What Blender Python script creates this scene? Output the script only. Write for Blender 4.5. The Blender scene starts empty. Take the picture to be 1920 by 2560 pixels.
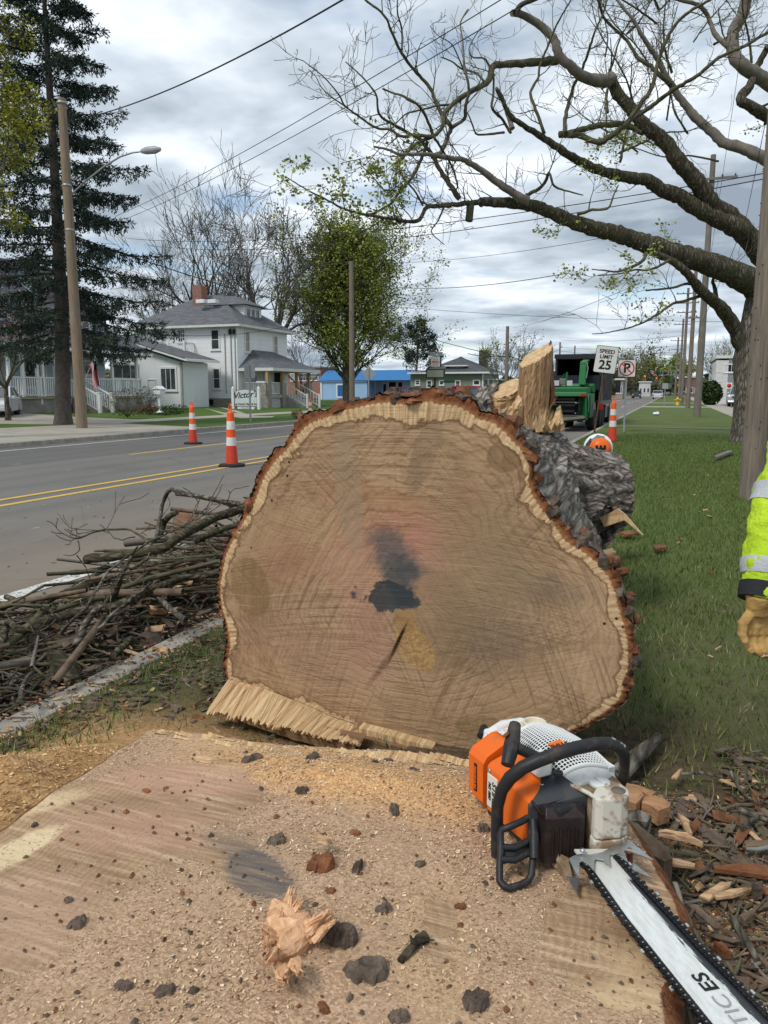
import bpy,math,random
import numpy as np
from math import sin,cos,pi,radians,sqrt,atan2,hypot
from mathutils import Vector,Matrix
random.seed(7);RNG=np.random.default_rng(11)
S=bpy.context.scene
COL=S.collection
# ---------------- camera
HEAD=radians(20.5);PITCH=radians(9.0);FPX=1900.0;CZ=1.45
cam_d=bpy.data.cameras.new('camera');cam=bpy.data.objects.new('camera',cam_d);COL.objects.link(cam)
cam.location=(0,0,CZ);cam.rotation_euler=(radians(90)-PITCH,0,HEAD)
cam_d.sensor_fit='VERTICAL';cam_d.sensor_height=36.0;cam_d.lens=FPX/2560*36.0
cam_d.clip_start=0.05;cam_d.clip_end=3000
S.camera=cam
# ---------------- world: Nishita sky seen through a broken overcast cloud deck
w=bpy.data.worlds.new('World');S.world=w;w.use_nodes=True
SUN_EL,SUN_AZ=radians(50),radians(205)
def build_world():
 nt=w.node_tree;n=nt.nodes;l=nt.links;n.clear()
 out=n.new('ShaderNodeOutputWorld');bg=n.new('ShaderNodeBackground');bg.inputs[1].default_value=0.1
 sky=n.new('ShaderNodeTexSky');sky.sky_type='NISHITA';sky.sun_disc=False
 sky.sun_elevation=SUN_EL;sky.sun_rotation=SUN_AZ
 tc=n.new('ShaderNodeTexCoord');sp=n.new('ShaderNodeSeparateXYZ');l.new(tc.outputs['Generated'],sp.inputs[0])
 def ma(op,a,b=None,c=None):
  m=n.new('ShaderNodeMath');m.operation=op
  for i,v in enumerate((a,b,c)):
   if v is None:continue
   if isinstance(v,(int,float)):m.inputs[i].default_value=v
   else:l.new(v,m.inputs[i])
  return m.outputs[0]
 z=ma('MAXIMUM',sp.outputs[2],0.0)
 den=ma('ADD',z,0.10)
 cx=ma('DIVIDE',sp.outputs[0],den);cy=ma('DIVIDE',sp.outputs[1],den)
 cb=n.new('ShaderNodeCombineXYZ');l.new(cx,cb.inputs[0]);l.new(cy,cb.inputs[1])
 def noise(sc,det,rough,off,dist=0.0):
  mp=n.new('ShaderNodeMapping');mp.inputs[1].default_value=off;l.new(cb.outputs[0],mp.inputs[0])
  t=n.new('ShaderNodeTexNoise');t.inputs['Scale'].default_value=sc;t.inputs['Detail'].default_value=det
  t.inputs['Roughness'].default_value=rough;t.inputs['Distortion'].default_value=dist
  l.new(mp.outputs[0],t.inputs['Vector']);return t.outputs[0]
 big=noise(0.7,5,0.55,(3.1,1.7,0),0.3)
 mid=noise(2.3,9,0.55,(7.3,2.2,1.0),0.15)
 v=ma('ADD',ma('MULTIPLY',big,0.62),ma('MULTIPLY',mid,0.38))
 cr=n.new('ShaderNodeValToRGB');l.new(v,cr.inputs[0])
 e=cr.color_ramp.elements
 e[0].position=0.39;e[0].color=(2.2,2.65,3.2,1)
 e[1].position=0.60;e[1].color=(7.0,7.4,7.9,1)
 for p,c in((0.45,(3.3,3.85,4.4,1)),(0.52,(4.7,5.3,5.9,1))):
  k=e.new(p);k.color=c
  # blue gaps low down over the road
 gap=noise(1.15,5,0.5,(1.0,5.5,0),0.2)
 g=n.new('ShaderNodeMapRange');l.new(gap,g.inputs[0]);g.inputs[1].default_value=0.57;g.inputs[2].default_value=0.66
 g.inputs[3].default_value=0;g.inputs[4].default_value=0.8
 mx=n.new('ShaderNodeMix');mx.data_type='RGBA';l.new(g.outputs[0],mx.inputs[0])
 l.new(cr.outputs[0],mx.inputs[6]);l.new(sky.outputs[0],mx.inputs[7])
 l.new(mx.outputs[2],bg.inputs[0]);l.new(bg.outputs[0],out.inputs[0])
build_world()
sd=bpy.data.lights.new('sun','SUN');sd.energy=1.5;sd.angle=radians(14);sd.color=(1,0.96,0.9)
so=bpy.data.objects.new('sun',sd);COL.objects.link(so)
_d=Vector((sin(SUN_AZ)*cos(SUN_EL),cos(SUN_AZ)*cos(SUN_EL),sin(SUN_EL)))
so.rotation_euler=_d.to_track_quat('Z','Y').to_euler()
S.view_settings.view_transform='Standard';S.view_settings.look='None';S.view_settings.exposure=0.6;S.view_settings.gamma=1
S.cycles.max_bounces=6;S.cycles.diffuse_bounces=3;S.cycles.transparent_max_bounces=8
# ---------------- projection helpers: a pixel of the 1920x2560 photo -> a place in the street
FW=Vector((-sin(HEAD)*cos(PITCH),cos(HEAD)*cos(PITCH),-sin(PITCH)))
RT=Vector((cos(HEAD),sin(HEAD),0));UP=Vector((-sin(HEAD)*sin(PITCH),cos(HEAD)*sin(PITCH),cos(PITCH)))
CAM=Vector((0,0,CZ))
def ray(px,py):return RT*((px-960)/FPX)+UP*((1280-py)/FPX)+FW
def P(px,py,d):return CAM+ray(px,py)*d
def G(px,py,z=0.0):
 r=ray(px,py);return CAM+r*((z-CZ)/r.z)
def onX(px,py,x):
 r=ray(px,py);return CAM+r*(x/r.x)
def onY(px,py,y):
 r=ray(px,py);return CAM+r*(y/r.y)
 # ---------------- numpy value noise
def _h(ix,iy,iz,s=0):
 n=(ix.astype(np.int64)*374761393+iy.astype(np.int64)*668265263+iz.astype(np.int64)*2147483647+s*974711)&0x7fffffff
 n=((n^(n>>13))*1274126177)&0x7fffffff
 n=n^(n>>16)
 return(n&0xffff)/65535.0
def vn(p,s=0):
 p=np.asarray(p,float);i=np.floor(p).astype(np.int64);f=p-i;f=f*f*(3-2*f)
 r=0
 for dx in(0,1):
  for dy in(0,1):
   for dz in(0,1):
    wgt=(f[...,0]if dx else 1-f[...,0])*(f[...,1]if dy else 1-f[...,1])*(f[...,2]if dz else 1-f[...,2])
    r=r+wgt*_h(i[...,0]+dx,i[...,1]+dy,i[...,2]+dz,s)
 return r
def fbm(p,o=4,s=0,rough=0.5):
 p=np.asarray(p,float);a=1;t=0;r=0
 for k in range(o):
  r=r+a*vn(p*(2**k),s+k);t+=a;a*=rough
 return r/t
def ridge(p,o=4,s=0):
 p=np.asarray(p,float);a=1;t=0;r=0
 for k in range(o):
  r=r+a*(1-np.abs(2*vn(p*(2**k),s+k)-1));t+=a;a*=0.55
 return r/t
 # ---------------- objects
def tag(o,label=None,cat=None,group=None,kind=None):
 if label:o['label']=label
 if cat:o['category']=cat
 if group:o['group']=group
 if kind:o['kind']=kind
 return o
def thing(name,loc,label,cat,group=None,rz=0):
 o=bpy.data.objects.new(name,None);COL.objects.link(o);o.location=loc;o.rotation_euler=(0,0,rz)
 o.empty_display_size=0.2
 return tag(o,label,cat,group)
def link(name,me,m,parent=None,keep=True):
 if m is not None:
  for q in(m if isinstance(m,(list,tuple))else[m]):me.materials.append(q)
 o=bpy.data.objects.new(name,me);COL.objects.link(o)
 if parent is not None:
  o.parent=parent
  if keep:o.matrix_parent_inverse=world_of(parent).inverted()
 return o
def world_of(o):
 m=o.matrix_basis.copy()
 if o.parent:m=world_of(o.parent)@o.matrix_parent_inverse@m
 return m
def npmesh(name,v,f,smooth=False,mi=None):
 """v (n,3), f (m,3|4) arrays -> mesh, fast"""
 v=np.asarray(v,np.float32);f=np.asarray(f,np.int32)
 me=bpy.data.meshes.new(name);k=f.shape[1]
 me.vertices.add(len(v));me.vertices.foreach_set('co',v.ravel())
 me.loops.add(len(f)*k);me.loops.foreach_set('vertex_index',f.ravel())
 me.polygons.add(len(f));me.polygons.foreach_set('loop_start',np.arange(0,len(f)*k,k,dtype=np.int32))
 me.polygons.foreach_set('loop_total',np.full(len(f),k,np.int32))
 if smooth:me.polygons.foreach_set('use_smooth',np.ones(len(f),bool))
 if mi is not None:me.polygons.foreach_set('material_index',np.asarray(mi,np.int32))
 me.update(calc_edges=True);me.validate()
 return me
class MB:
 """collects shapes; build() links them as ONE mesh object"""
 def __init__(s):s.v=[];s.f=[];s.m=[];s.sm=[];s.mat=0;s.X=None
 def add(s,vs,fs,smooth=False):
  b=len(s.v)
  s.v+=[tuple(s.X@Vector(q))if s.X else tuple(q)for q in vs]
  s.f+=[tuple(b+i for i in q)for q in fs];s.m+=[s.mat]*len(fs);s.sm+=[smooth]*len(fs)
  return s
 def box(s,lo,hi,M=None):
  x0,y0,z0=lo;x1,y1,z1=hi
  vs=[(x0,y0,z0),(x1,y0,z0),(x1,y1,z0),(x0,y1,z0),(x0,y0,z1),(x1,y0,z1),(x1,y1,z1),(x0,y1,z1)]
  if M is not None:vs=[M@Vector(q)for q in vs]
  return s.add(vs,[(0,3,2,1),(4,5,6,7),(0,1,5,4),(1,2,6,5),(2,3,7,6),(3,0,4,7)])
 def beam(s,a,b,wd,ht,upv=(0,0,1)):
  a=Vector(a);b=Vector(b);d=(b-a);L=d.length;d.normalize();u=Vector(upv)
  x=d.cross(u)
  if x.length<1e-4:x=d.cross(Vector((0,1,0)))
  x.normalize();u=x.cross(d)
  M=Matrix((x,d,u)).transposed().to_4x4();M.translation=a
  return s.box((-wd/2,0,-ht/2),(wd/2,L,ht/2),M)
 def tube(s,pts,rad,n=8,caps=True,smooth=True,wob=0.0,seed=0):
  pts=[Vector(p)for p in pts];N=len(pts)
  if isinstance(rad,(int,float)):rad=[rad]*N
  rr=random.Random(seed);vs=[];fs=[]
  t0=(pts[1]-pts[0]).normalized();ref=Vector((0,0,1))if abs(t0.z)<0.9 else Vector((1,0,0))
  x=t0.cross(ref).normalized()
  for i in range(N):
   t=(pts[min(i+1,N-1)]-pts[max(i-1,0)])
   t=t.normalized()if t.length>1e-9 else t0
   x=(x-t*x.dot(t));x=x.normalized()if x.length>1e-6 else t.orthogonal().normalized()
   y=t.cross(x)
   for k in range(n):
    a=2*pi*k/n;q=rad[i]*(1+(rr.uniform(-wob,wob)if wob else 0))
    vs.append(pts[i]+x*cos(a)*q+y*sin(a)*q)
  for i in range(N-1):
   for k in range(n):
    fs.append((i*n+k,i*n+(k+1)%n,(i+1)*n+(k+1)%n,(i+1)*n+k))
  s.add(vs,fs,smooth)
  if caps:
   s.add(vs[:n],[tuple(range(n-1,-1,-1))]);s.add(vs[-n:],[tuple(range(n))])
  return s
 def prism(s,poly,dv,smooth=False):
  """poly: list of 3D points, extruded by vector dv"""
  n=len(poly);dv=Vector(dv);a=[Vector(p)for p in poly];b=[p+dv for p in a]
  return s.add(a+b,[tuple(range(n-1,-1,-1)),tuple(range(n,2*n))]+[(i,(i+1)%n,n+(i+1)%n,n+i)for i in range(n)],smooth)
 def face(s,pts):return s.add(pts,[tuple(range(len(pts)))])
 def lathe(s,prof,c=(0,0,0),n=16,smooth=True,axis=None):
  vs=[];fs=[]
  M=Matrix.Translation(Vector(c))
  if axis is not None:M=M@Vector(axis).to_track_quat('Z','Y').to_matrix().to_4x4()
  for r,z in prof:
   for k in range(n):vs.append(M@Vector((r*cos(2*pi*k/n),r*sin(2*pi*k/n),z)))
  for i in range(len(prof)-1):
   for k in range(n):fs.append((i*n+k,i*n+(k+1)%n,(i+1)*n+(k+1)%n,(i+1)*n+k))
  s.add(vs,fs,smooth)
  s.add(vs[:n],[tuple(range(n-1,-1,-1))]);s.add(vs[-n:],[tuple(range(n))])
  return s
 def build(s,name,m,parent=None,bevel=0,seg=2,keep=True):
  me=bpy.data.meshes.new(name);me.from_pydata(s.v,[],s.f)
  me.polygons.foreach_set('material_index',s.m);me.polygons.foreach_set('use_smooth',s.sm);me.update()
  o=link(name,me,m,parent,keep)
  if bevel:
   b=o.modifiers.new('bevel','BEVEL');b.width=bevel;b.segments=seg;b.limit_method='ANGLE';b.angle_limit=radians(35)
  return o
def copy_tree(o,parent=None):
 c=o.copy();COL.objects.link(c)
 if parent is not None:c.parent=parent
 for ch in[q for q in COL.objects if q.parent==o]:copy_tree(ch,c)
 return c
 # ---------------- materials
class NT:
 def __init__(s,name):
  s.m=bpy.data.materials.new(name);s.m.use_nodes=True;t=s.m.node_tree;s.n=t.nodes;s.l=t.links
  s.b=s.n['Principled BSDF'];s.tc=s.n.new('ShaderNodeTexCoord')
  s.b.inputs['Specular IOR Level'].default_value=0.3
 def put(s,sock,v):
  if isinstance(v,bpy.types.NodeSocket):s.l.new(v,sock)
  elif isinstance(v,(tuple,list))and len(v)==3 and sock.type=='RGBA':sock.default_value=(*v,1)
  else:sock.default_value=v
 def ma(s,op,a,b=None,c=None,clamp=False):
  m=s.n.new('ShaderNodeMath');m.operation=op;m.use_clamp=clamp
  for i,v in enumerate((a,b,c)):
   if v is not None:s.put(m.inputs[i],v)
  return m.outputs[0]
 def map(s,sc=(1,1,1),off=(0,0,0),src=None,rot=(0,0,0)):
  m=s.n.new('ShaderNodeMapping');m.inputs[1].default_value=off;m.inputs[2].default_value=rot;m.inputs[3].default_value=sc
  s.l.new(src if src is not None else s.tc.outputs['Object'],m.inputs[0]);return m.outputs[0]
 def noise(s,scale=5,det=4,rough=0.5,dist=0,vec=None):
  t=s.n.new('ShaderNodeTexNoise');t.inputs['Scale'].default_value=scale;t.inputs['Detail'].default_value=det
  t.inputs['Roughness'].default_value=rough;t.inputs['Distortion'].default_value=dist
  s.l.new(vec if vec is not None else s.tc.outputs['Object'],t.inputs['Vector']);return t.outputs[0]
 def voro(s,scale=5,feat='F1',vec=None,out=0,rand=1.0):
  t=s.n.new('ShaderNodeTexVoronoi');t.feature=feat;t.inputs['Scale'].default_value=scale;t.inputs['Randomness'].default_value=rand
  s.l.new(vec if vec is not None else s.tc.outputs['Object'],t.inputs['Vector']);return t.outputs[out]
 def wave(s,scale=5,dist=0,det=2,dsc=1,vec=None,typ='BANDS',direction='X',prof='SIN'):
  t=s.n.new('ShaderNodeTexWave');t.wave_type=typ;t.wave_profile=prof
  if typ=='BANDS':t.bands_direction=direction
  else:t.rings_direction=direction
  t.inputs['Scale'].default_value=scale;t.inputs['Distortion'].default_value=dist;t.inputs['Detail'].default_value=det;t.inputs['Detail Scale'].default_value=dsc
  s.l.new(vec if vec is not None else s.tc.outputs['Object'],t.inputs['Vector']);return t.outputs[1]
 def ramp(s,fac,stops,interp='LINEAR'):
  r=s.n.new('ShaderNodeValToRGB');r.color_ramp.interpolation=interp;e=r.color_ramp.elements
  while len(e)<len(stops):e.new(0.5)
  for k,(p,c)in enumerate(stops):
   e[k].position=p;c=(c,c,c)if isinstance(c,(int,float))else c;e[k].color=(*c,1)
  s.put(r.inputs[0],fac);return r.outputs[0]
 def rng(s,v,a,b,c=0.0,d=1.0):
  m=s.n.new('ShaderNodeMapRange');s.put(m.inputs[0],v)
  for i,q in enumerate((a,b,c,d)):m.inputs[i+1].default_value=q
  return m.outputs[0]
 def mix(s,f,a,b,mode='MIX'):
  m=s.n.new('ShaderNodeMix');m.data_type='RGBA';m.blend_type=mode
  s.put(m.inputs[0],f);s.put(m.inputs[6],a);s.put(m.inputs[7],b);return m.outputs[2]
 def xyz(s,src=None):
  x=s.n.new('ShaderNodeSeparateXYZ');s.l.new(src if src is not None else s.tc.outputs['Object'],x.inputs[0]);return x.outputs
 def comb(s,x,y,z=0.0):
  c=s.n.new('ShaderNodeCombineXYZ')
  for i,v in enumerate((x,y,z)):s.put(c.inputs[i],v)
  return c.outputs[0]
 def attr(s,name):
  a=s.n.new('ShaderNodeAttribute');a.attribute_name=name;return a
 def bump(s,h,strength=0.5,dist=0.01):
  b=s.n.new('ShaderNodeBump');b.inputs['Strength'].default_value=strength;b.inputs['Distance'].default_value=dist
  s.l.new(h,b.inputs['Height']);s.l.new(b.outputs[0],s.b.inputs['Normal'])
 def done(s,col=None,rough=0.7,metal=0,spec=None):
  if col is not None:s.put(s.b.inputs['Base Color'],col)
  s.put(s.b.inputs['Roughness'],rough);s.b.inputs['Metallic'].default_value=metal
  if spec is not None:s.b.inputs['Specular IOR Level'].default_value=spec
  return s.m
def dim(c,k):return tuple(max(0,q*k)for q in c)
_mc={}
def mat(name,c,rough=0.6,var=0.18,scale=3.0,bump=0.0,bscale=30.0,c2=None,metal=0,sc=(1,1,1),spec=None,bd=0.01):
 if name in _mc:return _mc[name]
 t=NT(name);v=t.map(sc)
 a=t.noise(scale,6,0.6,0.3,v)
 f=t.rng(a,0.3,0.7)
 col=t.mix(f,dim(c,1-var),c2 if c2 else dim(c,1+var))
 if bump:
  t.bump(t.noise(bscale,5,0.6,0,v),bump,bd)
 _mc[name]=t.done(col,rough,metal,spec);return _mc[name]
def siding_mat(name,c,step=0.25,rough=0.6,dirt=0.12):
 """horizontal lap boards: a step in the surface every `step` metres"""
 t=NT(name);z=t.xyz()[2]
 fr=t.ma('FRACT',t.ma('DIVIDE',z,step))
 line=t.rng(fr,0.0,0.10,1.0,0.0)
 n=t.noise(1.2,5,0.6,0,t.map((1,1,0.35)))
 col=t.mix(t.rng(n,0.3,0.75),c,dim(c,1-dirt))
 col=t.mix(t.ma('MULTIPLY',line,0.45),col,dim(c,0.4))
 t.bump(fr,0.6,0.02);return t.done(col,rough)
def shingle_mat(name,c,sz=0.15):
 t=NT(name);b=t.n.new('ShaderNodeTexBrick');b.inputs['Scale'].default_value=1.0
 x=t.xyz();t.l.new(t.comb(t.ma('ADD',x[0],x[1]),t.ma('MULTIPLY',x[2],1.9)),b.inputs['Vector'])
 b.inputs['Brick Width'].default_value=0.5;b.inputs['Row Height'].default_value=0.2;b.inputs['Mortar Size'].default_value=0.012
 b.inputs['Color1'].default_value=(*dim(c,0.8),1);b.inputs['Color2'].default_value=(*dim(c,1.25),1);b.inputs['Mortar'].default_value=(*dim(c,0.55),1)
 n=t.noise(1.5,6,0.6)
 col=t.mix(t.rng(n,0.3,0.7,0.0,0.35),b.outputs[0],dim(c,0.6))
 return t.done(col,0.9)
def brick_mat(name,c):
 t=NT(name);b=t.n.new('ShaderNodeTexBrick');b.inputs['Scale'].default_value=1.0
 x=t.xyz();t.l.new(t.comb(t.ma('ADD',x[0],x[1]),x[2]),b.inputs['Vector'])
 b.inputs['Brick Width'].default_value=0.22;b.inputs['Row Height'].default_value=0.08;b.inputs['Mortar Size'].default_value=0.008
 b.inputs['Color1'].default_value=(*dim(c,0.75),1);b.inputs['Color2'].default_value=(*dim(c,1.2),1);b.inputs['Mortar'].default_value=(0.3,0.28,0.25,1)
 return t.done(b.outputs[0],0.9)
WHITE=mat('white_paint',(0.72,0.73,0.73),0.5,0.07,4)
OFFWHITE=mat('weathered_white_paint',(0.6,0.6,0.58),0.6,0.12,5)
BLACK=mat('black_plastic',(0.02,0.02,0.022),0.5,0.3,8)
RUBBER=mat('rubber',(0.022,0.022,0.023),0.85,0.3,12,0.3,60)
STEEL=mat('galvanised_steel',(0.36,0.38,0.4),0.45,0.12,20,metal=0.7)
CONC=mat('concrete',(0.33,0.30,0.255),0.9,0.3,5.0,0.4,60)
def _glass():
 t=NT('window_glass');n=t.noise(1.3,3,0.5,0.5)
 return t.done(t.ramp(n,[(0.35,(0.015,0.02,0.022)),(0.65,(0.06,0.075,0.08))]),0.06,0,0.8)
GLASS=_glass()
DARK=mat('dark_opening',(0.012,0.012,0.013),0.8,0.3,3)
# ================= ground, road, lawns =================
def gridpatch(xs,ys,zf,name,m,kind='structure'):
 X,Y=np.meshgrid(xs,ys,indexing='ij');Z=zf(X,Y)
 v=np.stack([X,Y,Z],-1).reshape(-1,3);nx,ny=X.shape
 i=np.arange(nx-1)[:,None]*ny+np.arange(ny-1)[None]
 f=np.stack([i,i+ny,i+ny+1,i+1],-1).reshape(-1,4)
 o=link(name,npmesh(name,v,f,True),m);tag(o,kind=kind);return o
def asphalt():
 t=NT('asphalt');n1=t.noise(0.35,5,0.6,0.4);n2=t.noise(140,3,0.7);n3=t.noise(1.1,7,0.65,0.6,t.map((1.0,0.18,1)))
 c=t.mix(t.rng(n1,0.3,0.7),(0.115,0.110,0.105),(0.170,0.162,0.150))
 c=t.mix(t.rng(n3,0.42,0.7,0,0.55),c,(0.17,0.158,0.14))
 c=t.mix(t.rng(n2,0.35,0.75,0,0.45),c,(0.24,0.225,0.2))
 x,y,z=t.xyz()
 # far lane resurfaced darker
 lane=t.rng(x,-12.1,-11.9,1,0);c=t.mix(t.ma('MULTIPLY',lane,0.35),c,(0.075,0.076,0.08))
 cr_=t.voro(0.55,'DISTANCE_TO_EDGE',t.map((1,.45,1)));c=t.mix(t.ma('MULTIPLY',t.rng(t.ma('ADD',cr_,t.ma('MULTIPLY',t.noise(6,5,.7),.03)),.013,.020,1,0),.35),c,(.045,.043,.04));wt=t.wave(.32,1.2,3,1.5);c=t.mix(t.rng(wt,.5,1,0,.18),c,(.07,.068,.066))
 # worn pale scuffs
 sc=t.noise(1.6,5,0.62,0.1,t.map((1.2,0.5,1),(4,9,0)))
 scuff=t.ma('MULTIPLY',t.rng(sc,0.655,0.69),t.rng(t.noise(40,3,0.6),0.4,0.6))
 c=t.mix(t.ma('MULTIPLY',scuff,0.5),c,(0.5,0.49,0.46))
 # sawdust and wood dust blown over the near lane
 d=t.ma('MULTIPLY',t.rng(x,-7.6,-3.0,0,1),t.ma('MULTIPLY',t.rng(y,1.5,4.5,0.5,1),t.rng(y,8.0,24.0,1,0.15)))
 dn=t.noise(2.2,8,0.7,0.6);dust=t.ma('MULTIPLY',d,t.rng(dn,0.25,0.5))
 chips=t.rng(t.voro(170),0.0,0.25,1,0.35)
 c=t.mix(t.ma('MULTIPLY',dust,t.ma('MULTIPLY',chips,0.95)),c,(0.40,0.27,0.14))
 t.bump(n2,0.5,0.004);return t.done(c,0.92,0,0.2)
def dirt_base():
 t=NT('ground_soil');n=t.noise(0.05,6,0.6)
 return t.done(t.mix(n,(0.06,0.08,0.03),(0.12,0.11,0.07)),1)
MB().face([(-1500,-300,-0.03),(1500,-300,-0.03),(1500,2500,-0.03),(-1500,2500,-0.03)]).build('ground',dirt_base())
tag(bpy.data.objects['ground'],kind='structure')
KN,KF=-2.5,-16.2
b=MB();b.face([(KF-0.05,-60,0),(KN+0.05,-60,0),(KN+0.05,900,0),(KF-0.05,900,0)])
b.face([(-260,101,0),(KF-0.05,101,0),(KF-0.05,111,0),(-260,111,0)])
tag(b.build('road',asphalt()),kind='structure')
def paint(name,c,wear=0.5):
 t=NT(name);n=t.noise(9,8,0.75,0.2);n2=t.noise(60,4,0.7)
 f=t.rng(t.ma('ADD',t.ma('MULTIPLY',n,0.5),t.ma('MULTIPLY',n2,0.5)),wear-0.03,wear+0.04)
 return t.done(t.mix(f,(0.16,0.15,0.14),c),0.7)
YEL=paint('yellow_road_paint',(0.62,0.40,0.07),0.42);WHP=paint('white_road_paint',(0.62,0.61,0.57),0.46)
def stripe(name,m,x,wd,y0,y1,dash=None):
 b=MB();y=y0
 while y<y1:
  e=min(y1,y+(dash[0]if dash else y1-y0));b.face([(x-wd/2,y,0.005),(x+wd/2,y,0.005),(x+wd/2,e,0.005),(x-wd/2,e,0.005)])
  y=e+(dash[1]if dash else 1)
 tag(b.build(name,m),kind='structure')
stripe('yellow_line',YEL,-8.42,0.12,-40,600);stripe('yellow_line',YEL,-7.98,0.12,-40,600)
stripe('yellow_line',YEL,-11.75,0.11,14.5,600)
stripe('white_line',WHP,-4.35,0.15,-40,6.9);stripe('white_line',WHP,-4.35,0.12,32,38);stripe('white_line',WHP,-4.35,0.12,50,56)
stripe('white_line',WHP,-4.35,0.12,75,84);stripe('white_line',WHP,-15.35,0.14,-40,95);stripe('white_line',WHP,-5.1,0.12,100,600,(6,6))
def lawn_mat():
 """turf; bare soil, wood dust and bark crumbs round the stump; old stuff stays where it lies"""
 t=NT('lawn');x,y,z=t.xyz()
 n1=t.noise(0.7,6,0.6,0.5);n2=t.noise(22,6,0.75,0.2);n3=t.noise(130,3,0.7)
 g=t.mix(t.rng(n1,0.3,0.7),(0.078,0.115,0.028),(0.145,0.18,0.055))
 g=t.mix(t.rng(n2,0.35,0.72,0,0.7),g,(0.034,0.06,0.014))
 g=t.mix(t.rng(n3,0.6,0.85,0,0.5),g,(0.22,0.21,0.10))
 dry=t.ma('MULTIPLY',t.rng(y,4.0,8.0,1,0),t.rng(t.noise(1.6,6,0.65,0.4),0.34,0.6))
 g=t.mix(t.ma('MULTIPLY',dry,0.75),g,t.mix(t.rng(n2,0.35,0.65),(0.055,0.045,0.022),(0.15,0.135,0.075)))
 # bare soil / litter near the stump
 dx=t.ma('ADD',x,0.55);dy=t.ma('SUBTRACT',y,1.4)
 r=t.ma('SQRT',t.ma('ADD',t.ma('MULTIPLY',dx,dx),t.ma('MULTIPLY',dy,dy)))
 wob=t.ma('MULTIPLY',t.ma('SUBTRACT',t.noise(1.9,6,0.65,0.3),0.5),1.5)
 rr=t.ma('ADD',r,wob)
 soil=t.mix(t.rng(t.noise(30,6,0.7),0.35,0.65),(0.035,0.026,0.017),(0.13,0.09,0.055))
 g=t.mix(t.rng(rr,1.35,2.3,1,0),g,soil)
 # sawdust
 chips=t.voro(110,'F1',out=1);cs=t.xyz(chips)[0]
 saw=t.mix(cs,(0.30,0.16,0.068),(0.62,0.40,0.20))
 saw=t.mix(t.rng(t.noise(3.5,5,0.6),0.35,0.7,0,0.6),saw,(0.42,0.235,0.09))
 rs=t.ma('ADD',r,t.ma('MULTIPLY',t.ma('SUBTRACT',t.noise(3.2,8,0.72,0.3),0.5),1.3))
 left=t.rng(x,-1.2,-0.2,1,0);m1=t.rng(rs,1.55,2.05,1,0);m2=t.rng(t.ma('ADD',rs,t.ma('MULTIPLY',y,.25)),1.35,1.75,1,0.0)
 back=t.rng(t.ma('ADD',y,t.ma('MULTIPLY',x,0.25)),1.85,2.25,1,0.12)
 sm=t.ma('ADD',t.ma('MULTIPLY',left,t.ma('MULTIPLY',m1,back)),t.ma('MULTIPLY',t.ma('SUBTRACT',1.0,left),m2),clamp=True)
 g=t.mix(sm,g,saw)
 hh=t.ma('ADD',t.ma('MULTIPLY',n2,0.6),t.ma('MULTIPLY',n3,0.4));t.bump(hh,0.8,0.02)
 return t.done(g,0.95,0,0.15)
LAWN=lawn_mat()
def lawn_z(X,Y):
 z=0.12+0.03*(fbm(np.stack([X*1.5,Y*1.5,X*0],-1),4,3)-0.5)*np.clip((8-Y)/4,0.15,1)
 # heap of sawdust to the left of the stump
 z=z+0.24*np.exp(-(((X+1.75)/0.36)**2+((Y-1.5)/0.55)**2))*(.7+.6*fbm(np.stack([X*5,Y*5,X*0],-1),4,8))*np.clip((X+2.35)/0.4,0,1)
 z=z+0.12*np.exp(-(((X-0.45)/0.45)**2+((Y-1.15)/0.45)**2))
 fade=np.clip((X-(KN+0.16))/0.1,0,1)
 return 0.121+(z-0.121)*fade
xs=np.concatenate([np.arange(KN+0.15,1.5,0.03),np.arange(1.5,6,0.15),np.array([6.5,8,12,25,60,150,400])])
ys=np.concatenate([np.array([-60,-20,-5]),np.arange(-1,4.5,0.03),np.arange(4.5,12,0.12),np.arange(12.5,40,1.5),np.array([60,90,150,300,900])])
gridpatch(xs,ys,lawn_z,'lawn',LAWN)
b=MB();b.box((KN,-60,-0.02),(KN+0.15,900,0.125));tag(b.build('kerb',CONC,bevel=0.015),kind='structure')
b=MB();b.box((KF-0.15,24.3,-0.02),(KF,99,0.13));b.box((KF-0.15,113,-0.02),(KF,900,0.13))
b.box((KF-0.15,-60,-0.02),(KF-.01,24.3,0.124));tag(b.build('kerb',CONC,bevel=0.015),kind='structure')
# flush strips laid over the near lawn
def slab(name,pts,z,m,kind='structure'):
 return tag(MB().face([(p[0],p[1],z)for p in pts]).build(name,m),kind=kind)
PATHM=mat('worn_concrete',(0.34,0.31,0.26),0.95,0.15,1.2,0.3,50)
slab('pavement',[(3.1,20),(4.8,20),(4.8,900),(3.1,900)],0.126,PATHM)
TRACK=mat('worn_track_soil',(0.19,0.165,0.115),1,0.3,3.0,0.4,30,c2=(0.10,0.13,0.05))
slab('path',[(KN+.15,30.2),(3.1,29.2),(3.1,30.6),(KN+.15,32.2)],0.131,TRACK)
slab('driveway',[(KN+.15,69.5),(3.1,69.5),(3.1,74),(KN+.15,74)],0.131,PATHM)
slab('driveway',[(KN+.15,94),(3.1,94),(3.1,99),(KN+.15,99)],0.131,PATHM)
slab('parking_area',[(4.8,40),(13,40),(13,140),(4.8,140)],0.131,mat('old_asphalt',(0.15,0.14,0.13),0.95,0.2,1))
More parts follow.
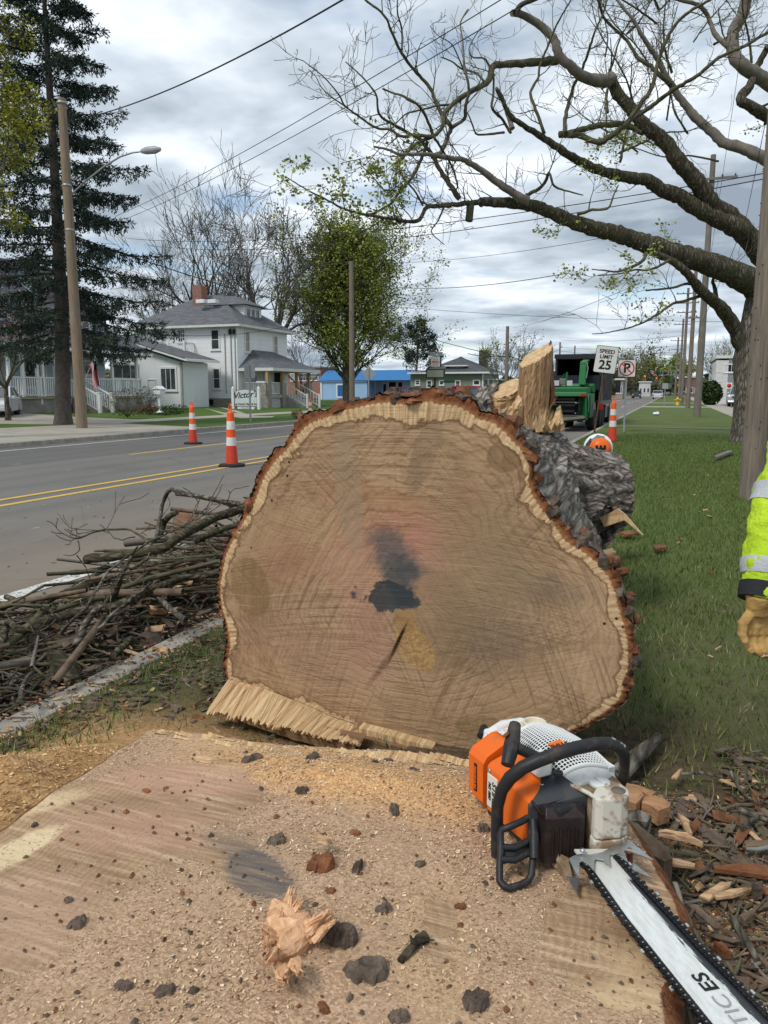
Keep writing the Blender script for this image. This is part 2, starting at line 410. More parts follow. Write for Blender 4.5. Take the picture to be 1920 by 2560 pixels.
# left side
def lawnL_mat():
 t=NT('far_lawn');n1=t.noise(0.5,6,0.6,0.5);n2=t.noise(9,6,0.7)
 g=t.mix(t.rng(n1,0.3,0.7),(0.055,0.105,0.018),(0.10,0.16,0.032));g=t.mix(t.rng(n2,0.4,0.75,0,0.6),g,(0.02,0.045,0.01))
 t.bump(n2,0.8,0.03);return t.done(g,0.95,0,0.15)
LAWNL=lawnL_mat()
def lz(X,Y):return 0.12+0.22*np.clip((-22-X)/10,0,1)
gx=np.array([-400,-150,-90,-60,-45,-40,-36,-32,-30,-28,-26,-24,-22,-20,KF-0.15]);gy=np.array([-60.,0,20,60,99])
gridpatch(gx,gy,lz,'lawn',LAWNL)
gridpatch(gx,np.array([113.,150,300,900]),lz,'lawn',LAWNL)
def LZ(x):return 0.12+0.22*min(1,max(0,(-22-x)/10))
def lslab(name,pts,dz,m):
 return tag(MB().face([(p[0],p[1],LZ(p[0])+dz)for p in pts]).build(name,m),kind='structure')
lslab('driveway',[(KF-.15,-60),(KF-.15,24.3),(-17.3,24.8),(-21.9,26.5),(-21.9,99),(-23.4,99),(-23.4,29.6),(-27.5,29.6),(-31.8,31),(-31.8,20),(-50,20),(-50,-60)],0.006,PATHM)
b=MB();b.face([(p.x,p.y,0.131)for p in[G(*q,0.12)for q in[(-250,1098),(0,1086),(90,1087),(250,1084),(352,1075),(300,1071),(150,1068),(-250,1078)]]])
tag(b.build('grass_verge',LAWNL),kind='structure')
pp=[G(*q,0.2)for q in[(467,1021),(520,1026),(565,1036),(602,1042),(680,1040),(686,1037),(632,1037),(595,1028),(545,1021),(500,1017)]]
b=MB();b.face([(p.x,p.y,LZ(p.x)+0.008)for p in pp]);tag(b.build('path',PATHM),kind='structure')
slab('parking_area',[(-200,113),(KF-.15,113),(KF-.15,128),(-200,140)],0.135+.22,mat('old_asphalt',(0.15,0.14,0.13)))
# ================= wood materials =================
def bark_mat(name,c1,c2,crack=(0.018,0.013,0.01),moss=0.0,scale=1.0,axis='Y',red=0.0,long=.22):
 """furrowed bark: plates stretched along the axis; needs no uv"""
 t=NT(name)
 k_=long;sc={'X':(k_,1,1),'Y':(1,k_,1),'Z':(1,1,k_)}[axis];sc=tuple(q*scale for q in sc)
 src=t.tc.outputs['Object']
 v=t.map(sc,src=src);nz=t.n.new('ShaderNodeTexNoise');nz.inputs['Scale'].default_value=5;nz.inputs['Detail'].default_value=5;t.l.new(v,nz.inputs['Vector'])
 vv=t.n.new('ShaderNodeVectorMath');vv.operation='MULTIPLY_ADD';t.l.new(nz.outputs[1],vv.inputs[0]);vv.inputs[1].default_value=(.28,.28,.28);t.l.new(v,vv.inputs[2])
 e=t.voro(11,'DISTANCE_TO_EDGE',vv.outputs[0]);n=t.noise(22,7,0.7,0.4,v)
 h=t.ma('ADD',t.ma('MULTIPLY',t.rng(e,0.0,0.30),0.62),t.ma('MULTIPLY',n,0.5))
 c=t.ramp(h,[(0.22,crack),(0.40,dim(c1,0.7)),(0.62,c1),(0.90,c2)])
 big=t.noise(1.7,4,0.6,0.5)
 if moss:c=t.mix(t.rng(t.noise(3.2,6,0.7,0.4),0.5,0.68,0,moss),c,(0.075,0.085,0.03))
 if red:c=t.mix(t.rng(t.noise(4.2,5,0.7),0.56,0.64,0,red),c,(0.17,0.06,0.028))
 c=t.mix(t.rng(big,0.35,0.7,0,0.4),c,dim(c1,0.6))
 t.bump(h,0.9,0.014/scale);return t.done(c,0.95,0,0.15)
BARK=bark_mat('log_bark',(0.20,0.175,0.15),(0.40,0.37,0.33),moss=0.28,red=0.6,scale=1.9,long=.085)
BARK_X=bark_mat('limb_bark',(0.20,0.17,0.15),(0.39,0.35,0.315),axis='X',scale=1.9,long=.12)
BARK_D=bark_mat('branch_bark',(0.085,0.072,0.048),(0.17,0.155,0.11),moss=0.6,axis='X',scale=2.2)
BARK_G=bark_mat('grey_branch_bark',(0.12,0.105,0.085),(0.25,0.23,0.19),moss=0.2,axis='Y',scale=2.2)
def freshwood(name,c1,c2,axis=2,scale=1.0,red=0.35,sc=None):
 t=NT(name)
 if sc is None:sc=[26*scale]*3;sc[axis]=1.6*scale
 n=t.noise(1,6,0.65,0.7,t.map(tuple(sc)));m=t.noise(3,4,0.6)
 c=t.mix(t.rng(n,0.33,0.66),c2,c1);c=t.mix(t.rng(m,0.45,0.75,0,red),c,(0.36,0.17,0.07))
 t.bump(n,0.9,0.012);return t.done(c,0.85,0,0.2)
WOOD=freshwood('fresh_split_wood',(0.68,0.50,0.29),(0.42,0.255,0.12))
WOOD_DARK=freshwood('weathered_stub_wood',(0.46,0.30,0.165),(0.17,0.095,0.048),red=0.4,scale=1.8)
WOOD_HINGE=freshwood('hinge_fibres',(0.80,0.60,0.34),(0.36,0.19,0.085),red=0.15,sc=(75,1.5,1.5))
CHIPW=freshwood('chip_wood',(0.66,0.46,0.28),(0.40,0.235,0.125),axis=0,scale=2.4)
BARKCHIP=mat('bark_chip',(0.075,0.05,0.036),0.95,0.5,18,0.9,60,c2=(0.19,0.145,0.11),bd=0.01)
REDBARK=mat('red_inner_bark',(0.15,0.052,0.022),0.95,0.4,14,0.9,50,c2=(0.30,0.13,0.06),bd=0.01)
# ================= the felled trunk =================
LY=2.62
def zc(zx,zy):return(zx/1.43+480,zy/1.43+960)
OUT=[(500,118),(560,92),(620,78),(700,72),(780,78),(850,70),(920,82),(970,95),(1010,125),(1070,140),(1110,170),(1150,215),(1195,260),(1205,310),(1200,350),(1215,400),(1250,450),(1290,500),(1330,560),(1380,590),(1440,640),(1480,690),(1515,750),(1525,810),(1540,870),(1555,930),(1555,1010),(1545,1080),(1520,1135),(1470,1175),(1400,1215),(1330,1250),(1200,1290),(1060,1318),(940,1322),(860,1306),(740,1288),(610,1250),(580,1216),(500,1190),(400,1145),(250,1085),(130,1055),(128,1000),(140,940),(130,870),(110,800),(100,730),(110,670),(125,610),(150,560),(185,500),(215,450),(240,390),(265,330),(300,280),(340,240),(360,205),(400,170),(440,140)]
def on_face(q,y=LY):p=onY(*zc(*q),y);return np.array([p.x,p.z])
out2=np.array([on_face(q)for q in OUT]);CEN=on_face((755,880))
def resample(poly,cen,n=480):
 """outline radius as a function of angle about the centre (clockwise seen from the camera)"""
 d=poly-cen;a=np.arctan2(d[:,1],d[:,0]);r=np.hypot(d[:,0],d[:,1])
 th=np.linspace(-pi,pi,n,endpoint=False);o=[]
 K=len(poly)
 for t in th:
  dr=np.array([cos(t),sin(t)]);best=0
  for i in range(K):
   p,q=d[i],d[(i+1)%K];e=q-p;den=dr[0]*e[1]-dr[1]*e[0]
   if abs(den)<1e-12:continue
   s=(p[0]*e[1]-p[1]*e[0])/den;u=(p[0]*dr[1]-p[1]*dr[0])/den
   if 0<=u<=1 and s>best:best=s
  o.append(best)
 return th,np.array(o)
NT_=720
TH,R0=resample(out2,CEN,NT_)
for _ in range(2):R0=(np.roll(R0,1)+R0*2+np.roll(R0,-1))/4
wob=fbm(np.stack([np.cos(TH)*9,np.sin(TH)*9,TH*0],-1),4,5)-0.5
bottom=np.exp(-((np.angle(np.exp(1j*(TH+pi/2))))/0.75)**2)
R1=R0*(1+0.02*wob*(1-bottom))
arc=np.stack([CEN[0]+R1*np.cos(TH),CEN[1]+R1*np.sin(TH)],-1)
def face_mat():
 t=NT('sawn_log_face');ed=t.attr('ed').outputs['Fac'];rv=t.attr('rv').outputs['Fac'];av=t.attr('av').outputs['Fac'];bo=t.attr('bo').outputs['Fac']
 X,Y,Z=t.xyz()
 base=t.mix(t.rng(t.noise(1.6,5,0.6,0.6),0.3,0.7),(0.37,0.235,0.132),(0.61,0.42,0.25))
 base=t.mix(t.rng(t.noise(2.3,4,0.55,0.4,t.map(off=(5,2,8))),0.50,0.70,0,0.55),base,(0.24,0.175,0.095))
 # rings follow the outline, buckled by noise
 wn=t.noise(4.5,5,0.6,0.5);wn2=t.noise(16,3,0.5,0.3)
 ph=t.ma('ADD',t.ma('MULTIPLY',rv,240.0),t.ma('ADD',t.ma('MULTIPLY',wn,34.0),t.ma('MULTIPLY',wn2,7.0)))
 ring=t.ma('ADD',t.ma('MULTIPLY',t.ma('SINE',ph),0.5),0.5)
 ph2=t.ma('ADD',t.ma('MULTIPLY',rv,97.0),t.ma('ADD',t.ma('MULTIPLY',wn,20.0),t.ma('MULTIPLY',wn2,5.0)))
 ring2=t.ma('POWER',t.ma('ADD',t.ma('MULTIPLY',t.ma('SINE',ph2),0.5),0.5),5.0)
 amt=t.rng(t.noise(1.3,4,0.6,0.5,t.map(off=(1,1,3))),0.35,0.56,0.3,1.0)
 base=t.mix(t.ma('MULTIPLY',ring,t.ma('MULTIPLY',amt,0.28)),base,(0.15,0.083,0.042))
 base=t.mix(t.ma('MULTIPLY',ring2,t.ma('MULTIPLY',t.rng(amt,.5,1,.15,1),t.rng(Z,.75,1.05,.22,.75))),base,(0.10,0.052,0.027))
 # medullary rays
 ray_=t.noise(1,5,0.62,0.1,t.comb(t.ma('MULTIPLY',av,150.0),t.ma('MULTIPLY',rv,1.7),0.0))
 base=t.mix(t.rng(ray_,0.47,0.75,0,0.4),base,(0.40,0.265,0.15));base=t.mix(t.rng(ray_,0.5,0.28,0,0.3),base,(0.125,0.075,0.042))
 # arcs left by the bar, three passes with their own centres
 hs=None
 for(cx,cz,sc,a0)in((-2.6,-0.4,85,0.95),(1.4,-0.6,70,0.9),(-0.9,-2.1,95,0.9),(-1.0,2.6,80,0.6)):
  dx=t.ma('ADD',X,-cx);dz=t.ma('ADD',Z,-cz);rr=t.ma('SQRT',t.ma('ADD',t.ma('MULTIPLY',dx,dx),t.ma('MULTIPLY',dz,dz)))
  an=t.ma('ARCTAN2',dz,dx)
  nn=t.noise(1,5,0.7,0.25,t.comb(t.ma('MULTIPLY',rr,sc),t.ma('MULTIPLY',an,4.0),cx))
  msk=t.rng(t.noise(2.1,3,0.5,0.6,t.map(off=(cx*3,cz,1))),0.46,0.54)
  k=t.ma('MULTIPLY',msk,a0);base=t.mix(t.ma('MULTIPLY',t.rng(nn,0.52,0.72),k),base,(0.43,0.29,0.175))
  base=t.mix(t.ma('MULTIPLY',t.rng(nn,0.5,0.3),k),base,(0.19,0.118,0.068))
  q=t.ma('MULTIPLY',nn,k);hs=q if hs is None else t.ma('ADD',hs,q)
 def blob(qx,qz,ax,az,rot=0.0,soft=0.5,nz=0.35,nsc=6):
  c=on_face((qx,qz));dx=t.ma('ADD',X,-c[0]);dz=t.ma('ADD',Z,-c[1])
  if rot:
   cr,sr=cos(rot),sin(rot)
   dx,dz=t.ma('ADD',t.ma('MULTIPLY',dx,cr),t.ma('MULTIPLY',dz,sr)),t.ma('SUBTRACT',t.ma('MULTIPLY',dz,cr),t.ma('MULTIPLY',dx,sr))
  dx=t.ma('DIVIDE',dx,ax);dz=t.ma('DIVIDE',dz,az)
  r=t.ma('SQRT',t.ma('ADD',t.ma('MULTIPLY',dx,dx),t.ma('MULTIPLY',dz,dz)))
  r=t.ma('ADD',r,t.ma('MULTIPLY',t.ma('SUBTRACT',t.noise(nsc,5,0.6,0.3,t.map(off=(qx*.01,1,0))),0.5),nz*2))
  return t.rng(r,1-soft,1+soft,1,0)
 streak=t.rng(t.noise(1,5,0.65,0.3,t.map((34,1,5),rot=(0,0.5,0))),0.35,0.65,0.55,1)
 for(a,b_,c_,d_,r_,col_,k_)in(
 (760,545,0.23,0.10,0.0,(0.42,0.17,0.12),0.65),(560,650,0.13,0.12,0,(0.40,0.21,0.145),0.5),(330,640,0.13,0.10,0,(0.36,0.16,0.10),0.4),
 (620,880,0.09,0.19,0.2,(0.40,0.20,0.155),0.6),(830,640,0.10,0.14,0,(0.42,0.21,0.165),0.65),(400,950,0.25,0.10,-0.3,(0.30,0.175,0.125),0.5),
 (980,395,0.05,0.05,0,(0.32,0.12,0.09),0.5),(640,400,0.28,0.05,-0.1,(0.36,0.19,0.10),0.6),(1080,900,0.16,0.13,0.3,(0.15,0.105,0.085),0.6),
 (1270,730,0.17,0.05,-0.1,(0.15,0.115,0.085),0.6),(1000,560,0.16,0.28,0.1,(0.30,0.215,0.12),0.7),(1050,700,0.17,0.2,0,(0.27,0.185,0.115),0.6),
 (1040,1225,0.11,0.045,0.1,(0.19,0.125,0.06),0.8),(1130,250,0.07,0.055,0.4,(0.17,0.105,0.05),0.7),(210,730,0.085,0.13,0.25,(0.215,0.135,0.062),0.8),(560,380,0.055,0.26,0.12,(0.32,0.24,0.165),0.6),(830,250,0.045,0.16,-0.35,(0.20,0.14,0.09),0.6)):
  base=t.mix(t.ma('MULTIPLY',blob(a,b_,c_,d_,r_,.07 if a in(210,1130,560,830,1040)else.5,.12 if a in(560,830)else.35),t.ma('MULTIPLY',streak,k_)),base,col_)
  # heart: ochre rot pocket, its ring, the slate stain and the shake crack
 base=t.mix(t.ma('MULTIPLY',blob(860,850,0.155,0.20,0,0.04,0.06),0.55),base,(0.245,0.165,0.095))
 base=t.mix(t.ma('MULTIPLY',blob(725,610,0.075,0.11,0.7,0.3,1.1,9),0.72),base,(0.075,0.088,0.095))
 base=t.mix(t.ma('MULTIPLY',blob(745,700,0.055,0.09,0.2,0.25,1.1,11),0.78),base,(0.055,0.068,0.075))
 base=t.mix(t.ma('MULTIPLY',blob(700,770,0.125,0.055,-0.1,0.06,1.7,7),0.9),base,(0.035,0.046,0.054))
 base=t.mix(t.ma('MULTIPLY',blob(795,945,0.065,0.075,0.7,0.15,1.2,12),0.7),base,t.mix(t.rng(t.noise(50,4,.7),.4,.6),(0.30,0.165,0.055),(0.52,0.33,0.13)))
 base=t.mix(t.ma('MULTIPLY',blob(765,850,0.045,0.05,0.0,0.3,0.3),0.6),base,(0.33,0.185,0.06))
 base=t.mix(blob(735,925,0.007,0.085,-0.42,0.35,0.25,20),base,(0.03,0.012,0.008))
 base=t.mix(t.ma('MULTIPLY',blob(680,1010,0.012,0.10,-0.6,0.5,0.4,14),0.6),base,(0.10,0.05,0.03))
 # sawdust film low down, scratches
 fz=t.ma('MULTIPLY',t.rng(Z,0.52,0.25,0,1),t.rng(t.noise(3,6,0.7),0.4,0.62));base=t.mix(t.ma('MULTIPLY',fz,0.45),base,(0.33,0.215,0.11))
 for(rx,sc_,th_)in((0.28,(1.6,1,110),0.70),):
  sn=t.noise(1,3,0.6,0.05,t.map(sc_,(rx,0,0),rot=(0,rx,0)));base=t.mix(t.rng(sn,th_-0.06,th_+0.02,0,0.45),base,(0.5,0.36,0.23))
  # sapwood
 sw=t.ma('ADD',ed,t.ma('MULTIPLY',t.ma('SUBTRACT',t.noise(7.5,5,0.6,0.6),0.5),0.13))
 inner=t.ma('SUBTRACT',1.0,bo)
 wid=t.ma('MULTIPLY',inner,t.attr('sw').outputs['Fac'])
 isap=t.rng(t.ma('SUBTRACT',sw,wid),-0.003,0.003,1,0)
 line=t.ma('MULTIPLY',t.rng(t.ma('ABSOLUTE',t.ma('SUBTRACT',sw,t.ma('ADD',wid,0.004))),0.0,0.012,1,0),inner)
 base=t.mix(t.ma('MULTIPLY',line,0.75),base,(0.12,0.058,0.025))
 rs=t.noise(1,4,0.6,0.2,t.comb(t.ma('MULTIPLY',av,330.0),t.ma('MULTIPLY',ed,3.0),2.0))
 sap=t.mix(t.rng(rs,0.38,0.62),(0.37,0.215,0.105),(0.74,0.55,0.33));sap=t.mix(t.rng(t.noise(5,5,0.6),0.42,0.72,0,0.6),sap,(0.58,0.42,0.24))
 base=t.mix(t.ma('MULTIPLY',isap,0.93),base,sap)
 holes=t.voro(24,out=0,vec=t.map((1,1,1),(3,0,2)));hm=t.ma('MULTIPLY',t.rng(holes,0.10,0.16,1,0),t.rng(t.noise(2.6,3),0.54,0.6))
 base=t.mix(t.ma('MULTIPLY',hm,t.rng(ed,0.09,0.12,1,0)),base,(0.06,0.025,0.012))
 # cambium and red bark rim
 en=t.ma('ADD',ed,t.ma('MULTIPLY',t.ma('SUBTRACT',t.noise(26,5,0.7),0.5),0.02))
 base=t.mix(t.rng(en,0.004,-0.002,0,1),base,(0.26,0.115,0.048));base=t.mix(t.rng(en,-0.008,-0.02,0,1),base,t.mix(t.rng(t.noise(40,6,0.75),0.35,0.65),(0.06,0.024,0.013),(0.26,0.095,0.042)))
 t.bump(t.ma('ADD',t.ma('MULTIPLY',hs,0.6),t.ma('ADD',t.ma('MULTIPLY',ring2,-0.12),t.ma('MULTIPLY',t.noise(60,5,0.7),0.3))),0.75,0.01)
 return t.done(base,0.85,0,0.15)
root=thing('felled_log',(-0.7,LY,0.12),'huge felled trunk lying behind the stump, its sawn face toward the camera','log')
# face grid: rings 0..1 wood, then bark rim
nr=90;fr=np.concatenate([np.linspace(0,1,nr)**0.85,[1.0]])
rim=0.015+0.022*fbm(np.stack([np.cos(TH)*6,np.sin(TH)*6,TH*0+4],-1),3,9)+0.035*np.clip(wob*3,0,1)*(.15+.85*np.exp(-((TH-1.5)/.45)**2)+.5*(np.cos(TH)>.4))
rim=rim*(1-0.93*bottom)*np.where(np.sin(TH)>0.5,1.15,1)
rj=(RNG.random(NT_)-0.5)*0.008;rim=rim+rj*(1-bottom)
V=[];ED=[];RV=[];AV=[];BO=[];SW=[]
radii=[f*R1 for f in fr[:nr]]+[R1+rim*0.5,R1+rim]
swr=0.016+0.030*np.exp(-((TH-pi/2)/0.6)**2)
for k,rr in enumerate(radii):
 x=CEN[0]+rr*np.cos(TH);z=CEN[1]+rr*np.sin(TH)
 if k<nr:
  d=np.sqrt(((x[:,None]-arc[None,::3,0])**2)+((z[:,None]-arc[None,::3,1])**2)).min(1)
 else:d=-(rr-R1)
 y=LY+0.006*(fbm(np.stack([x*3,z*3,x*0],-1),3,1)-0.5)+(0.012*(k-nr+1)if k>=nr else 0)*RNG.random(NT_)
 V.append(np.stack([x,y,z],-1));ED.append(d);RV.append(np.full(NT_,k/nr)if k<nr else np.ones(NT_));AV.append((TH+pi)/(2*pi));BO.append(bottom);SW.append(swr)
V=np.concatenate(V);K=len(radii)
i,j=np.meshgrid(np.arange(K-1),np.arange(NT_),indexing='ij');j2=(j+1)%NT_
Fq=np.stack([i*NT_+j,i*NT_+j2,(i+1)*NT_+j2,(i+1)*NT_+j],-1).reshape(-1,4)[:,::-1]
me=npmesh('cut_face',V,Fq,True)
for nm,arr in(('ed',ED),('rv',RV),('av',AV),('bo',BO),('sw',SW)):
 a=me.attributes.new(nm,'FLOAT','POINT');a.data.foreach_set('value',np.concatenate(arr).astype(np.float32))
link('cut_face',me,face_mat(),root)
# trunk body, lofted back to the fork
BY=4.95;bc=onY(1235,1330,BY);bcx=bc.x;rxr=onY(1462,1250,BY).x-bcx;ztop=onY(1330,1062,BY).z
czz=0.62;nl=150
s_=np.linspace(0,1,nl);SV=[]
Ro=R1+rim
for s in s_:
 e=min(1,s*1.25)**0.8
 fx=CEN[0]+Ro*np.cos(TH);fz_=CEN[1]+Ro*np.sin(TH)
 ct,st=np.cos(TH),np.sin(TH);sq=(np.abs(ct)**3.2+np.abs(st)**3.2)**(-1/3.2)
 bx=bcx+rxr*ct*sq;bz=czz+np.where(st>0,ztop-czz,czz-0.12)*st*sq
 x=fx*(1-e)+bx*e;z=np.maximum(fz_*(1-e)+bz*e,0.08);y=np.full(NT_,LY+0.01+(BY-LY)*s)
 L=TH*0.75;cyc=np.stack([np.cos(TH)*6.5,np.sin(TH)*6.5,np.full(NT_,s*1.7)],-1)
 wv=fbm(cyc*0.6,3,21)*1.6;cyc2=cyc+wv[:,None]*np.array([0.45,0.45,0.1])
 f1=ridge(cyc2*np.array([1.6,1.6,0.9]),4,33);f2=fbm(cyc*4,3,8)
 dsp=(0.075*(f1-0.55)+0.03*(f2-0.5))*min(1,0.25+s*8)
 bulge=0.05*(fbm(cyc*0.35,2,2)-0.5)*min(1,s*4)
 nx_,nz_=np.cos(TH),np.sin(TH);SV.append(np.stack([x+nx_*(dsp+bulge),y+0.02*(f2-0.5),z+nz_*(dsp+bulge)],-1))
SV.append(SV[-1]*np.array([0.0,1,0.0])+np.array([bcx,0.05,0.6]));SV=np.concatenate(SV);K=nl+1
i,j=np.meshgrid(np.arange(K-1),np.arange(NT_),indexing='ij');j2=(j+1)%NT_
Fq=np.stack([i*NT_+j,i*NT_+j2,(i+1)*NT_+j2,(i+1)*NT_+j],-1).reshape(-1,4)
link('bark',npmesh('bark',SV,Fq,True),BARK,root)
def barklog(p0,p1,r0,r1,nseg=60,nth=96,depth=0.03,freq=5.0,bend=0.0,seed=0,flare=None,ends=True):
 """a limb with real furrows; returns verts, faces, uv-ready grid"""
 p0=Vector(p0);p1=Vector(p1);d=(p1-p0);L=d.length;d.normalize();x=d.cross(Vector((0,0,1)))
 x=x.normalized()if x.length>1e-3 else Vector((1,0,0));yv=x.cross(d)
 th=np.linspace(-pi,pi,nth,endpoint=False);vs=[]
 for k in range(nseg+1):
  s=k/nseg;r=r0+(r1-r0)*s
  if flare is not None:r*=1+flare*(1-s)**3
  cyc=np.stack([np.cos(th)*r*freq*3,np.sin(th)*r*freq*3,np.full(nth,s*L*freq*0.45+seed*7.3)],-1)
  w_=fbm(cyc*0.5,2,seed)[:,None]*1.2
  dd=depth*(ridge(cyc+w_,4,seed+3)-0.55)+depth*0.4*(fbm(cyc*3,3,seed+1)-0.5)
  c=p0+d*(L*s)+yv*(bend*sin(pi*s));q=r+dd
  vs.append(np.array(c)[None]+np.array(x)[None]*(np.cos(th)*q)[:,None]+np.array(yv)[None]*(np.sin(th)*q)[:,None])
 V=np.concatenate(vs);i,j=np.meshgrid(np.arange(nseg),np.arange(nth),indexing='ij');j2=(j+1)%nth
 F=np.stack([i*nth+j,i*nth+j2,(i+1)*nth+j2,(i+1)*nth+j],-1).reshape(-1,4)
 return V,F,(p0,p1,d,x,yv)
 # the limb sawn off on the right of the fork
a=onY(1400,1225,4.75);e=onY(1552,1205,4.55);a=Vector((onY(1310,1245,4.6).x,4.55,e.z-0.10));e=onY(1536,1236,4.86)
V,F,fr_=barklog(a,e,0.36,0.235,90,200,0.06,5.0,0.0,3)
link('side_limb',npmesh('side_limb',V,F,True),BARK_X,root)
sl=MB();sl.tube([e-fr_[2]*0.004,e+fr_[2]*0.006],0.215,32,True,False);sl.build('limb_cut',WOOD,root)
# lower slab of bark and splinters under the limb
def jag(poly,dv,name,m,parent,wobble=0.0,seed=1):
 """a split piece: rough prism"""
 rr=random.Random(seed);mb=MB();n=len(poly);dv=Vector(dv);a=[Vector(p)for p in poly];rows=5;vs=[]
 for k in range(rows+1):
  for p in a:vs.append(p+dv*(k/rows)+Vector((rr.uniform(-1,1),rr.uniform(-1,1),rr.uniform(-1,1)))*wobble)
 fs=[tuple(range(n-1,-1,-1)),tuple(range(rows*n,rows*n+n))]
 for k in range(rows):
  for q in range(n):fs.append((k*n+q,k*n+(q+1)%n,(k+1)*n+(q+1)%n,(k+1)*n+q))
 mb.add(vs,fs);return mb.build(name,m,parent)
V,F,_f=barklog(onY(1440,1310,4.6)+Vector((-.2,.1,0)),onY(1512,1318,4.45),0.22,0.11,40,80,0.05,6,0,9)
link('lower_bark',npmesh('lower_bark',V,F,True),BARK_X,root)
jag([onY(1500,1295,4.5),onY(1545,1272,4.5),onY(1562,1285,4.5),onY(1608,1338,4.42),onY(1560,1300,4.5),onY(1510,1318,4.5)],(0,0.06,-0.01),'torn_splinter',WOOD,root,0.004)
# broken upright stub on top of the fork
def column(name,ptsL,ptsR,y0,thick,m,parent,seed=0,grain=0.012,n=26):
 """upright broken piece: left/right profiles from bottom to top at plane y0, rounded depth"""
 K=len(ptsL);vs=[];rr=np.random.default_rng(seed);off=rr.random(n)*grain
 for k in range(K):
  a=onY(*ptsL[k],y0);b=onY(*ptsR[k],y0);c=(a+b)/2;hw=(b-a).length/2
  for q in range(n):
   t_=2*pi*q/n;g=1+(off[q]+rr.uniform(-0.3,0.3)*grain)/max(hw,0.03)*1.0
   vs.append((c.x+cos(t_)*hw*g,y0+sin(t_)*thick*g,c.z+cos(t_)*(b.z-a.z)/2*(k/(K-1))+sin(t_)*.055*(k/(K-1))**2+(rr.uniform(-1,1)*.006 if k==K-1 else 0)))
 return vs,n,K
def ribcol(name,L,R,y0,thick,m,parent,seed=0,grain=0.012,n=40,top=None,rows=16):
 def interp(T,s):
  s*=len(T)-1;i=min(int(s),len(T)-2);f=s-i;return(T[i][0]*(1-f)+T[i+1][0]*f,T[i][1]*(1-f)+T[i+1][1]*f)
 ks=[k/(rows-1)for k in range(rows)]
 vs,n,K=column(name,[interp(L,k)for k in ks],[interp(R,k)for k in ks],y0,thick,m,parent,seed,grain,n)
 mb=MB();fs=[(k*n+q,k*n+(q+1)%n,(k+1)*n+(q+1)%n,(k+1)*n+q)for k in range(K-1)for q in range(n)]
 mb.add(vs,fs,False);mb.mat=1 if isinstance(m,list)else 0;mb.add(vs[-n:],[tuple(range(n))]);return mb.build(name,m,parent)
ribcol('broken_stub',[(1292,1068),(1296,1020),(1302,960),(1308,908)],[(1380,1078),(1372,1020),(1376,940),(1374,868)],4.62,0.12,[WOOD_DARK,WOOD],root,2,0.010,60)
ribcol('bark_sliver',[(1374,1010),(1374,960),(1372,905),(1370,872)],[(1386,1015),(1384,960),(1381,905),(1376,875)],4.66,0.05,REDBARK,root,4,0.01,10,rows=10)
# torn pale wood and splinters around it
ribcol('torn_wood',[(1215,1068),(1222,1010),(1238,978)],[(1312,1075),(1306,1010),(1302,962)],4.72,0.14,WOOD,root,7,0.02,36,rows=12)
ribcol('torn_wood',[(1268,1078),(1272,1050),(1282,1012),(1290,1000)],[(1304,1080),(1304,1050),(1306,1015),(1304,998)],4.5,0.08,WOOD,root,8,0.02,24,rows=8)
ribcol('torn_wood',[(1372,1078),(1376,1060),(1386,1040)],[(1408,1072),(1406,1055),(1400,1038)],4.6,0.07,WOOD,root,9,0.01,24,rows=6)
spl=MB();rr=random.Random(5)
for k in range(90):
 px=rr.uniform(1296,1395);py=1078+rr.uniform(-8,6);y0=rr.uniform(4.42,4.6);a=onY(px,py,y0)
 tip=a+Vector((rr.uniform(-0.02,0.07),rr.uniform(-0.05,0.03),rr.uniform(0.03,0.13)*(1.2-abs(px-1345)/90)))
 wd=rr.uniform(0.006,0.02);spl.add([a+Vector((-wd,0,0)),a+Vector((wd,0.004,0)),a+Vector((0,0.012,0)),tip],[(0,1,3),(1,2,3),(2,0,3)])
spl.build('splinters',WOOD,root)
jag([onY(1368,1025,4.6),onY(1392,992,4.6),onY(1396,985,4.6),onY(1376,1020,4.6),onY(1372,1035,4.6)],(0,0.02,0),'splinter',WOOD_DARK,root,0.001)
# grey bark plates standing left of the torn wood
for k,(L,R,y0)in enumerate([([(1178,1078),(1180,1030),(1190,992)],[(1222,1085),(1224,1030),(1216,985)],4.55),([(1212,1085),(1215,1030),(1222,980)],[(1240,1085),(1234,1030),(1236,972)],4.7),([(1228,1095),(1240,1075),(1262,1050)],[(1330,1100),(1310,1080),(1280,1052)],4.45)]):
 ribcol('bark_plate',L,R,y0,0.05,BARK,root,20+k,0.035,30,rows=14)
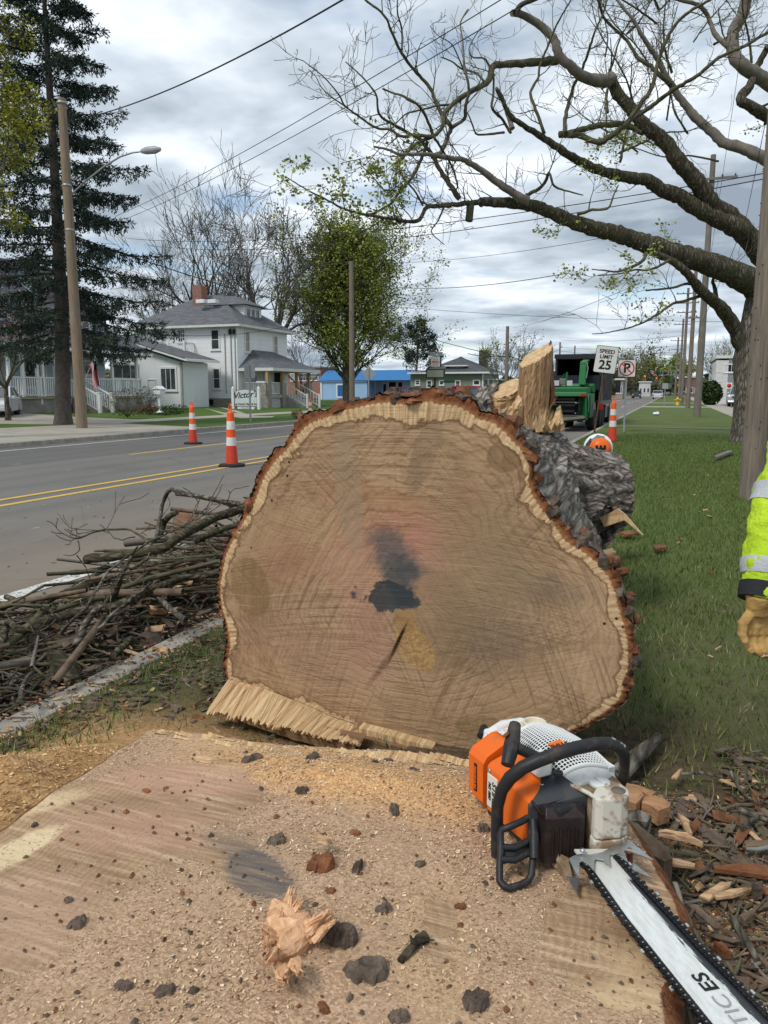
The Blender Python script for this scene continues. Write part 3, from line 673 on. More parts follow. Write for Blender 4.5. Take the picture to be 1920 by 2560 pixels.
 # loose plates of bark along the top rim and edge
rr=random.Random(12)
for k in range(80):
 ang=rr.choice((rr.uniform(-.2,1.0),rr.gauss(1.5,.35)));q=int((ang+pi)/(2*pi)*NT_)%NT_;rad=R1[q]+rim[q]*rr.uniform(0.4,1.0);c=Vector((CEN[0]+rad*cos(ang),LY+rr.uniform(0.01,0.16),CEN[1]+rad*sin(ang)))
 mb=MB();n=7;w0=rr.uniform(0.012,0.036);ht=rr.uniform(0.008,0.022);rows=[]
 tn=Vector((-sin(ang),0,cos(ang)));nm_=Vector((cos(ang),0,sin(ang)));ax=Vector((0,1,0));vs=[]
 for s in range(3):
  for u in range(n):
   a_=2*pi*u/n;rr_=rr.uniform(0.65,1.25)*(1 if s<2 else 0.6)
   vs.append(c+tn*cos(a_)*w0*rr_+ax*sin(a_)*w0*1.4*rr_+nm_*(ht*(s-0.7)+rr.uniform(-.006,.006)))
 fs=[(s*n+u,s*n+(u+1)%n,(s+1)*n+(u+1)%n,(s+1)*n+u)for s in range(2)for u in range(n)]+[tuple(range(2*n,3*n)),tuple(range(n-1,-1,-1))]
 mb.add(vs,fs);mb.build('bark_flake',REDBARK if rr.random()<0.5 else BARKCHIP,root)
 # fibres pulled from the hinge, leaning toward the stump
hl=[(130,1055),(250,1085),(400,1145),(500,1190),(580,1216),(606,1240)];hb=[(50,1172),(200,1206),(330,1232),(450,1262),(540,1280),(594,1288)]
def li(T,s):s*=len(T)-1;i=min(int(s),len(T)-2);f=s-i;return(T[i][0]*(1-f)+T[i+1][0]*f,T[i][1]*(1-f)+T[i+1][1]*f)
nu,nv_=260,8;vs=[];rr=random.Random(3);jit=[.25*rr.random()+.75*float(vn(np.array([_*.21,0.,0.])))for _ in range(nu+1)]
for v_ in range(nv_+1):
 for u in range(nu+1):
  s=u/nu;tq=li(hl,s);bq=li(hb,s);f=v_/nv_;f2=f*(1+(0.05*(jit[u]-0.5)+0.30*(jit[(u*3)%nu]-.5))*(f>0.99))
  y=LY-0.004-0.20*f2-0.016*jit[u]*(f>0.02)
  p=onY(*zc(tq[0]+(bq[0]-tq[0])*f2,tq[1]+(bq[1]-tq[1])*f2),y);vs.append((p.x,p.y,max(p.z,0.13)))
top_=(nu+1)*(nv_+1);vs2=vs+[(vs[-(nu+1)+u][0],vs[-(nu+1)+u][1]+0.03,vs[-(nu+1)+u][2]-0.018)for u in range(nu+1)]+[(vs[u][0],LY+0.05,vs[u][2]-0.03)for u in range(nu+1)]
fs=[(v_*(nu+1)+u,(v_+1)*(nu+1)+u,(v_+1)*(nu+1)+u+1,v_*(nu+1)+u+1)for v_ in range(nv_)for u in range(nu)]
fs+=[(nv_*(nu+1)+u,top_+u,top_+u+1,nv_*(nu+1)+u+1)for u in range(nu)]+[(top_+u,top_+nu+1+u,top_+nu+2+u,top_+u+1)for u in range(nu)]
MB().add(vs2,fs).build('hinge_fibres',WOOD_HINGE,root)
# dark brown underside beam of the hinge
def beam2(name,T,B,y0,y1,m,n=30):
 vs=[];rr=random.Random(n)
 for k in range(n+1):
  a=onY(*zc(*li(T,k/n)),y0);b_=onY(*zc(*li(B,k/n)),y0);j_=rr.uniform(-.004,.004)
  vs+=[(a.x,y0+j_,a.z),(b_.x,y0+j_,max(b_.z,0.1)),(b_.x,y1,max(b_.z,0.1)),(a.x,y1,a.z)]
 fs=[(4*k+q,4*k+(q+1)%4,4*k+4+(q+1)%4,4*k+4+q)for k in range(n)for q in range(4)]+[(0,3,2,1),(4*n,4*n+1,4*n+2,4*n+3)]
 return MB().add(vs,fs).build(name,m,root)
UNDER=freshwood('undercut_wood',(0.30,0.19,0.105),(0.14,0.08,0.045),axis=0,red=0.3)
beam2('undercut',[(170,1200),(330,1228),(450,1258),(596,1286)],[(180,1208),(330,1262),(450,1296),(560,1322)],LY-0.185,LY-0.10,UNDER)
beam2('splintered_edge',[(596,1228),(700,1256),(860,1300)],[(600,1262),(700,1292),(862,1330)],LY-0.05,LY+0.05,WOOD_HINGE)
beam2('undercut',[(600,1262),(700,1288),(860,1326)],[(604,1292),(700,1318),(800,1345)],LY-0.075,LY+0.1,UNDER)
# ================= the stump =================
ZS=0.38
def sp_(px,py):p=G(px,py,ZS);return(p.x,p.y)
SO=[sp_(*q)for q in[(380,1824),(440,1833),(520,1840),(620,1858),(700,1868),(800,1872),(900,1880),(960,1878),(1060,1888),(1180,1902),(1330,1925),(1480,1985),(1565,2060),(1640,2180),(1680,2250),(1702,2330),(1690,2420),(1650,2490),(1665,2580)]]
SO+=[(0.02,1.05),(0.0,0.75),(-0.12,0.42),(-0.4,0.18),(-0.8,0.05),(-1.2,0.1),(-1.55,0.35),(-1.75,0.7),(-1.80,1.0)]
SO+=[sp_(*q)for q in[(-120,2150),(-40,2105),(20,2070),(60,2035),(120,1990),(180,1955),(240,1918),(285,1888),(300,1872),(345,1850)]]
SO=np.array(SO);SC=np.array([-0.78,1.02]);th2,SR=resample(SO,SC,720);SR=(np.roll(SR,1)+2*SR+np.roll(SR,-1))/4
cyc=np.stack([np.cos(th2)*14,np.sin(th2)*14,th2*0],-1);SR=SR+0.012*(fbm(cyc,4,3)-0.5)
def stump_h(x,y):
 """height of the dusted cut surface: drifts of sawdust on flat wood with shallow steps"""
 p=np.stack([x,y,x*0],-1)
 z=0.010*(fbm(p*4,4,1)-0.5)+0.004*(fbm(p*22,3,2)-0.5)*dustmask(x,y)
 c=np.array(sp_(930,1960));z=z+0.035*np.exp(-(((x-c[0])/0.35)**2+((y-c[1])/0.10)**2))*(0.6+0.8*fbm(p*7,3,8))
 z=z+0.010*(fbm(p*9,4,6)-0.4)*dustmask(x,y)
 return z
def _bl(x,y,px,py,ax,ay,rot=0.0):
 c=sp_(px,py);dx=x-c[0];dy=y-c[1];cr,sr=cos(rot),sin(rot);dx,dy=dx*cr+dy*sr,dy*cr-dx*sr
 return np.exp(-((dx/ax)**2+(dy/ay)**2))
def dustmask(x,y):
 p=np.stack([x,y,x*0],-1);n=fbm(p*5,5,40)
 bare=2.1*_bl(x,y,230,2080,0.34,0.22,0.25)+1.8*_bl(x,y,440,1950,0.27,0.12,0.2)+1.7*_bl(x,y,20,2300,0.20,0.18)+.8*_bl(x,y,1090,2330,.05,.2,.25)+1.7*_bl(x,y,1490,2320,0.22,0.15,0.6)+0.7*_bl(x,y,560,1850,0.35,0.05)
 bare=bare+0.7*_bl(x,y,1560,2480,0.12,0.06)+1.0*_bl(x,y,1600,2230,0.07,0.15)+2.4*_bl(x,y,640,2185,0.11,0.07,-.5)
 return np.clip((1.25-bare+(n-0.5)*1.9)*1.3,0,1)
def stump_mat():
 t=NT('stump_cut_wood');X,Y,Z=t.xyz();rv=t.attr('rv').outputs['Fac'];av=t.attr('av').outputs['Fac'];dm=t.attr('dm').outputs['Fac'];bk=t.attr('bk').outputs['Fac']
 w=t.mix(t.rng(t.noise(2.5,5,0.6,0.5),0.3,0.7),(0.30,0.195,0.115),(0.47,0.325,0.19))
 wn=t.noise(5,5,0.6,0.5);ph=t.ma('ADD',t.ma('MULTIPLY',rv,260.0),t.ma('MULTIPLY',wn,26.0));ring=t.ma('ADD',t.ma('MULTIPLY',t.ma('SINE',ph),0.5),0.5)
 w=t.mix(t.ma('MULTIPLY',ring,0.45),w,(0.24,0.14,0.075))
 sn=t.noise(1,5,0.65,0.25,t.map((5,60,1),rot=(0,0,0.6)));w=t.mix(t.rng(sn,0.5,0.66,0,0.65),w,(0.62,0.46,0.31));w=t.mix(t.rng(sn,0.48,0.32,0,0.6),w,(0.20,0.125,0.072))
 STK=t.noise(1,5,.7,.2,t.map((6,75,1),rot=(0,0,.6)))
 def blob(px,py,ax,ay,rot=0.0,soft=0.4,nz=0.35,nsc=8):
  c=sp_(px,py);dx=t.ma('ADD',X,-c[0]);dy=t.ma('ADD',Y,-c[1])
  if rot:cr,sr=cos(rot),sin(rot);dx,dy=t.ma('ADD',t.ma('MULTIPLY',dx,cr),t.ma('MULTIPLY',dy,sr)),t.ma('SUBTRACT',t.ma('MULTIPLY',dy,cr),t.ma('MULTIPLY',dx,sr))
  dx=t.ma('DIVIDE',dx,ax);dy=t.ma('DIVIDE',dy,ay);r=t.ma('SQRT',t.ma('ADD',t.ma('MULTIPLY',dx,dx),t.ma('MULTIPLY',dy,dy)))
  return t.ma('MULTIPLY',t.rng(t.ma('ADD',r,t.ma('MULTIPLY',t.ma('SUBTRACT',t.noise(nsc,6,0.7,0.6),0.5),nz*3)),1-soft,1+soft,1,0),t.rng(STK,.3,.62,.45,1))
 w=t.mix(t.ma('MULTIPLY',blob(470,1950,0.24,0.08,0.25),0.6),w,(0.55,0.315,0.235));w=t.mix(t.ma('MULTIPLY',blob(330,2070,0.22,0.10,0.3),0.6),w,(0.50,0.30,0.215))
 w=t.mix(t.ma('MULTIPLY',blob(60,2300,0.14,0.14),0.5),w,(0.48,0.31,0.23))
 w=t.mix(t.ma('MULTIPLY',blob(10,2140,0.05,0.14,-0.2,0.15),0.9),w,(0.72,0.58,0.36));w=t.mix(t.ma('MULTIPLY',blob(110,2010,0.04,0.1,-0.6,0.3),0.8),w,(0.66,0.50,0.30))
 w=t.mix(t.ma('MULTIPLY',blob(1580,2500,0.10,0.035,0.2,0.4),0.7),w,(0.68,0.50,0.30));w=t.mix(t.ma('MULTIPLY',blob(1600,2420,0.06,0.05,0.2,0.5),0.6),w,(0.62,0.44,0.25))
 # the slate stain continued in the stump, ochre line beside it
 st_=t.ma('MAXIMUM',blob(655,2185,0.12,0.065,-0.5,0.15,0.2),t.ma('MULTIPLY',blob(610,2120,0.11,0.05,-0.35,0.5),0.65))
 w=t.mix(t.ma('MULTIPLY',st_,0.9),w,(0.085,0.088,0.095))
 # dust: fine tan flour with coarse curls
 chip=t.xyz(t.voro(210,out=1))[0];fine=t.noise(260,3,0.7)
 d=t.mix(chip,(0.30,0.185,0.115),(0.66,0.46,0.30));d=t.mix(t.rng(fine,0.35,0.7,0,0.5),d,(0.30,0.195,0.12))
 d=t.mix(t.rng(t.noise(3.3,6,0.65,0.4),0.38,0.66,0,0.55),d,(0.42,0.29,0.18))
 d=t.mix(t.ma('MULTIPLY',blob(930,1960,0.52,0.13,0.0,0.35),0.85),d,t.mix(chip,(0.46,0.23,0.085),(0.78,0.48,0.22)))
 d=t.mix(t.ma('MULTIPLY',blob(560,1860,0.32,0.05,0.0,0.5),0.5),d,(0.55,0.40,0.235));d=t.mix(t.ma('MULTIPLY',blob(1090,2350,0.06,0.16,0.2,0.5),0.6),d,(0.52,0.35,0.18))
 d=t.mix(t.ma('MULTIPLY',st_,0.45),d,(0.12,0.115,0.11))
 fleck=t.ma('MULTIPLY',t.rng(t.voro(75),0.16,0.2,1,0),t.rng(t.noise(7,3),0.5,0.56));d=t.mix(t.ma('MULTIPLY',fleck,0.75),d,(0.07,0.04,0.025))
 grain=t.rng(t.ma('ADD',t.ma('MULTIPLY',dm,1.0),t.ma('MULTIPLY',t.ma('SUBTRACT',t.voro(120),0.35),0.9)),0.32,0.52)
 c=t.mix(grain,w,d)
 c=t.mix(t.rng(t.ma('ADD',bk,t.ma('MULTIPLY',t.ma('SUBTRACT',t.noise(30,5,0.7),0.5),0.5)),0.4,0.6),c,t.mix(t.rng(t.noise(35,5,0.75),0.35,0.65),(0.07,0.03,0.016),(0.27,0.11,0.05)))
 hgt=t.ma('ADD',t.ma('MULTIPLY',t.ma('MULTIPLY',chip,grain),0.6),t.ma('ADD',t.ma('MULTIPLY',sn,0.25),t.ma('MULTIPLY',fine,0.3)));t.bump(hgt,0.9,0.006)
 return t.done(c,0.92,0,0.12)
stump=thing('tree_stump',(SC[0],SC[1],0.12),'wide fresh-cut stump filling the foreground, its top dusted with sawdust','stump')
nr=170;V=[];at_={'rv':[],'av':[],'dm':[],'bk':[]}
nk=nr+3
for k in range(nk):
 f=min(1,k/(nr-1))**0.8;ex=max(0,k-nr+1)*0.014;rr_=SR*f+ex;x=SC[0]+rr_*np.cos(th2);y=SC[1]+rr_*np.sin(th2)
 z=ZS+stump_h(x,y)-(0.004*(k-nr+1)**2 if k>=nr else 0)
 V.append(np.stack([x,y,z],-1));at_['rv'].append(np.full(720,f));at_['av'].append((th2+pi)/2/pi);at_['dm'].append(dustmask(x,y));at_['bk'].append(np.full(720,1.0 if k>nr-1 else(0.5 if k==nr-1 else 0.0)))
 # the back edge is a bare hinge line: no bark there
at_b=np.exp(-((np.angle(np.exp(1j*(th2-pi/2))))/0.55)**2)
at_['bk']=[b_*(1-np.clip(at_b*2,0,1))for b_ in at_['bk']]
V=np.concatenate(V);i,j=np.meshgrid(np.arange(nk-1),np.arange(720),indexing='ij');j2=(j+1)%720
F_=np.stack([i*720+j,(i+1)*720+j,(i+1)*720+j2,i*720+j2],-1).reshape(-1,4)
me=npmesh('cut_top',V,F_,True)
for nm,arr in at_.items():a=me.attributes.new(nm,'FLOAT','POINT');a.data.foreach_set('value',np.concatenate(arr).astype(np.float32))
link('cut_top',me,stump_mat(),stump)
SV=[];ns=26;edge=V[-720:]
for k in range(ns):
 s=k/(ns-1);cyc=np.stack([np.cos(th2)*7,np.sin(th2)*7,np.full(720,s*1.0)],-1)
 dd=0.05*(ridge(cyc*np.array([1.5,1.5,0.6]),4,12)-0.5)*min(1,s*5)+0.10*s**2*(0.4+fbm(cyc*0.4,2,3))*(1-at_b)+0.02*(fbm(cyc*5,3,4)-0.5)*min(1,s*3)
 SV.append(np.stack([edge[:,0]+np.cos(th2)*dd,edge[:,1]+np.sin(th2)*dd,edge[:,2]*(1-s)+0.05*s],-1))
i,j=np.meshgrid(np.arange(ns-1),np.arange(720),indexing='ij');j2=(j+1)%720
F_=np.stack([i*720+j,(i+1)*720+j,(i+1)*720+j2,i*720+j2],-1).reshape(-1,4)
BARK_Z=bark_mat('stump_bark',(0.12,0.095,0.07),(0.24,0.20,0.16),axis='Z',red=0.7,scale=1.3,moss=0.2)
link('bark',npmesh('bark',np.concatenate(SV),F_,True),BARK_Z,stump)
# pale torn fibres along the hinge edge
mb=MB();rr=random.Random(77)
for k in range(150):
 px=rr.choice([rr.uniform(380,1180),rr.uniform(880,1180)]);py=np.interp(px,[380,520,700,900,1060,1180],[1824,1840,1868,1880,1888,1902]);a=G(px,py+rr.uniform(-3,14),ZS+0.006)
 L=rr.uniform(0.02,0.09);dr=Vector((1,rr.uniform(-.12,.12),0)).normalized();wd=rr.uniform(0.003,0.009);pr=Vector((-dr.y,dr.x,0))*wd
 mb.add([a-pr,a+pr,a+dr*L+pr*.3,a+dr*L-pr*.3,a+Vector((0,0,rr.uniform(.004,.012)))],[(0,1,4),(1,2,4),(2,3,4),(3,0,4)])
mb.build('hinge_splinters',WOOD_HINGE,stump)
# loose curls of sawdust: small flakes, too many to count
def flakes(name,pts,smin,smax,m,seed,tilt=0.5):
 rg=np.random.default_rng(seed);n=len(pts);L=rg.uniform(smin,smax,n);Wd=L*rg.uniform(0.25,0.6,n);an=rg.uniform(0,2*pi,n)
 u=np.stack([np.cos(an),np.sin(an),rg.uniform(-tilt,tilt,n)],-1)*L[:,None]/2;v=np.stack([-np.sin(an),np.cos(an),rg.uniform(-tilt,tilt,n)],-1)*Wd[:,None]/2
 q=np.stack([pts-u-v,pts+u-v,pts+u+v+np.array([0,0,.001]),pts-u+v],1).reshape(-1,3);f=np.arange(4*n).reshape(n,4)
 me=npmesh(name,q,f);a=me.attributes.new('tone','FLOAT','POINT');a.data.foreach_set('value',np.repeat(rg.random(n),4).astype(np.float32));return link(name,me,m)
def tone_mat(name,stops,rough=0.85):
 t=NT(name);return t.done(t.ramp(t.attr('tone').outputs['Fac'],stops),rough,0,0.15)
DUSTM=tone_mat('sawdust_curls',[(0.0,(0.28,0.165,0.09)),(0.35,(0.42,0.28,0.165)),(0.7,(0.58,0.42,0.265)),(1.0,(0.78,0.62,0.42))])
rg=np.random.default_rng(3);n=90000;x=rg.uniform(-1.75,0.1,n);y=rg.uniform(0.75,2.05,n)
inside=np.interp(np.arctan2(y-SC[1],x-SC[0]),th2,SR)>np.hypot(x-SC[0],y-SC[1]);pr=dustmask(x,y)**1.5*np.clip(fbm(np.stack([x*4,y*4,x*0],-1),4,9)*2.4-0.75,0.03,1)
ok=inside&(rg.random(n)<pr*0.42);x,y=x[ok],y[ok];pts=np.stack([x,y,ZS+stump_h(x,y)+0.0022],-1)
o=flakes('sawdust',pts,0.0025,0.0085,DUSTM,5);tag(o,'fine tan sawdust curls strewn over the stump top','sawdust',kind='stuff')
n=70000;x=rg.uniform(-2.3,1.1,n);y=rg.uniform(0.6,2.6,n);q=np.hypot(x-SC[0],y-SC[1]);lim=np.interp(np.arctan2(y-SC[1],x-SC[0]),th2,SR)
dd=q-lim;wgt=np.clip(1.2-np.abs(dd)/0.7+(fbm(np.stack([x*3,y*3,x*0],-1),4,2)-0.5)*1.6,0,1)*(dd>0.02)*np.where(y>2.05,0.3,1);ok=rg.random(n)<wgt*0.6;x,y=x[ok],y[ok]
DUSTO=tone_mat('orange_sawdust',[(0.0,(0.30,0.16,0.07)),(0.4,(0.48,0.28,0.12)),(0.8,(0.62,0.40,0.19)),(1.0,(0.78,0.58,0.34))])
o=flakes('sawdust',np.stack([x,y,lawn_z(x,y)+0.004],-1),0.004,0.012,DUSTO,6);tag(o,'orange sawdust heaped on the ground round the stump','sawdust',kind='stuff')
o=None
# ---- single pieces lying on the stump, each its own thing
def chunk(name,px,py,L,Wd,T,ang,m,label,cat,z0=None,seed=0,n=9,jagg=0.28,rag=0,parent=None,tilt=0.0,rows=4,zs=None):
 """an irregular flake: length along x, ragged outline, rough relief"""
 L*=.85;Wd*=.85;rr=random.Random(seed);g=G(px,py,(ZS if zs is None else zs));zt=(ZS+float(stump_h(np.array([g.x]),np.array([g.y]))[0]))if zs is None else zs
 M=Matrix.Translation((g.x,g.y,zt+(z0 or 0)))@Matrix.Rotation(ang,4,'Z')@Matrix.Rotation(tilt,4,'Y')
 vs=[];fs=[]
 nx,ny=12,9;of=seed*1.37;lo=rr.uniform(.1,.5)
 for i in range(nx+1):
  u=2*i/nx-1;w_=(1-abs(u)**4)**.5*(.75+.5*float(vn(np.array([i*.8+of,0.,0.]))))+.06;sh=(float(vn(np.array([i*.7+of,5.,0.])))-.5)*.5
  for j in range(ny+1):
   v_=2*j/ny-1;rg_=float(ridge(np.array([u*1.3+of,v_*3.2+of,0.]),3));ed_=min(1,3*(1-abs(v_))+.15)*min(1,3*(1-abs(u))+.3)
   vs.append(M@Vector(((u+rr.uniform(-.06,.06))*L/2,(v_*w_+sh)*Wd/2+rr.uniform(-.04,.04)*Wd,T*ed_*(.2+rg_*.55+lo*u*.6)-.001)))
 fs=[(i*(ny+1)+j,(i+1)*(ny+1)+j,(i+1)*(ny+1)+j+1,i*(ny+1)+j+1)for i in range(nx)for j in range(ny)]
 mb=MB().add(vs,fs)
 if rag:
  for k in range(rag):
   a=rr.uniform(-0.35,0.35)+(0 if rr.random()<0.6 else pi);s=Vector((cos(a)*L*0.42,rr.uniform(-.4,.4)*Wd,T*rr.uniform(.2,.9)));e=s+Vector((cos(a)*L*rr.uniform(.1,.35),rr.uniform(-.2,.2)*Wd,T*rr.uniform(-.3,.6)));wd=rr.uniform(.002,.005)
   mb.add([M@(s+Vector((0,-wd,0))),M@(s+Vector((0,wd,0))),M@(s+Vector((0,0,wd*1.5))),M@e],[(0,1,3),(1,2,3),(2,0,3)])
 o=mb.build(name,m,parent)
 if parent is None:tag(o,label,cat)
 return o
CH=[
('wood_splinter',530,1908,.13,.03,.022,0.15,CHIPW,'pale wood splinter near the back left of the stump top','splinter',4),
('bark_piece',630,1910,.075,.032,.02,0.9,BARKCHIP,'grey bark piece standing just right of the pale wood splinter','bark',0),
('bark_piece',783,1913,.05,.035,.022,1.3,BARKCHIP,'small dark bark lump at the left end of the orange sawdust drift','bark',0),
('bark_piece',1035,1938,.045,.018,.010,-0.3,BARKCHIP,'flat dark bark flake between the sawdust drift and the orange saw cover','bark',0),
('bark_piece',970,1908,.04,.018,.012,-0.1,BARKCHIP,'thin dark bark flake on the back edge of the stump, nearest the log','bark',0),
('bark_piece',938,1918,.026,.016,.012,0.3,BARKCHIP,'tiny black bark crumb left of the flake on the back edge','bark',0),
('bark_piece',755,1985,.045,.03,.02,0.2,BARKCHIP,'black bark lump in the middle of the sawdust drift','bark',0),
('bark_piece',985,2035,.055,.025,.02,2.1,BARKCHIP,'long brown bark bit at the front lip of the orange sawdust drift','bark',0),
('bark_piece',690,2108,.055,.04,.022,0.6,BARKCHIP,'grey bark piece with a pale edge above the slate stain','bark',0),
('bark_piece',893,2172,.026,.05,.022,0.1,BARKCHIP,'grey upright bark piece right of the red-brown chunk','bark',0),
('wood_chip',365,1978,.035,.018,.010,-0.3,REDBARK,'flat red-brown chip on the bare pinkish wood','chip',0),
('wood_chip',414,1971,.018,.014,.010,0.5,REDBARK,'round reddish chip beside the flat red-brown chip','chip',0),
('bark_piece',86,2064,.02,.02,.012,1.4,BARKCHIP,'small black bark crumb on the left sapwood edge','bark',0),
('bark_piece',192,2312,.042,.036,.02,0.2,BARKCHIP,'black bark lump on the dusty lower left of the stump','bark',0),
('bark_piece',172,2253,.026,.018,.012,-0.4,BARKCHIP,'dark bark crumb just above the black lump at lower left','bark',0),
('bark_piece',308,2466,.046,.028,.015,0.0,BARKCHIP,'flat dark bark flake near the bottom left corner','bark',0),
('bark_piece',411,2476,.046,.025,.018,0.6,BARKCHIP,'grey bark piece right of the flat flake near the bottom left','bark',0),
('bark_piece',483,2475,.024,.018,.014,0.1,BARKCHIP,'small brown bark crumb between the grey bark piece and the torn wood chunk','bark',0),
('bark_piece',959,2276,.042,.032,.02,0.7,BARKCHIP,'grey bark bit with yellow lichen in the centre of the stump','bark',0),
('bark_piece',847,2352,.095,.055,.045,0.1,BARKCHIP,'thick dark bark block tucked beside the torn wood chunk','bark',0),
('bark_piece',915,2435,.10,.06,.03,0.35,BARKCHIP,'broad grey bark slab below the thick dark block','bark',0),
('bark_piece',1189,2510,.055,.045,.035,0.2,BARKCHIP,'dark bark lump near the bottom edge right of centre','bark',0),
('bark_piece',810,2520,.04,.018,.010,-0.8,REDBARK,'thin brown flake near the bottom edge left of centre','bark',0),
('bark_piece',1150,2267,.03,.022,.012,0.2,REDBARK,'brown bark crumb between the twig and the saw handle','bark',0),
('bark_piece',1050,2163,.03,.022,.014,0.0,BARKCHIP,'small dark bark crumb right of the upright grey bark piece','bark',0),
('bark_piece',1208,2075,.035,.035,.02,0.5,BARKCHIP,'brown bark lump close under the saw front handle','bark',0),
('bark_piece',887,2087,.036,.022,.014,-0.3,REDBARK,'red-brown chip below the middle of the sawdust drift','bark',0),
('bark_piece',805,2095,.028,.02,.014,0.4,BARKCHIP,'small black crumb left of the red-brown chip below the drift','bark',0),
('bark_piece',825,2232,.03,.022,.012,0.3,REDBARK,'rusty bark crumb above the torn wood chunk','bark',0),
('bark_piece',997,2545,.045,.03,.02,0.4,BARKCHIP,'dark bark lump cut by the bottom edge at centre','bark',0),
]
for k,(nm,px,py,L,Wd,T,an,m,lab,cat,rag)in enumerate(CH):chunk(nm,px,py,L,Wd,T,an,m,lab,cat,seed=k*13+1,rag=rag,n=9+k%4)
# red-brown chunk with pale torn end
tk=thing('wood_chunk',G(804,2165,ZS),'red-brown chunk with a pale torn end, above the big torn wood piece','chunk')
chunk('bark',803,2172,.075,.05,.045,0.1,REDBARK,'','',seed=501,parent=tk);chunk('torn_end',806,2142,.055,.022,.022,-0.35,CHIPW,'','',z0=.035,seed=502,rag=5,parent=tk)
# the big ragged piece: fans out from a solid foot, mesh of fibres
def torn_chunk():
 mb=MB();rr=random.Random(31);foot=[(668,2300),(690,2290),(740,2310),(790,2330),(800,2355),(770,2385),(735,2410),(700,2428),(690,2400),(668,2375),(660,2340)]
 body=[H_(q[0],q[1],0.0)for q in foot]
 def ringz(sc,h,j):return[Vector((cx_.x+(p.x-cx_.x)*sc+rr.uniform(-j,j),cx_.y+(p.y-cx_.y)*sc+rr.uniform(-j,j),ZS+h+rr.uniform(-j,j)))for p in body]
 global cx_;cx_=sum(body,Vector())/len(body);n=len(body)
 lv=[ringz(.8,0.0,.004),ringz(1.0,.02,.006),ringz(.92,.04,.008),ringz(.6,.055,.008)];vs=[v for r in lv for v in r]+[cx_+Vector((0,0,.06))]
 fs=[(s*n+u,s*n+(u+1)%n,(s+1)*n+(u+1)%n,(s+1)*n+u)for s in range(3)for u in range(n)]+[(3*n+u,3*n+(u+1)%n,4*n)for u in range(n)];mb.add(vs,fs)
 tips=[((715,2290),(732,2222),6,.03),((722,2300),(752,2250),5,.022),((700,2310),(705,2275),4,.012),((695,2345),(655,2315),4,.014),((770,2330),(828,2280),7,.030),((782,2345),(832,2300),5,.025),((760,2320),(800,2288),4,.02),((705,2420),(712,2450),6,.02),((735,2405),(750,2432),5,.016),((680,2380),(660,2400),5,.014),((675,2350),(660,2370),4,.014)]
 for(a,b_,cnt,wd)in tips:
  for k in range(cnt*3):
   s=H_(a[0]+rr.uniform(-12,12),a[1]+rr.uniform(-10,10),rr.uniform(.02,.045));e=H_(b_[0]+rr.uniform(-9,9),b_[1]+rr.uniform(-9,9),rr.uniform(.03,.075));m_=(s+e)/2+Vector((rr.uniform(-.004,.004),)*3);w0=rr.uniform(.003,.008)
   mb.tube([s,m_,e],[w0,w0*.8,.001],5,True,False,0.2,k)
 return mb
def H_(px,py,h):return G(px,py,ZS+h)
o=torn_chunk().build('torn_wood_chunk',freshwood('torn_peach_wood',(.86,.55,.33),(.52,.27,.13),red=.2,sc=(40,40,40)));tag(o,'big ragged pale-orange piece of torn wood in the lower middle of the stump','wood chunk')
mb=MB();rr=random.Random(8);pts=[H_(1000,2402,.008),H_(1020,2380,.011),H_(1035,2362,.012),H_(1048,2350,.013),H_(1066,2340,.014)]
mb.tube(pts,[.007,.009,.008,.010,.012],8,True,True,0.2,3);mb.tube([pts[2],pts[2]+Vector((-.012,.012,.008))],[.006,.002],6);mb.tube([pts[3],pts[3]+Vector((.03,.006,.004))],[.003,.001],5)
tag(mb.build('twig',BARK_D),'short mossy twig lying on the stump right of the dark bark block','twig')
# crumbs
mb=MB();rr=random.Random(19)
for k in range(330):
 px=rr.uniform(0,1650);py=rr.uniform(1850,2560);p=H_(px,py,0);q=np.hypot(p.x-SC[0],p.y-SC[1])
 if q>np.interp(atan2(p.y-SC[1],p.x-SC[0]),th2,SR)-.02:continue
 p.z=ZS+float(stump_h(np.array([p.x]),np.array([p.y]))[0])+.002;s=rr.uniform(.003,.008)*(1.6 if rr.random()<.12 else 1);M=Matrix.Translation(p)@Matrix.Rotation(rr.uniform(0,6.3),4,'Z')
 vs=[M@Vector((cos(a)*s*rr.uniform(.6,1.3),sin(a)*s*.6*rr.uniform(.6,1.3),0))for a in[0,1.2,2.4,3.6,4.9]]+[M@Vector((0,0,s*.8))]
 mb.mat=0 if rr.random()<.6 else 1;mb.add(vs,[(0,1,5),(1,2,5),(2,3,5),(3,4,5),(4,0,5)])
tag(mb.build('bark_crumbs',[BARKCHIP,REDBARK]),'dark bark crumbs sprinkled across the sawdust of the stump top','crumbs',kind='stuff')
# ================= chainsaw =================
SO_=G(1450,2170,ZS+0.08);fX,fY=0.717,-0.697
SM=Matrix(((fX,fY,0,SO_.x),(fY,-fX,0,SO_.y),(0,0,1,ZS+0.004),(0,0,0,1)))
saw=thing('chainsaw',(SO_.x-.15,SO_.y+.1,ZS),'orange and white chainsaw lying on its side on the stump, long bar toward the corner','chainsaw')
def text_obj(txt,size,M,m,name,parent,ext=0.0004,bold=0.0,shear=0.0,align='CENTER',sx=1.0):
 c=bpy.data.curves.new('t','FONT');c.body=txt;c.size=size;c.extrude=ext;c.offset=bold;c.shear=shear;c.align_x=align;c.align_y='CENTER';c.resolution_u=3
 o=bpy.data.objects.new('t',c);COL.objects.link(o);dg=bpy.context.evaluated_depsgraph_get();me=bpy.data.meshes.new_from_object(o.evaluated_get(dg));bpy.data.objects.remove(o);bpy.data.curves.remove(c)
 me.transform(M@Matrix.Diagonal((sx,1,1,1)));me.name=name;me.materials.clear();return link(name,me,m,parent)
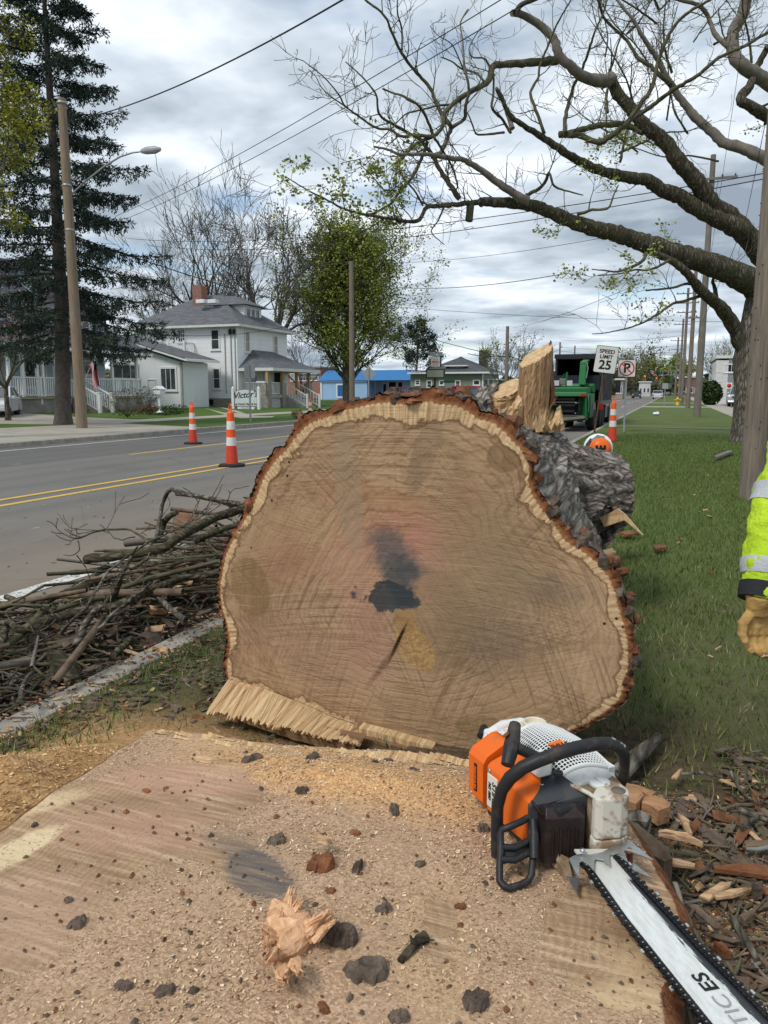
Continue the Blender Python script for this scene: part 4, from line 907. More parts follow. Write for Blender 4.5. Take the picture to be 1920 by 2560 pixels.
def frame(o,x,y):
 x=Vector(x).normalized();y=Vector(y);y=(y-x*x.dot(y)).normalized();z=x.cross(y);M=Matrix((x,y,z)).transposed().to_4x4();M.translation=Vector(o);return M
def smb():b=MB();b.X=SM;return b
def grubby(name,c,dirt,lo=0.5,hi=0.6,rough=0.5,metal=0.0):
 t=NT(name);n=t.noise(9,7,0.68,0.5);n2=t.noise(45,4,0.7)
 f=t.ma('ADD',t.ma('MULTIPLY',n,.75),t.ma('MULTIPLY',n2,.25));col=t.mix(t.rng(f,lo,hi,0,.85),c,dirt);t.bump(n2,.3,.003);return t.done(col,rough,metal)
ORANGE=grubby('orange_plastic',(.74,.135,.011),(.42,.13,.04),.56,.74,.36);SWHITE=grubby('saw_white_plastic',(0.66,0.67,0.66),(0.42,0.40,0.35),.52,.7);SGRUB=grubby('grubby_white_casting',(0.60,0.57,0.49),(0.24,0.135,0.07),.52,.58,.6)
SDIRT=grubby('oily_dusty_casting',(0.17,0.115,0.062),(0.38,0.31,0.22),.5,.6,.8);SBLK=grubby('saw_black_plastic',(0.018,0.019,0.021),(0.11,0.08,0.055),.52,.7,.48)
MUFF=grubby('burnt_muffler',(0.035,0.026,0.026),(0.075,0.06,0.055),.5,.7,.45,.5);SPIKE=grubby('bright_steel',(0.44,0.46,0.46),(0.24,0.19,0.14),.5,.66,.35,.8)
GREYP=mat('dark_grey_plastic',(0.035,0.04,0.045),.5,.15,10,spec=.4)
# crankcase under everything
b=smb();b.box((-.40,-.20,.012),(-.10,-.02,.15));b.box((-.34,-.06,.02),(-.15,.012,.13));b.build('crankcase',SBLK,saw,.008)
def cover(x0,x1,inset0=0.0,inset1=0.0,yb=-.12):
 prof=[(.020,.045),(.022,.155),(.012,.170),(-.045,.196),(yb,.204),(yb,.04)];b=smb();n=len(prof);vs=[]
 xs_=[x0,x0+.012,x1-.012,x1];ins=[inset0,0,0,inset1]
 for x,i_ in zip(xs_,ins):
  for(y,z)in prof:vs.append((x,y-(i_ if y>-.04 else 0),z-(i_ if z>.1 else 0)))
 b.add(vs,[(k*n+u,k*n+(u+1)%n,(k+1)*n+(u+1)%n,(k+1)*n+u)for k in range(3)for u in range(n)]+[tuple(range(n)),tuple(range(4*n-1,3*n-1,-1))]);return b
cover(-.425,-.339,.018,.003).build('filter_cover',ORANGE,saw,.006,3)
b=smb();V0=[(-.328,.020,.045),(-.245,.022,.045),(-.150,.020,.045),(-.150,-.02,.045),(-.20,-.12,.05),(-.328,-.12,.05)]
V1=[(-.328,.022,.158),(-.245,.024,.160),(-.152,.022,.150),(-.165,-.03,.17),(-.22,-.12,.19),(-.328,-.12,.2)]
V2=[(-.326,.008,.170),(-.250,.010,.172),(-.20,-.006,.172),(-.20,-.04,.186),(-.235,-.11,.20),(-.326,-.11,.206)]
b.add(V0+V1+V2,[(k*6+u,k*6+(u+1)%6,(k+1)*6+(u+1)%6,(k+1)*6+u)for k in range(2)for u in range(6)]+[tuple(range(12,18))]);b.build('engine_cover',ORANGE,saw,.006,3)
# white fan housing with lattice
def hz(u,v):return.196+.030*sin(pi*min(max(v,0),1)**.8)*(1-.25*u)+.012*sin(pi*u)-.015*u**3
def hp(u,v,dz=0.0):return(-.355+.185*u+.012*v,-.070-.150*v+.01*sin(pi*u),hz(u,v)+dz)
b=smb();N=14;vs=[hp(i/N,j/N,-.005)for i in range(N+1)for j in range(N+1)];b.add(vs,[(i*(N+1)+j,i*(N+1)+j+1,(i+1)*(N+1)+j+1,(i+1)*(N+1)+j)for i in range(N)for j in range(N)],True)
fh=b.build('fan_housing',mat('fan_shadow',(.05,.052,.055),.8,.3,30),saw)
b=smb()
for k in range(25):b.tube([hp(k/24,j/10)for j in range(11)],.0016,4,False,False)
for k in range(19):b.tube([hp(j/12,k/18)for j in range(13)],.0016,4,False,False)
b.build('grille',SWHITE,fh)
b=smb();b.tube([hp(0,j/10,-.002)for j in range(11)]+[hp(j/10,1,-.004)for j in range(1,11)]+[hp(1,1-j/10,-.004)for j in range(1,11)],.006,8);
vs=[];
for k in range(13):
 p=hp(1,k/12,-.003);wv=.006*sin(k*.9);vs+=[p,(p[0]+.028+wv*.3,p[1],p[2]-.028),(p[0]+.034+wv,p[1],p[2]-.060)]
b.add(vs,[(3*k+q,3*k+3+q,3*k+4+q,3*k+1+q)for k in range(12)for q in range(2)],True)
b.box((-.35,-.225,.06),(-.15,-.205,.185));b.build('housing_skirt',SWHITE,saw,.002)
# badge on the grille
b=smb();b.prism([hp(.60,.22,.003),hp(.80,.22,.003),hp(.80,.46,.003),hp(.60,.46,.003)],(0,0,.002));bd=b.build('badge',ORANGE,saw,.001)
Ws=lambda p:SM@Vector(p)
dX=(SM.to_3x3()@Vector((1,0,0)));dY=(SM.to_3x3()@Vector((0,1,0)));dZ=Vector((0,0,1))
BLKT=mat('black_print',(.012,.012,.012),.6,.1,5)
text_obj('STIHL',.022,frame(Ws(hp(.70,.34,.0064)),-dY*-1,dX)@Matrix.Diagonal((1,1,1,1)),BLKT,'lettering',bd,.0003,.0006,.2)
# rear handle and tank
b=smb();b.tube([(-.375,-.205,.175),(-.41,-.19,.182),(-.437,-.155,.186),(-.447,-.105,.184),(-.445,-.065,.17),(-.43,-.04,.14),(-.42,-.03,.08)],[.016,.017,.017,.017,.017,.017,.017],12);b.box((-.46,-.175,.02),(-.39,-.05,.185));b.build('rear_handle',SWHITE,saw,.008,3)
b=smb();b.tube([(-.485,-.12,.03),(-.492,-.10,.12),(-.485,-.07,.17),(-.465,-.05,.16)],.012,8);b.build('handle_grip',SBLK,saw)
b=smb();b.lathe([(.030,0),(.031,.018),(.028,.020),(.024,.019),(.022,.008),(.0,.008)],(-.375,-.155,.200),20);b.box((-.42,-.20,.17),(-.33,-.12,.202));b.build('fuel_cap',mat('yellowed_plastic',(.62,.57,.43),.4,.1,9),saw,.002)
# starter handle: white socket, neck, T-grip
b=smb();b.box((-.215,-.055,.19),(-.170,-.015,.238));b.build('starter_socket',SWHITE,saw,.006,3)
T0=(-.190,-.025,.232);T1=(-.225,.020,.255)
b=smb();b.tube([T0,tuple((Vector(T0)*.5+Vector(T1)*.5)),T1],[.013,.0125,.014],12)
b.tube([(-.262,-.012,.285),(-.243,.005,.272),(-.225,.022,.258),(-.208,.040,.240),(-.198,.052,.226)],[.014,.0165,.019,.017,.015],10);b.build('starter_grip',SBLK,saw,.001)
b=smb();b.lathe([(.0085,0),(.009,.003),(.006,.004),(.0,.004)],(-.236,.030,.278),12,axis=(-.4,.5,.8));b.build('grip_plug',REDBARK,saw)
# wrap handle
hpts=[(-.187,.081,.015),(-.192,.080,.07),(-.198,.076,.13),(-.188,.072,.175),(-.172,.062,.21),(-.155,.040,.238),(-.140,.010,.255),(-.125,-.03,.270),(-.112,-.07,.280),(-.103,-.115,.284),(-.095,-.150,.282),(-.088,-.172,.272),(-.088,-.188,.250),(-.10,-.205,.215),(-.12,-.222,.17),(-.150,-.236,.12),(-.16,-.24,.08)]
b=smb();b.tube(hpts,[.014]*4+[.0155]*6+[.0145]*3+[.012]*4,14);hnd=b.build('front_handle',SBLK,saw)
b=smb();b.tube([(-.0925,-.155,.2935),(-.089,-.163,.2905)],[.004,.003],5);b.tube([(-.083,-.172,.284),(-.080,-.182,.274)],[.003,.005],5);b.build('worn_spot',SPIKE,hnd)
# dark deck between cover and muffler, with collar
b=smb();top=[(-.205,-.055,.192),(-.165,-.072,.196),(-.098,-.105,.168),(-.118,-.055,.155),(-.135,-.018,.145),(-.150,.026,.145),(-.19,.0,.168)]
b.prism([Vector(p)for p in top],(0,0,-.10));b.build('brake_housing',GREYP,saw,.005)
b=smb();b.lathe([(.012,0),(.012,.006),(.008,.006),(.007,.003),(0,.003)],(-.160,-.062,.196),14);b.build('screw_boss',SBLK,saw)
# hand guard: two posts, crossbars, window
def bar(b,*pts,r=.009):b.tube([Vector(p)for p in pts],r,8)
GU=lambda zx,zy,h:SM.inverted()@G(zx/3.072+1140,zy/3.072+1740,ZS+h)
b=smb();g1=[GU(600,850,.14),GU(585,900,.125),GU(560,930,.115),GU(500,965,.115),GU(420,1000,.11),GU(355,1025,.10),GU(340,1060,.09),GU(345,1180,.065),GU(335,1300,.04),GU(335,1420,.018),GU(365,1460,.012),GU(410,1475,.010),GU(500,1450,.010),GU(555,1420,.014),GU(580,1370,.025),GU(592,1250,.045),GU(585,1100,.075),GU(575,980,.10),GU(585,900,.12)]
b.tube(g1,[.008]*len(g1),8);b.tube([GU(345,1160,.068),GU(450,1165,.068),GU(560,1110,.072)],.008,8);b.tube([GU(345,1255,.05),GU(450,1260,.05),GU(585,1190,.055)],.008,8)
b.add([GU(350,1165,.066),GU(450,1170,.064),GU(575,1115,.068),GU(585,1195,.052),GU(450,1262,.046),GU(350,1258,.046)],[(0,1,4,5),(1,2,3,4)])
b.tube([GU(590,900,.12),GU(600,1050,.09),GU(600,1250,.05)],.011,8);b.build('hand_guard',SBLK,saw,.0)
# muffler
b=smb();t1=[(-.158,.004,.138),(-.110,.006,.128),(-.080,-.078,.128),(-.098,-.092,.140),(-.155,-.088,.145)];t0=[(p[0],p[1],.020)for p in t1]
tin=[(-.152,-.004,.150),(-.122,-.003,.146),(-.100,-.066,.146),(-.108,-.082,.150),(-.150,-.080,.152)]
b.add(t0+t1+tin,[(k*5+u,k*5+(u+1)%5,(k+1)*5+(u+1)%5,(k+1)*5+u)for k in range(2)for u in range(5)]+[(10,11,12,13,14)])
for k in range(4):
 f=.18+.2*k;x=-.110+.030*f;y=.006-.084*f;b.tube([(x+.0015,y,.03),(x+.0015,y,.105)],.0035,6)
b.build('muffler',MUFF,saw,.010,3)
b=smb();b.tube([(-.165,.012,.150),(-.112,.014,.140),(-.16,.012,.14)],.004,6);b.lathe([(.006,0),(.006,.004),(0,.005)],(-.108,-.098,.150),10);b.lathe([(.006,0),(.006,.004),(0,.005)],(-.160,.008,.145),10);b.build('muffler_bracket',MUFF,saw)
# dusty deck and oil cap
b=smb();b.prism([Vector(p)for p in[(-.20,-.105,.168),(-.090,-.100,.165),(-.055,-.095,.162),(-.060,-.185,.162),(-.12,-.215,.165),(-.20,-.215,.17)]],(0,0,-.14));b.build('oil_tank',SDIRT,saw,.006)
b=smb();b.lathe([(.0245,0),(.026,.004),(.025,.008),(.021,.010),(0,.010)],(-.128,-.158,.164),20);b.box((-.150,-.162,.172),(-.106,-.154,.179));b.build('oil_cap',SWHITE,saw,.0015)
b=smb();b.tube([(-.175,-.075,.172),(-.13,-.085,.176),(-.09,-.092,.178),(-.060,-.088,.182)],[.004,.005,.005,.004],6);b.build('casting_lip',SGRUB,saw)
# white front block over the bar
b=smb();pl=[(-.072,-.088),(-.052,-.082),(-.042,-.095),(-.030,-.135),(-.034,-.160),(-.055,-.178),(-.085,-.180),(-.095,-.12)]
b.prism([Vector((x,y,.088))for x,y in pl],(0,0,.098));b.build('bar_cover',SGRUB,saw,.006,3)
b=smb();b.prism([Vector((-.047+(x+.06)*1.03-.013,-.13+(y+.13)*1.03,.058))for x,y in pl],(0,0,.0285));b.build('bar_cover_base',SGRUB,saw,.003)
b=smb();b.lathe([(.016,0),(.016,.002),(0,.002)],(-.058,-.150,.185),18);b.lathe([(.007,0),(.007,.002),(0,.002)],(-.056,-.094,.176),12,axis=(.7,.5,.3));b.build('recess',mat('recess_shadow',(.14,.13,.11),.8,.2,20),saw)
# bumper spikes: two plates
BB=lambda zx,zy,h:SM.inverted()@G(zx/5.184+1340,zy/5.184+1960,ZS+h)
def spikes(pts,h0,th_):b=smb();return b.prism([BB(x,y,h0)for x,y in pts],(0,0,-th_))
UP_=[(425,960),(500,920),(720,910),(860,880),(1150,715),(1215,722),(1300,800),(1520,978),(1240,870),(1160,850),(1140,865),(1195,1005),(1080,930),(975,905),(955,930),(960,1055),(860,975),(775,965),(760,985),(745,1112),(680,1040),(600,990),(565,1010),(560,1205),(500,1120)]
spikes(UP_,.082,.004).build('bumper_spike',SPIKE,saw,.0008)
LO_=[(400,1190),(560,1215),(640,1230),(560,1260),(545,1300),(530,1420),(470,1330)]
spikes(LO_,.022,.004).build('bumper_spike',SPIKE,saw,.0008)
spikes([(1130,1020),(1260,1010),(1320,1060),(1505,1215),(1300,1130),(1160,1085)],.03,.004).build('bumper_spike',SPIKE,saw,.0008)
b=smb();p=BB(1210,860,.08);q=BB(1215,990,.03);b.tube([p,q],.007,10);b.build('spacer',REDBARK,saw)
b=smb();p=BB(605,870,.088);b.lathe([(.006,0),(.006,.005),(0,.006)],tuple(p),6);b.build('bar_nut',SPIKE,saw)
b=smb();b.prism([BB(120,800,.05),BB(420,950,.05),BB(470,1180,.02),BB(380,1130,.02),BB(130,850,.04)],(0,0,-.02));b.build('chain_catcher',SDIRT,saw,.002)
# guide bar and chain
def bh(s):return.072-.066*s
def BL(s):return G(np.interp(s,[0,.38,1,1.35],[1456,1552,1756,1880]),np.interp(s,[0,.38,1,1.35],[2164,2302,2560,2712]),ZS+bh(s))
def BR(s):return G(np.interp(s,[0,.15,.38,.62,1,1.35],[1562,1606,1680,1762,1905,2050]),np.interp(s,[0,.15,.38,.62,1,1.35],[2160,2210,2288,2377,2520,2665]),ZS+bh(s))
def bar_mat():
 t=NT('painted_bar');u=t.tc.outputs['UV'];x=t.xyz(u);n=t.noise(9,7,.7,.3,u);n2=t.noise(26,5,.7,.2,t.map((1,.3,1),src=u))
 edge=t.rng(t.ma('ADD',x[0],t.ma('MULTIPLY',t.ma('SUBTRACT',n2,.5),.5)),t_e:=.80,.82);edge=t.ma('MULTIPLY',edge,t.rng(x[1],.10,.12))
 c=t.mix(t.rng(n,.35,.7),(.52,.53,.50),(.70,.73,.73));c=t.mix(t.rng(x[1],.0,.3,.55,0),c,(.42,.38,.31));c=t.mix(edge,c,(.028,.032,.038))
 scr=t.ma('MULTIPLY',t.rng(t.noise(1,4,.7,.6,t.map((22,60,1),src=u)),.665,.69),t.rng(t.noise(5,3,.5,0,u),.42,.52));c=t.mix(t.ma('MULTIPLY',scr,.85),c,(.03,.035,.04))
 return t.done(c,.38,.0,.5)
N=40;vs=[];uv=[]
for k in range(N+1):
 s=-.12+1.47*k/N;a=BL(max(s,0))if s>=0 else BL(0)+(BL(0)-BL(.12))*(-s/.12);c=BR(max(s,0))if s>=0 else BR(0)+(BR(0)-BR(.12))*(-s/.12)
 for q in range(9):f=.08+.84*q/8;vs.append(a.lerp(c,f));uv.append((q/8,s))
n1=len(vs);vs=vs+[v-Vector((0,0,.005))for v in vs];fs=[(k*9+q,k*9+q+1,(k+1)*9+q+1,(k+1)*9+q)for k in range(N)for q in range(8)];fs+=[(k*9,(k+1)*9,n1+(k+1)*9,n1+k*9)for k in range(N)]+[(k*9+8,n1+k*9+8,n1+(k+1)*9+8,(k+1)*9+8)for k in range(N)]
me=bpy.data.meshes.new('guide_bar');me.from_pydata([tuple(v)for v in vs],[],fs);ul=me.uv_layers.new(name='UVMap');uv2=uv+uv
for lp in me.loops:ul.data[lp.index].uv=uv2[lp.vertex_index]
bar_o=link('guide_bar',me,bar_mat(),saw)
md=frame(BL(.94).lerp(BR(.94),.60)+Vector((0,0,.0015)),(BR(1)-BR(.5)),-(BL(.9)-BR(.9)));dirv=(BR(1)-BR(.5)).normalized()
acr=(BR(.8)-BL(.8)).normalized()
text_obj('ES',.040,frame(BL(.80).lerp(BR(.80),.55)+Vector((0,0,.0012)),-dirv,-acr),BLKT,'lettering',bar_o,.0003,.0008,.25,'CENTER')
text_obj('ROLLOMATIC',.040,frame(BL(.88).lerp(BR(.88),.55)+Vector((0,0,.0012)),-dirv,-acr),mat('grey_print',(.28,.29,.29),.5,.1,9),'lettering',bar_o,.0003,-.0002,.25,'RIGHT')
CHAINR=mat('worn_rivet',(.22,.22,.21),.4,.2,50,metal=.8)
for side,fn in((0,BL),(1,BR)):
 chn=MB();cuts=[];riv=MB()
 s=-.06;k=0;off=-1 if side==0 else 1
 while s<1.34:
  s2=s+.032;a=fn(max(s,0))if s>=0 else fn(0)+(fn(0)-fn(.1))*(-s/.1);c=fn(max(s2,0))if s2>=0 else fn(0)+(fn(0)-fn(.1))*(-s2/.1);d=(c-a);L=d.length;ac=acr*off
  a2=a-ac*.004+Vector((0,0,.002));c2=c-ac*.004+Vector((0,0,.002));mid=(a2+c2)/2
  chn.beam(a2,c2-d*.12,.009,.009);chn.beam(mid-d*.5-ac*.006,mid+d*.38-ac*.006,.006,.008)
  if k%2==0:chn.prism([mid+ac*.004-d*.3,mid+ac*.011-d*.05,mid+ac*.009+d*.3,mid+ac*.004+d*.35],(0,0,.003))
  riv.lathe([(.0022,0),(.0022,.0014),(0,.0018)],tuple(mid+Vector((0,0,.0055))),7)
  if k%7==(2 if side else 5):cuts.append(MB().box((-.004,-.0025,0),(.004,.0025,.004),frame(mid+ac*.010+Vector((0,0,.001)),d,ac)))
  s=s2;k+=1
 ch=chn.build('chain',grubby('oiled_chain',(.022,.022,.024),(.10,.09,.08),.5,.7,.4,.6),saw);riv.build('rivets',CHAINR,ch)
 for cut in cuts:cut.build('cutter',mat('bright_cutter',(.45,.47,.47),.25,.05,9,metal=.6),ch)
b=smb()
for(x,y,z,a)in[(-.315,.0225,.150,(0,1,0)),(-.262,.0245,.062,(0,1,0)),(-.34,-.065,.206,(0,0,1)),(-.175,-.03,.172,(0,0,1)),(-.40,.0205,.05,(0,1,0))]:b.lathe([(.006,0),(.0058,.002),(.003,.002),(.0028,.0008),(0,.0008)],(x,y,z),10,axis=a)
b.build('screw',SPIKE,saw)
# stickers
b=smb();b.box((-.318,.0225,.060),(-.275,.0262,.145));lab=b.build('label_plate',mat('label_white',(.66,.64,.58),.5,.05,9),saw,.003,3)
nrm=dY
text_obj('STIHL',.023,frame(Ws((-.287,.0266,.103)),-dZ,dX),BLKT,'lettering',lab,.0004,.0007,.2);text_obj('MS 880',.015,frame(Ws((-.306,.0266,.103)),-dZ,dX),BLKT,'lettering',lab,.0004,.0005,.2)
b=smb();b.box((-.384,.0200,.066),(-.371,.0232,.140));mg=b.build('model_badge',BLKT,saw,.001)
text_obj('MAGNUM',.0135,frame(Ws((-.3775,.0236,.103)),-dZ,dX),ORANGE,'lettering',mg,.0003,.0003,.1)
b=smb();b.prism([Vector(p)for p in[(-.402,-.055,.2005),(-.350,-.055,.2005),(-.350,-.088,.2032),(-.402,-.088,.2032)]],(0,0,.0015));b.build('warning_label',mat('printed_label',(.62,.6,.58),.5,.3,60),saw)
# ================= trees =================
def seg_mesh(name,segs,n,m,parent,twig=True):
 """segs: array (k,8) p0 p1 r0 r1 -> prisms; uv along the branch"""
 s=np.asarray(segs,float);a,b_,r0,r1=s[:,:3],s[:,3:6],s[:,6],s[:,7];d=b_-a;L=np.linalg.norm(d,axis=1)+1e-9;d=d/L[:,None]
 ref=np.where(np.abs(d[:,2:3])<0.9,np.array([[0,0,1.0]]),np.array([[1.0,0,0]]));x=np.cross(d,ref);x/=np.linalg.norm(x,axis=1)[:,None];y=np.cross(d,x)
 th=2*pi*np.arange(n)/n;c=np.cos(th)[None,:,None];sn=np.sin(th)[None,:,None]
 A=a[:,None]+(x[:,None]*c+y[:,None]*sn)*r0[:,None,None];B=(b_+d*(r1*0.3)[:,None])[:,None]+(x[:,None]*c+y[:,None]*sn)*r1[:,None,None]
 V=np.concatenate([A,B],1).reshape(-1,3);k=len(s);base=(np.arange(k)*2*n)[:,None];i=np.arange(n)[None];j=(i+1)%n
 F=np.stack([base+i,base+j,base+n+j,base+n+i],-1).reshape(-1,4);me=npmesh(name,V,F,True)
 return link(name,me,m,parent)
class Grow:
 def __init__(s,seed):s.r=random.Random(seed);s.segs=[];s.tips=[];s.tipdir=[]
 def poly(s,pts,rad):
  for i in range(len(pts)-1):s.segs.append((*pts[i],*pts[i+1],rad[i],rad[i+1]))
 def twig(s,p,d,L,r,lvl,kids=3,up=0.15,wob=0.35,spread=0.8,shrink=0.55,rmin=0.004,leaf=True):
  n=max(3,int(3+lvl*1.2));p=Vector(p);d=Vector(d).normalized();pts=[p.copy()];rad=[r]
  for i in range(n):
   d=(d+Vector((s.r.uniform(-1,1),s.r.uniform(-1,1),s.r.uniform(-1,1)))*wob*0.5+Vector((0,0,up*0.3))).normalized();p=p+d*(L/n);pts.append(p.copy());rad.append(max(rmin,r*(1-0.75*(i+1)/n)))
  s.poly(pts,rad)
  if lvl<=0:s.tips.append(tuple(pts[-1]));s.tips.append(tuple(pts[-2]));return
  s.tips.append(tuple(pts[-1]))
  for k in range(kids):
   i=s.r.randint(max(1,n//3),n);dd=(pts[i]-pts[i-1]).normalized();o=Vector((s.r.uniform(-1,1),s.r.uniform(-1,1),s.r.uniform(-0.7,1)));o=(o-dd*o.dot(dd)).normalized()
   s.twig(pts[i],dd+o*spread,L*shrink*s.r.uniform(0.7,1.25),max(rmin,rad[i]*0.7),lvl-1,kids,up,wob,spread,shrink,rmin)
def leaves(name,pts,size,per,jit,m,parent,seed,flat=0.6):
 rg=np.random.default_rng(seed);pts=np.repeat(np.asarray(pts,float),per,0);n=len(pts);pts=pts+rg.normal(0,jit,(n,3));sz=size*rg.uniform(0.5,1.4,n)[:,None]
 u=rg.normal(0,1,(n,3));u[:,2]*=flat;u/=np.linalg.norm(u,axis=1)[:,None];v=rg.normal(0,1,(n,3));v-=u*(u*v).sum(1)[:,None];v/=np.linalg.norm(v,axis=1)[:,None]
 q=np.stack([pts-u*sz*.5,pts+v*sz*.35,pts+u*sz*.6,pts-v*sz*.35],1).reshape(-1,3);me=npmesh(name,q,np.arange(4*n).reshape(n,4));a=me.attributes.new('tone','FLOAT','POINT')
 cl=rg.random(n//per+1).repeat(per)[:n]*.5+rg.random(n)*.5;a.data.foreach_set('value',np.repeat(cl,4).astype(np.float32));return link(name,me,m,parent)
LEAFY=tone_mat('young_maple_leaves',[(0,(.16,.20,.045)),(.5,(.27,.31,.08)),(1,(.42,.44,.14))],.6)
LEAFG=tone_mat('fresh_green_leaves',[(0,(.06,.085,.015)),(.4,(.17,.21,.03)),(.8,(.27,.30,.05)),(1,(.40,.42,.10))],.7)
LEAFO=tone_mat('olive_leaves',[(0,(.10,.11,.014)),(.5,(.24,.24,.025)),(1,(.40,.38,.05))],.7)
LEAFH=tone_mat('hazy_olive_leaves',[(0,(.06,.065,.03)),(.5,(.12,.12,.04)),(1,(.20,.19,.07))],.8)
NEEDLE=tone_mat('spruce_needles',[(0,(.012,.022,.018)),(.5,(.026,.045,.036)),(1,(.055,.085,.07))],.8)
PINK=tone_mat('magnolia_petals',[(0,(.30,.12,.13)),(.5,(.50,.28,.28)),(1,(.68,.52,.50))],.6)
SHRUB=tone_mat('shrub_leaves',[(0,(.012,.03,.008)),(.6,(.03,.06,.015)),(1,(.06,.10,.02))],.8)
BRANCH=mat('dark_branch',(.075,.062,.042),.95,.4,6,.6,40,c2=(.13,.125,.07));PALEB=mat('dead_branch',(.17,.148,.125),.95,.35,5,.6,40)
GREYTW=mat('bare_twigs',(.10,.088,.076),.95,.3,4);MAPLE=bark_mat('maple_bark',(.085,.072,.052),(.175,.155,.12),axis='Z',scale=1.3,moss=.75);TRUNKG=bark_mat('tree_trunk_bark',(.12,.105,.085),(.24,.21,.18),axis='Z',scale=1.2,moss=.4)
# ---- hero maple on the right
maple=thing('maple_tree',P(1862,1108,20.3)*1,'large budding maple on the right lawn, its long mossy limbs spreading over the street','tree')
maple.location.z=.12
def r2(zx,zy):return(zx/2.592+640,zy/2.592)
def r3(zx,zy):return(zx/2.592+1280,zy/2.592)
def r8(zx,zy):return(zx/3.687+1480,zy/3.687+600)
GW=Grow(5)
def limb(pts,w0,w1,d0,d1,m=None,wob=.0,name='limb',own=True,tw=0.55,par=None):
 """pts px list; widths in px; depth from d0 to d1; smooth + small kinks"""
 n=len(pts);out=[];rad=[]
 cum=[0]
 for i in range(1,n):cum.append(cum[-1]+hypot(pts[i][0]-pts[i-1][0],pts[i][1]-pts[i-1][1]))
 T=cum[-1];steps=max(8,int(T/9));rr=random.Random(int(pts[0][0]*7+pts[0][1]))
 for k in range(steps+1):
  q=T*k/steps;i=max(j for j in range(n)if cum[j]<=q+1e-6);i=min(i,n-2);f=(q-cum[i])/(cum[i+1]-cum[i]+1e-9)
  g=lambda c:(lambda p0,p1,p2,p3:.5*(2*p1+(p2-p0)*f+(2*p0-5*p1+4*p2-p3)*f*f+(3*p1-p0-3*p2+p3)*f**3))(pts[max(i-1,0)][c],pts[i][c],pts[i+1][c],pts[min(i+2,n-1)][c])
  s=k/steps;d=d0+(d1-d0)*s+.25*sin(s*7+pts[0][0]);w=w0+(w1-w0)*s**.8
  p=P(g(0)+rr.uniform(-1,1)*min(1.4,w*.12),g(1)+rr.uniform(-1,1)*min(1.4,w*.12),d);out.append(p);rad.append(max(.006,w/2/FPX*d*(1+rr.uniform(-.07,.07))))
 if own:
  mb=MB();mb.tube(out,rad,14 if w0>18 else 7,True,True,.07 if w0>18 else.03,3);o=mb.build(name,m or MAPLE,par or maple)
 else:GW.poly([tuple(p)for p in out],rad)
 for k in range(3,len(out)):
  if rad[k]<.16 and GW.r.random()<tw*(.46 if rad[k]<.06 else.22):
   dd=(out[k]-out[k-1]).normalized();o_=Vector((GW.r.uniform(-1,1),GW.r.uniform(-1,1),GW.r.uniform(-.6,1)));o_=(o_-dd*o_.dot(dd)).normalized()
   GW.twig(out[k],dd*.7+o_,GW.r.uniform(.3,1.1),min(rad[k]*.5,.016),2 if GW.r.random()<.6 else 1,3,.1,.55,.9,.6,.0045)
 return out
 # trunk
tp_=[P(1862,1112,20.3),P(1862,1060,20.3),P(1866,980,20.3),P(1868,900,20.3),P(1876,840,20.2),P(1892,760,20.2),P(1912,690,20.2),P(1945,600,20.2),P(1960,520,20.2)]
V=[];
mb=MB();mb.tube([tp_[0]-Vector((0,0,.25))]+tp_,[.46,.40,.31,.30,.34,.29,.29,.27,.22,.18],22,True,True,.07,4);mb.build('trunk',TRUNKG,maple)
limb([(1925,760),(1885,712),(1830,682),(1760,655),(1690,634),(1600,604),(1540,584),(1450,562),(1380,532),(1330,514),(1280,508),(1203,505)],72,22,20.2,17.5,name='limb')
limb([(1215,503),r2(1200,1335),r2(1110,1345),r2(1060,1420),r2(1000,1437),r2(860,1415),r2(700,1390),r2(560,1350),r2(450,1290),r2(330,1230),r2(200,1150)],15,2.5,17.5,15,name='limb')
limb([(1930,660),r3(1600,1620),r3(1500,1500),r3(1400,1400),r3(1300,1330),r3(1200,1180),r3(1080,1050),r3(1000,930),r3(850,800),r3(780,720),r3(680,600),r3(640,505)],58,26,20.2,18.6,name='limb')
limb([r3(645,510),r3(560,525),r3(450,490),r3(380,430),r3(310,370),r3(270,250),r3(200,180),r3(100,110),r3(5,82)],32,15,18.6,17.4,PALEB,name='limb')
limb([r3(20,80),r3(60,30),r3(130,0),r3(200,-30)],14,9,17.4,17.2,MAPLE)
limb([r3(300,385),r3(200,402),r3(0,415),r2(1540,430),r2(1500,530),r2(1400,590),r2(1290,660),r2(1220,740),r2(1210,820),r2(1150,880),r2(1040,930),r2(950,1020),r2(910,1100),r2(905,1210)],22,5,18.2,15.8,BRANCH)
limb([r3(1500,1500),r3(1300,1400),r3(1200,1350),r3(1100,1280),r3(950,1220),r3(880,1170),r3(700,1140),r3(560,1100),r3(430,1040),r3(300,960),r3(200,890),r3(100,830),r3(0,760),r2(1620,700),r2(1590,640),r2(1555,575)],50,8,20.1,16.6)
limb([r3(100,1300),r3(0,1250),r2(1550,1170),r2(1440,1090),r2(1340,1035),r2(1280,1030),r2(1180,1010),r2(1080,1000),r2(940,1000),r2(860,970),r2(760,950)],22,5,17.9,15.6,PALEB)
limb([(1940,410),r3(1500,960),r3(1380,930),r3(1300,860),r3(1190,760),r3(1100,650),r3(1040,560),r3(1000,500),r3(940,380),r3(850,240),r3(800,150),r3(690,10),r3(640,-60)],34,5,20.6,20,PALEB)
limb([r3(1040,560),r3(900,430),r3(810,370),r3(760,280),r3(690,210),r3(600,120),r3(560,10),r3(540,-50)],13,5,20.3,19.6,BRANCH)
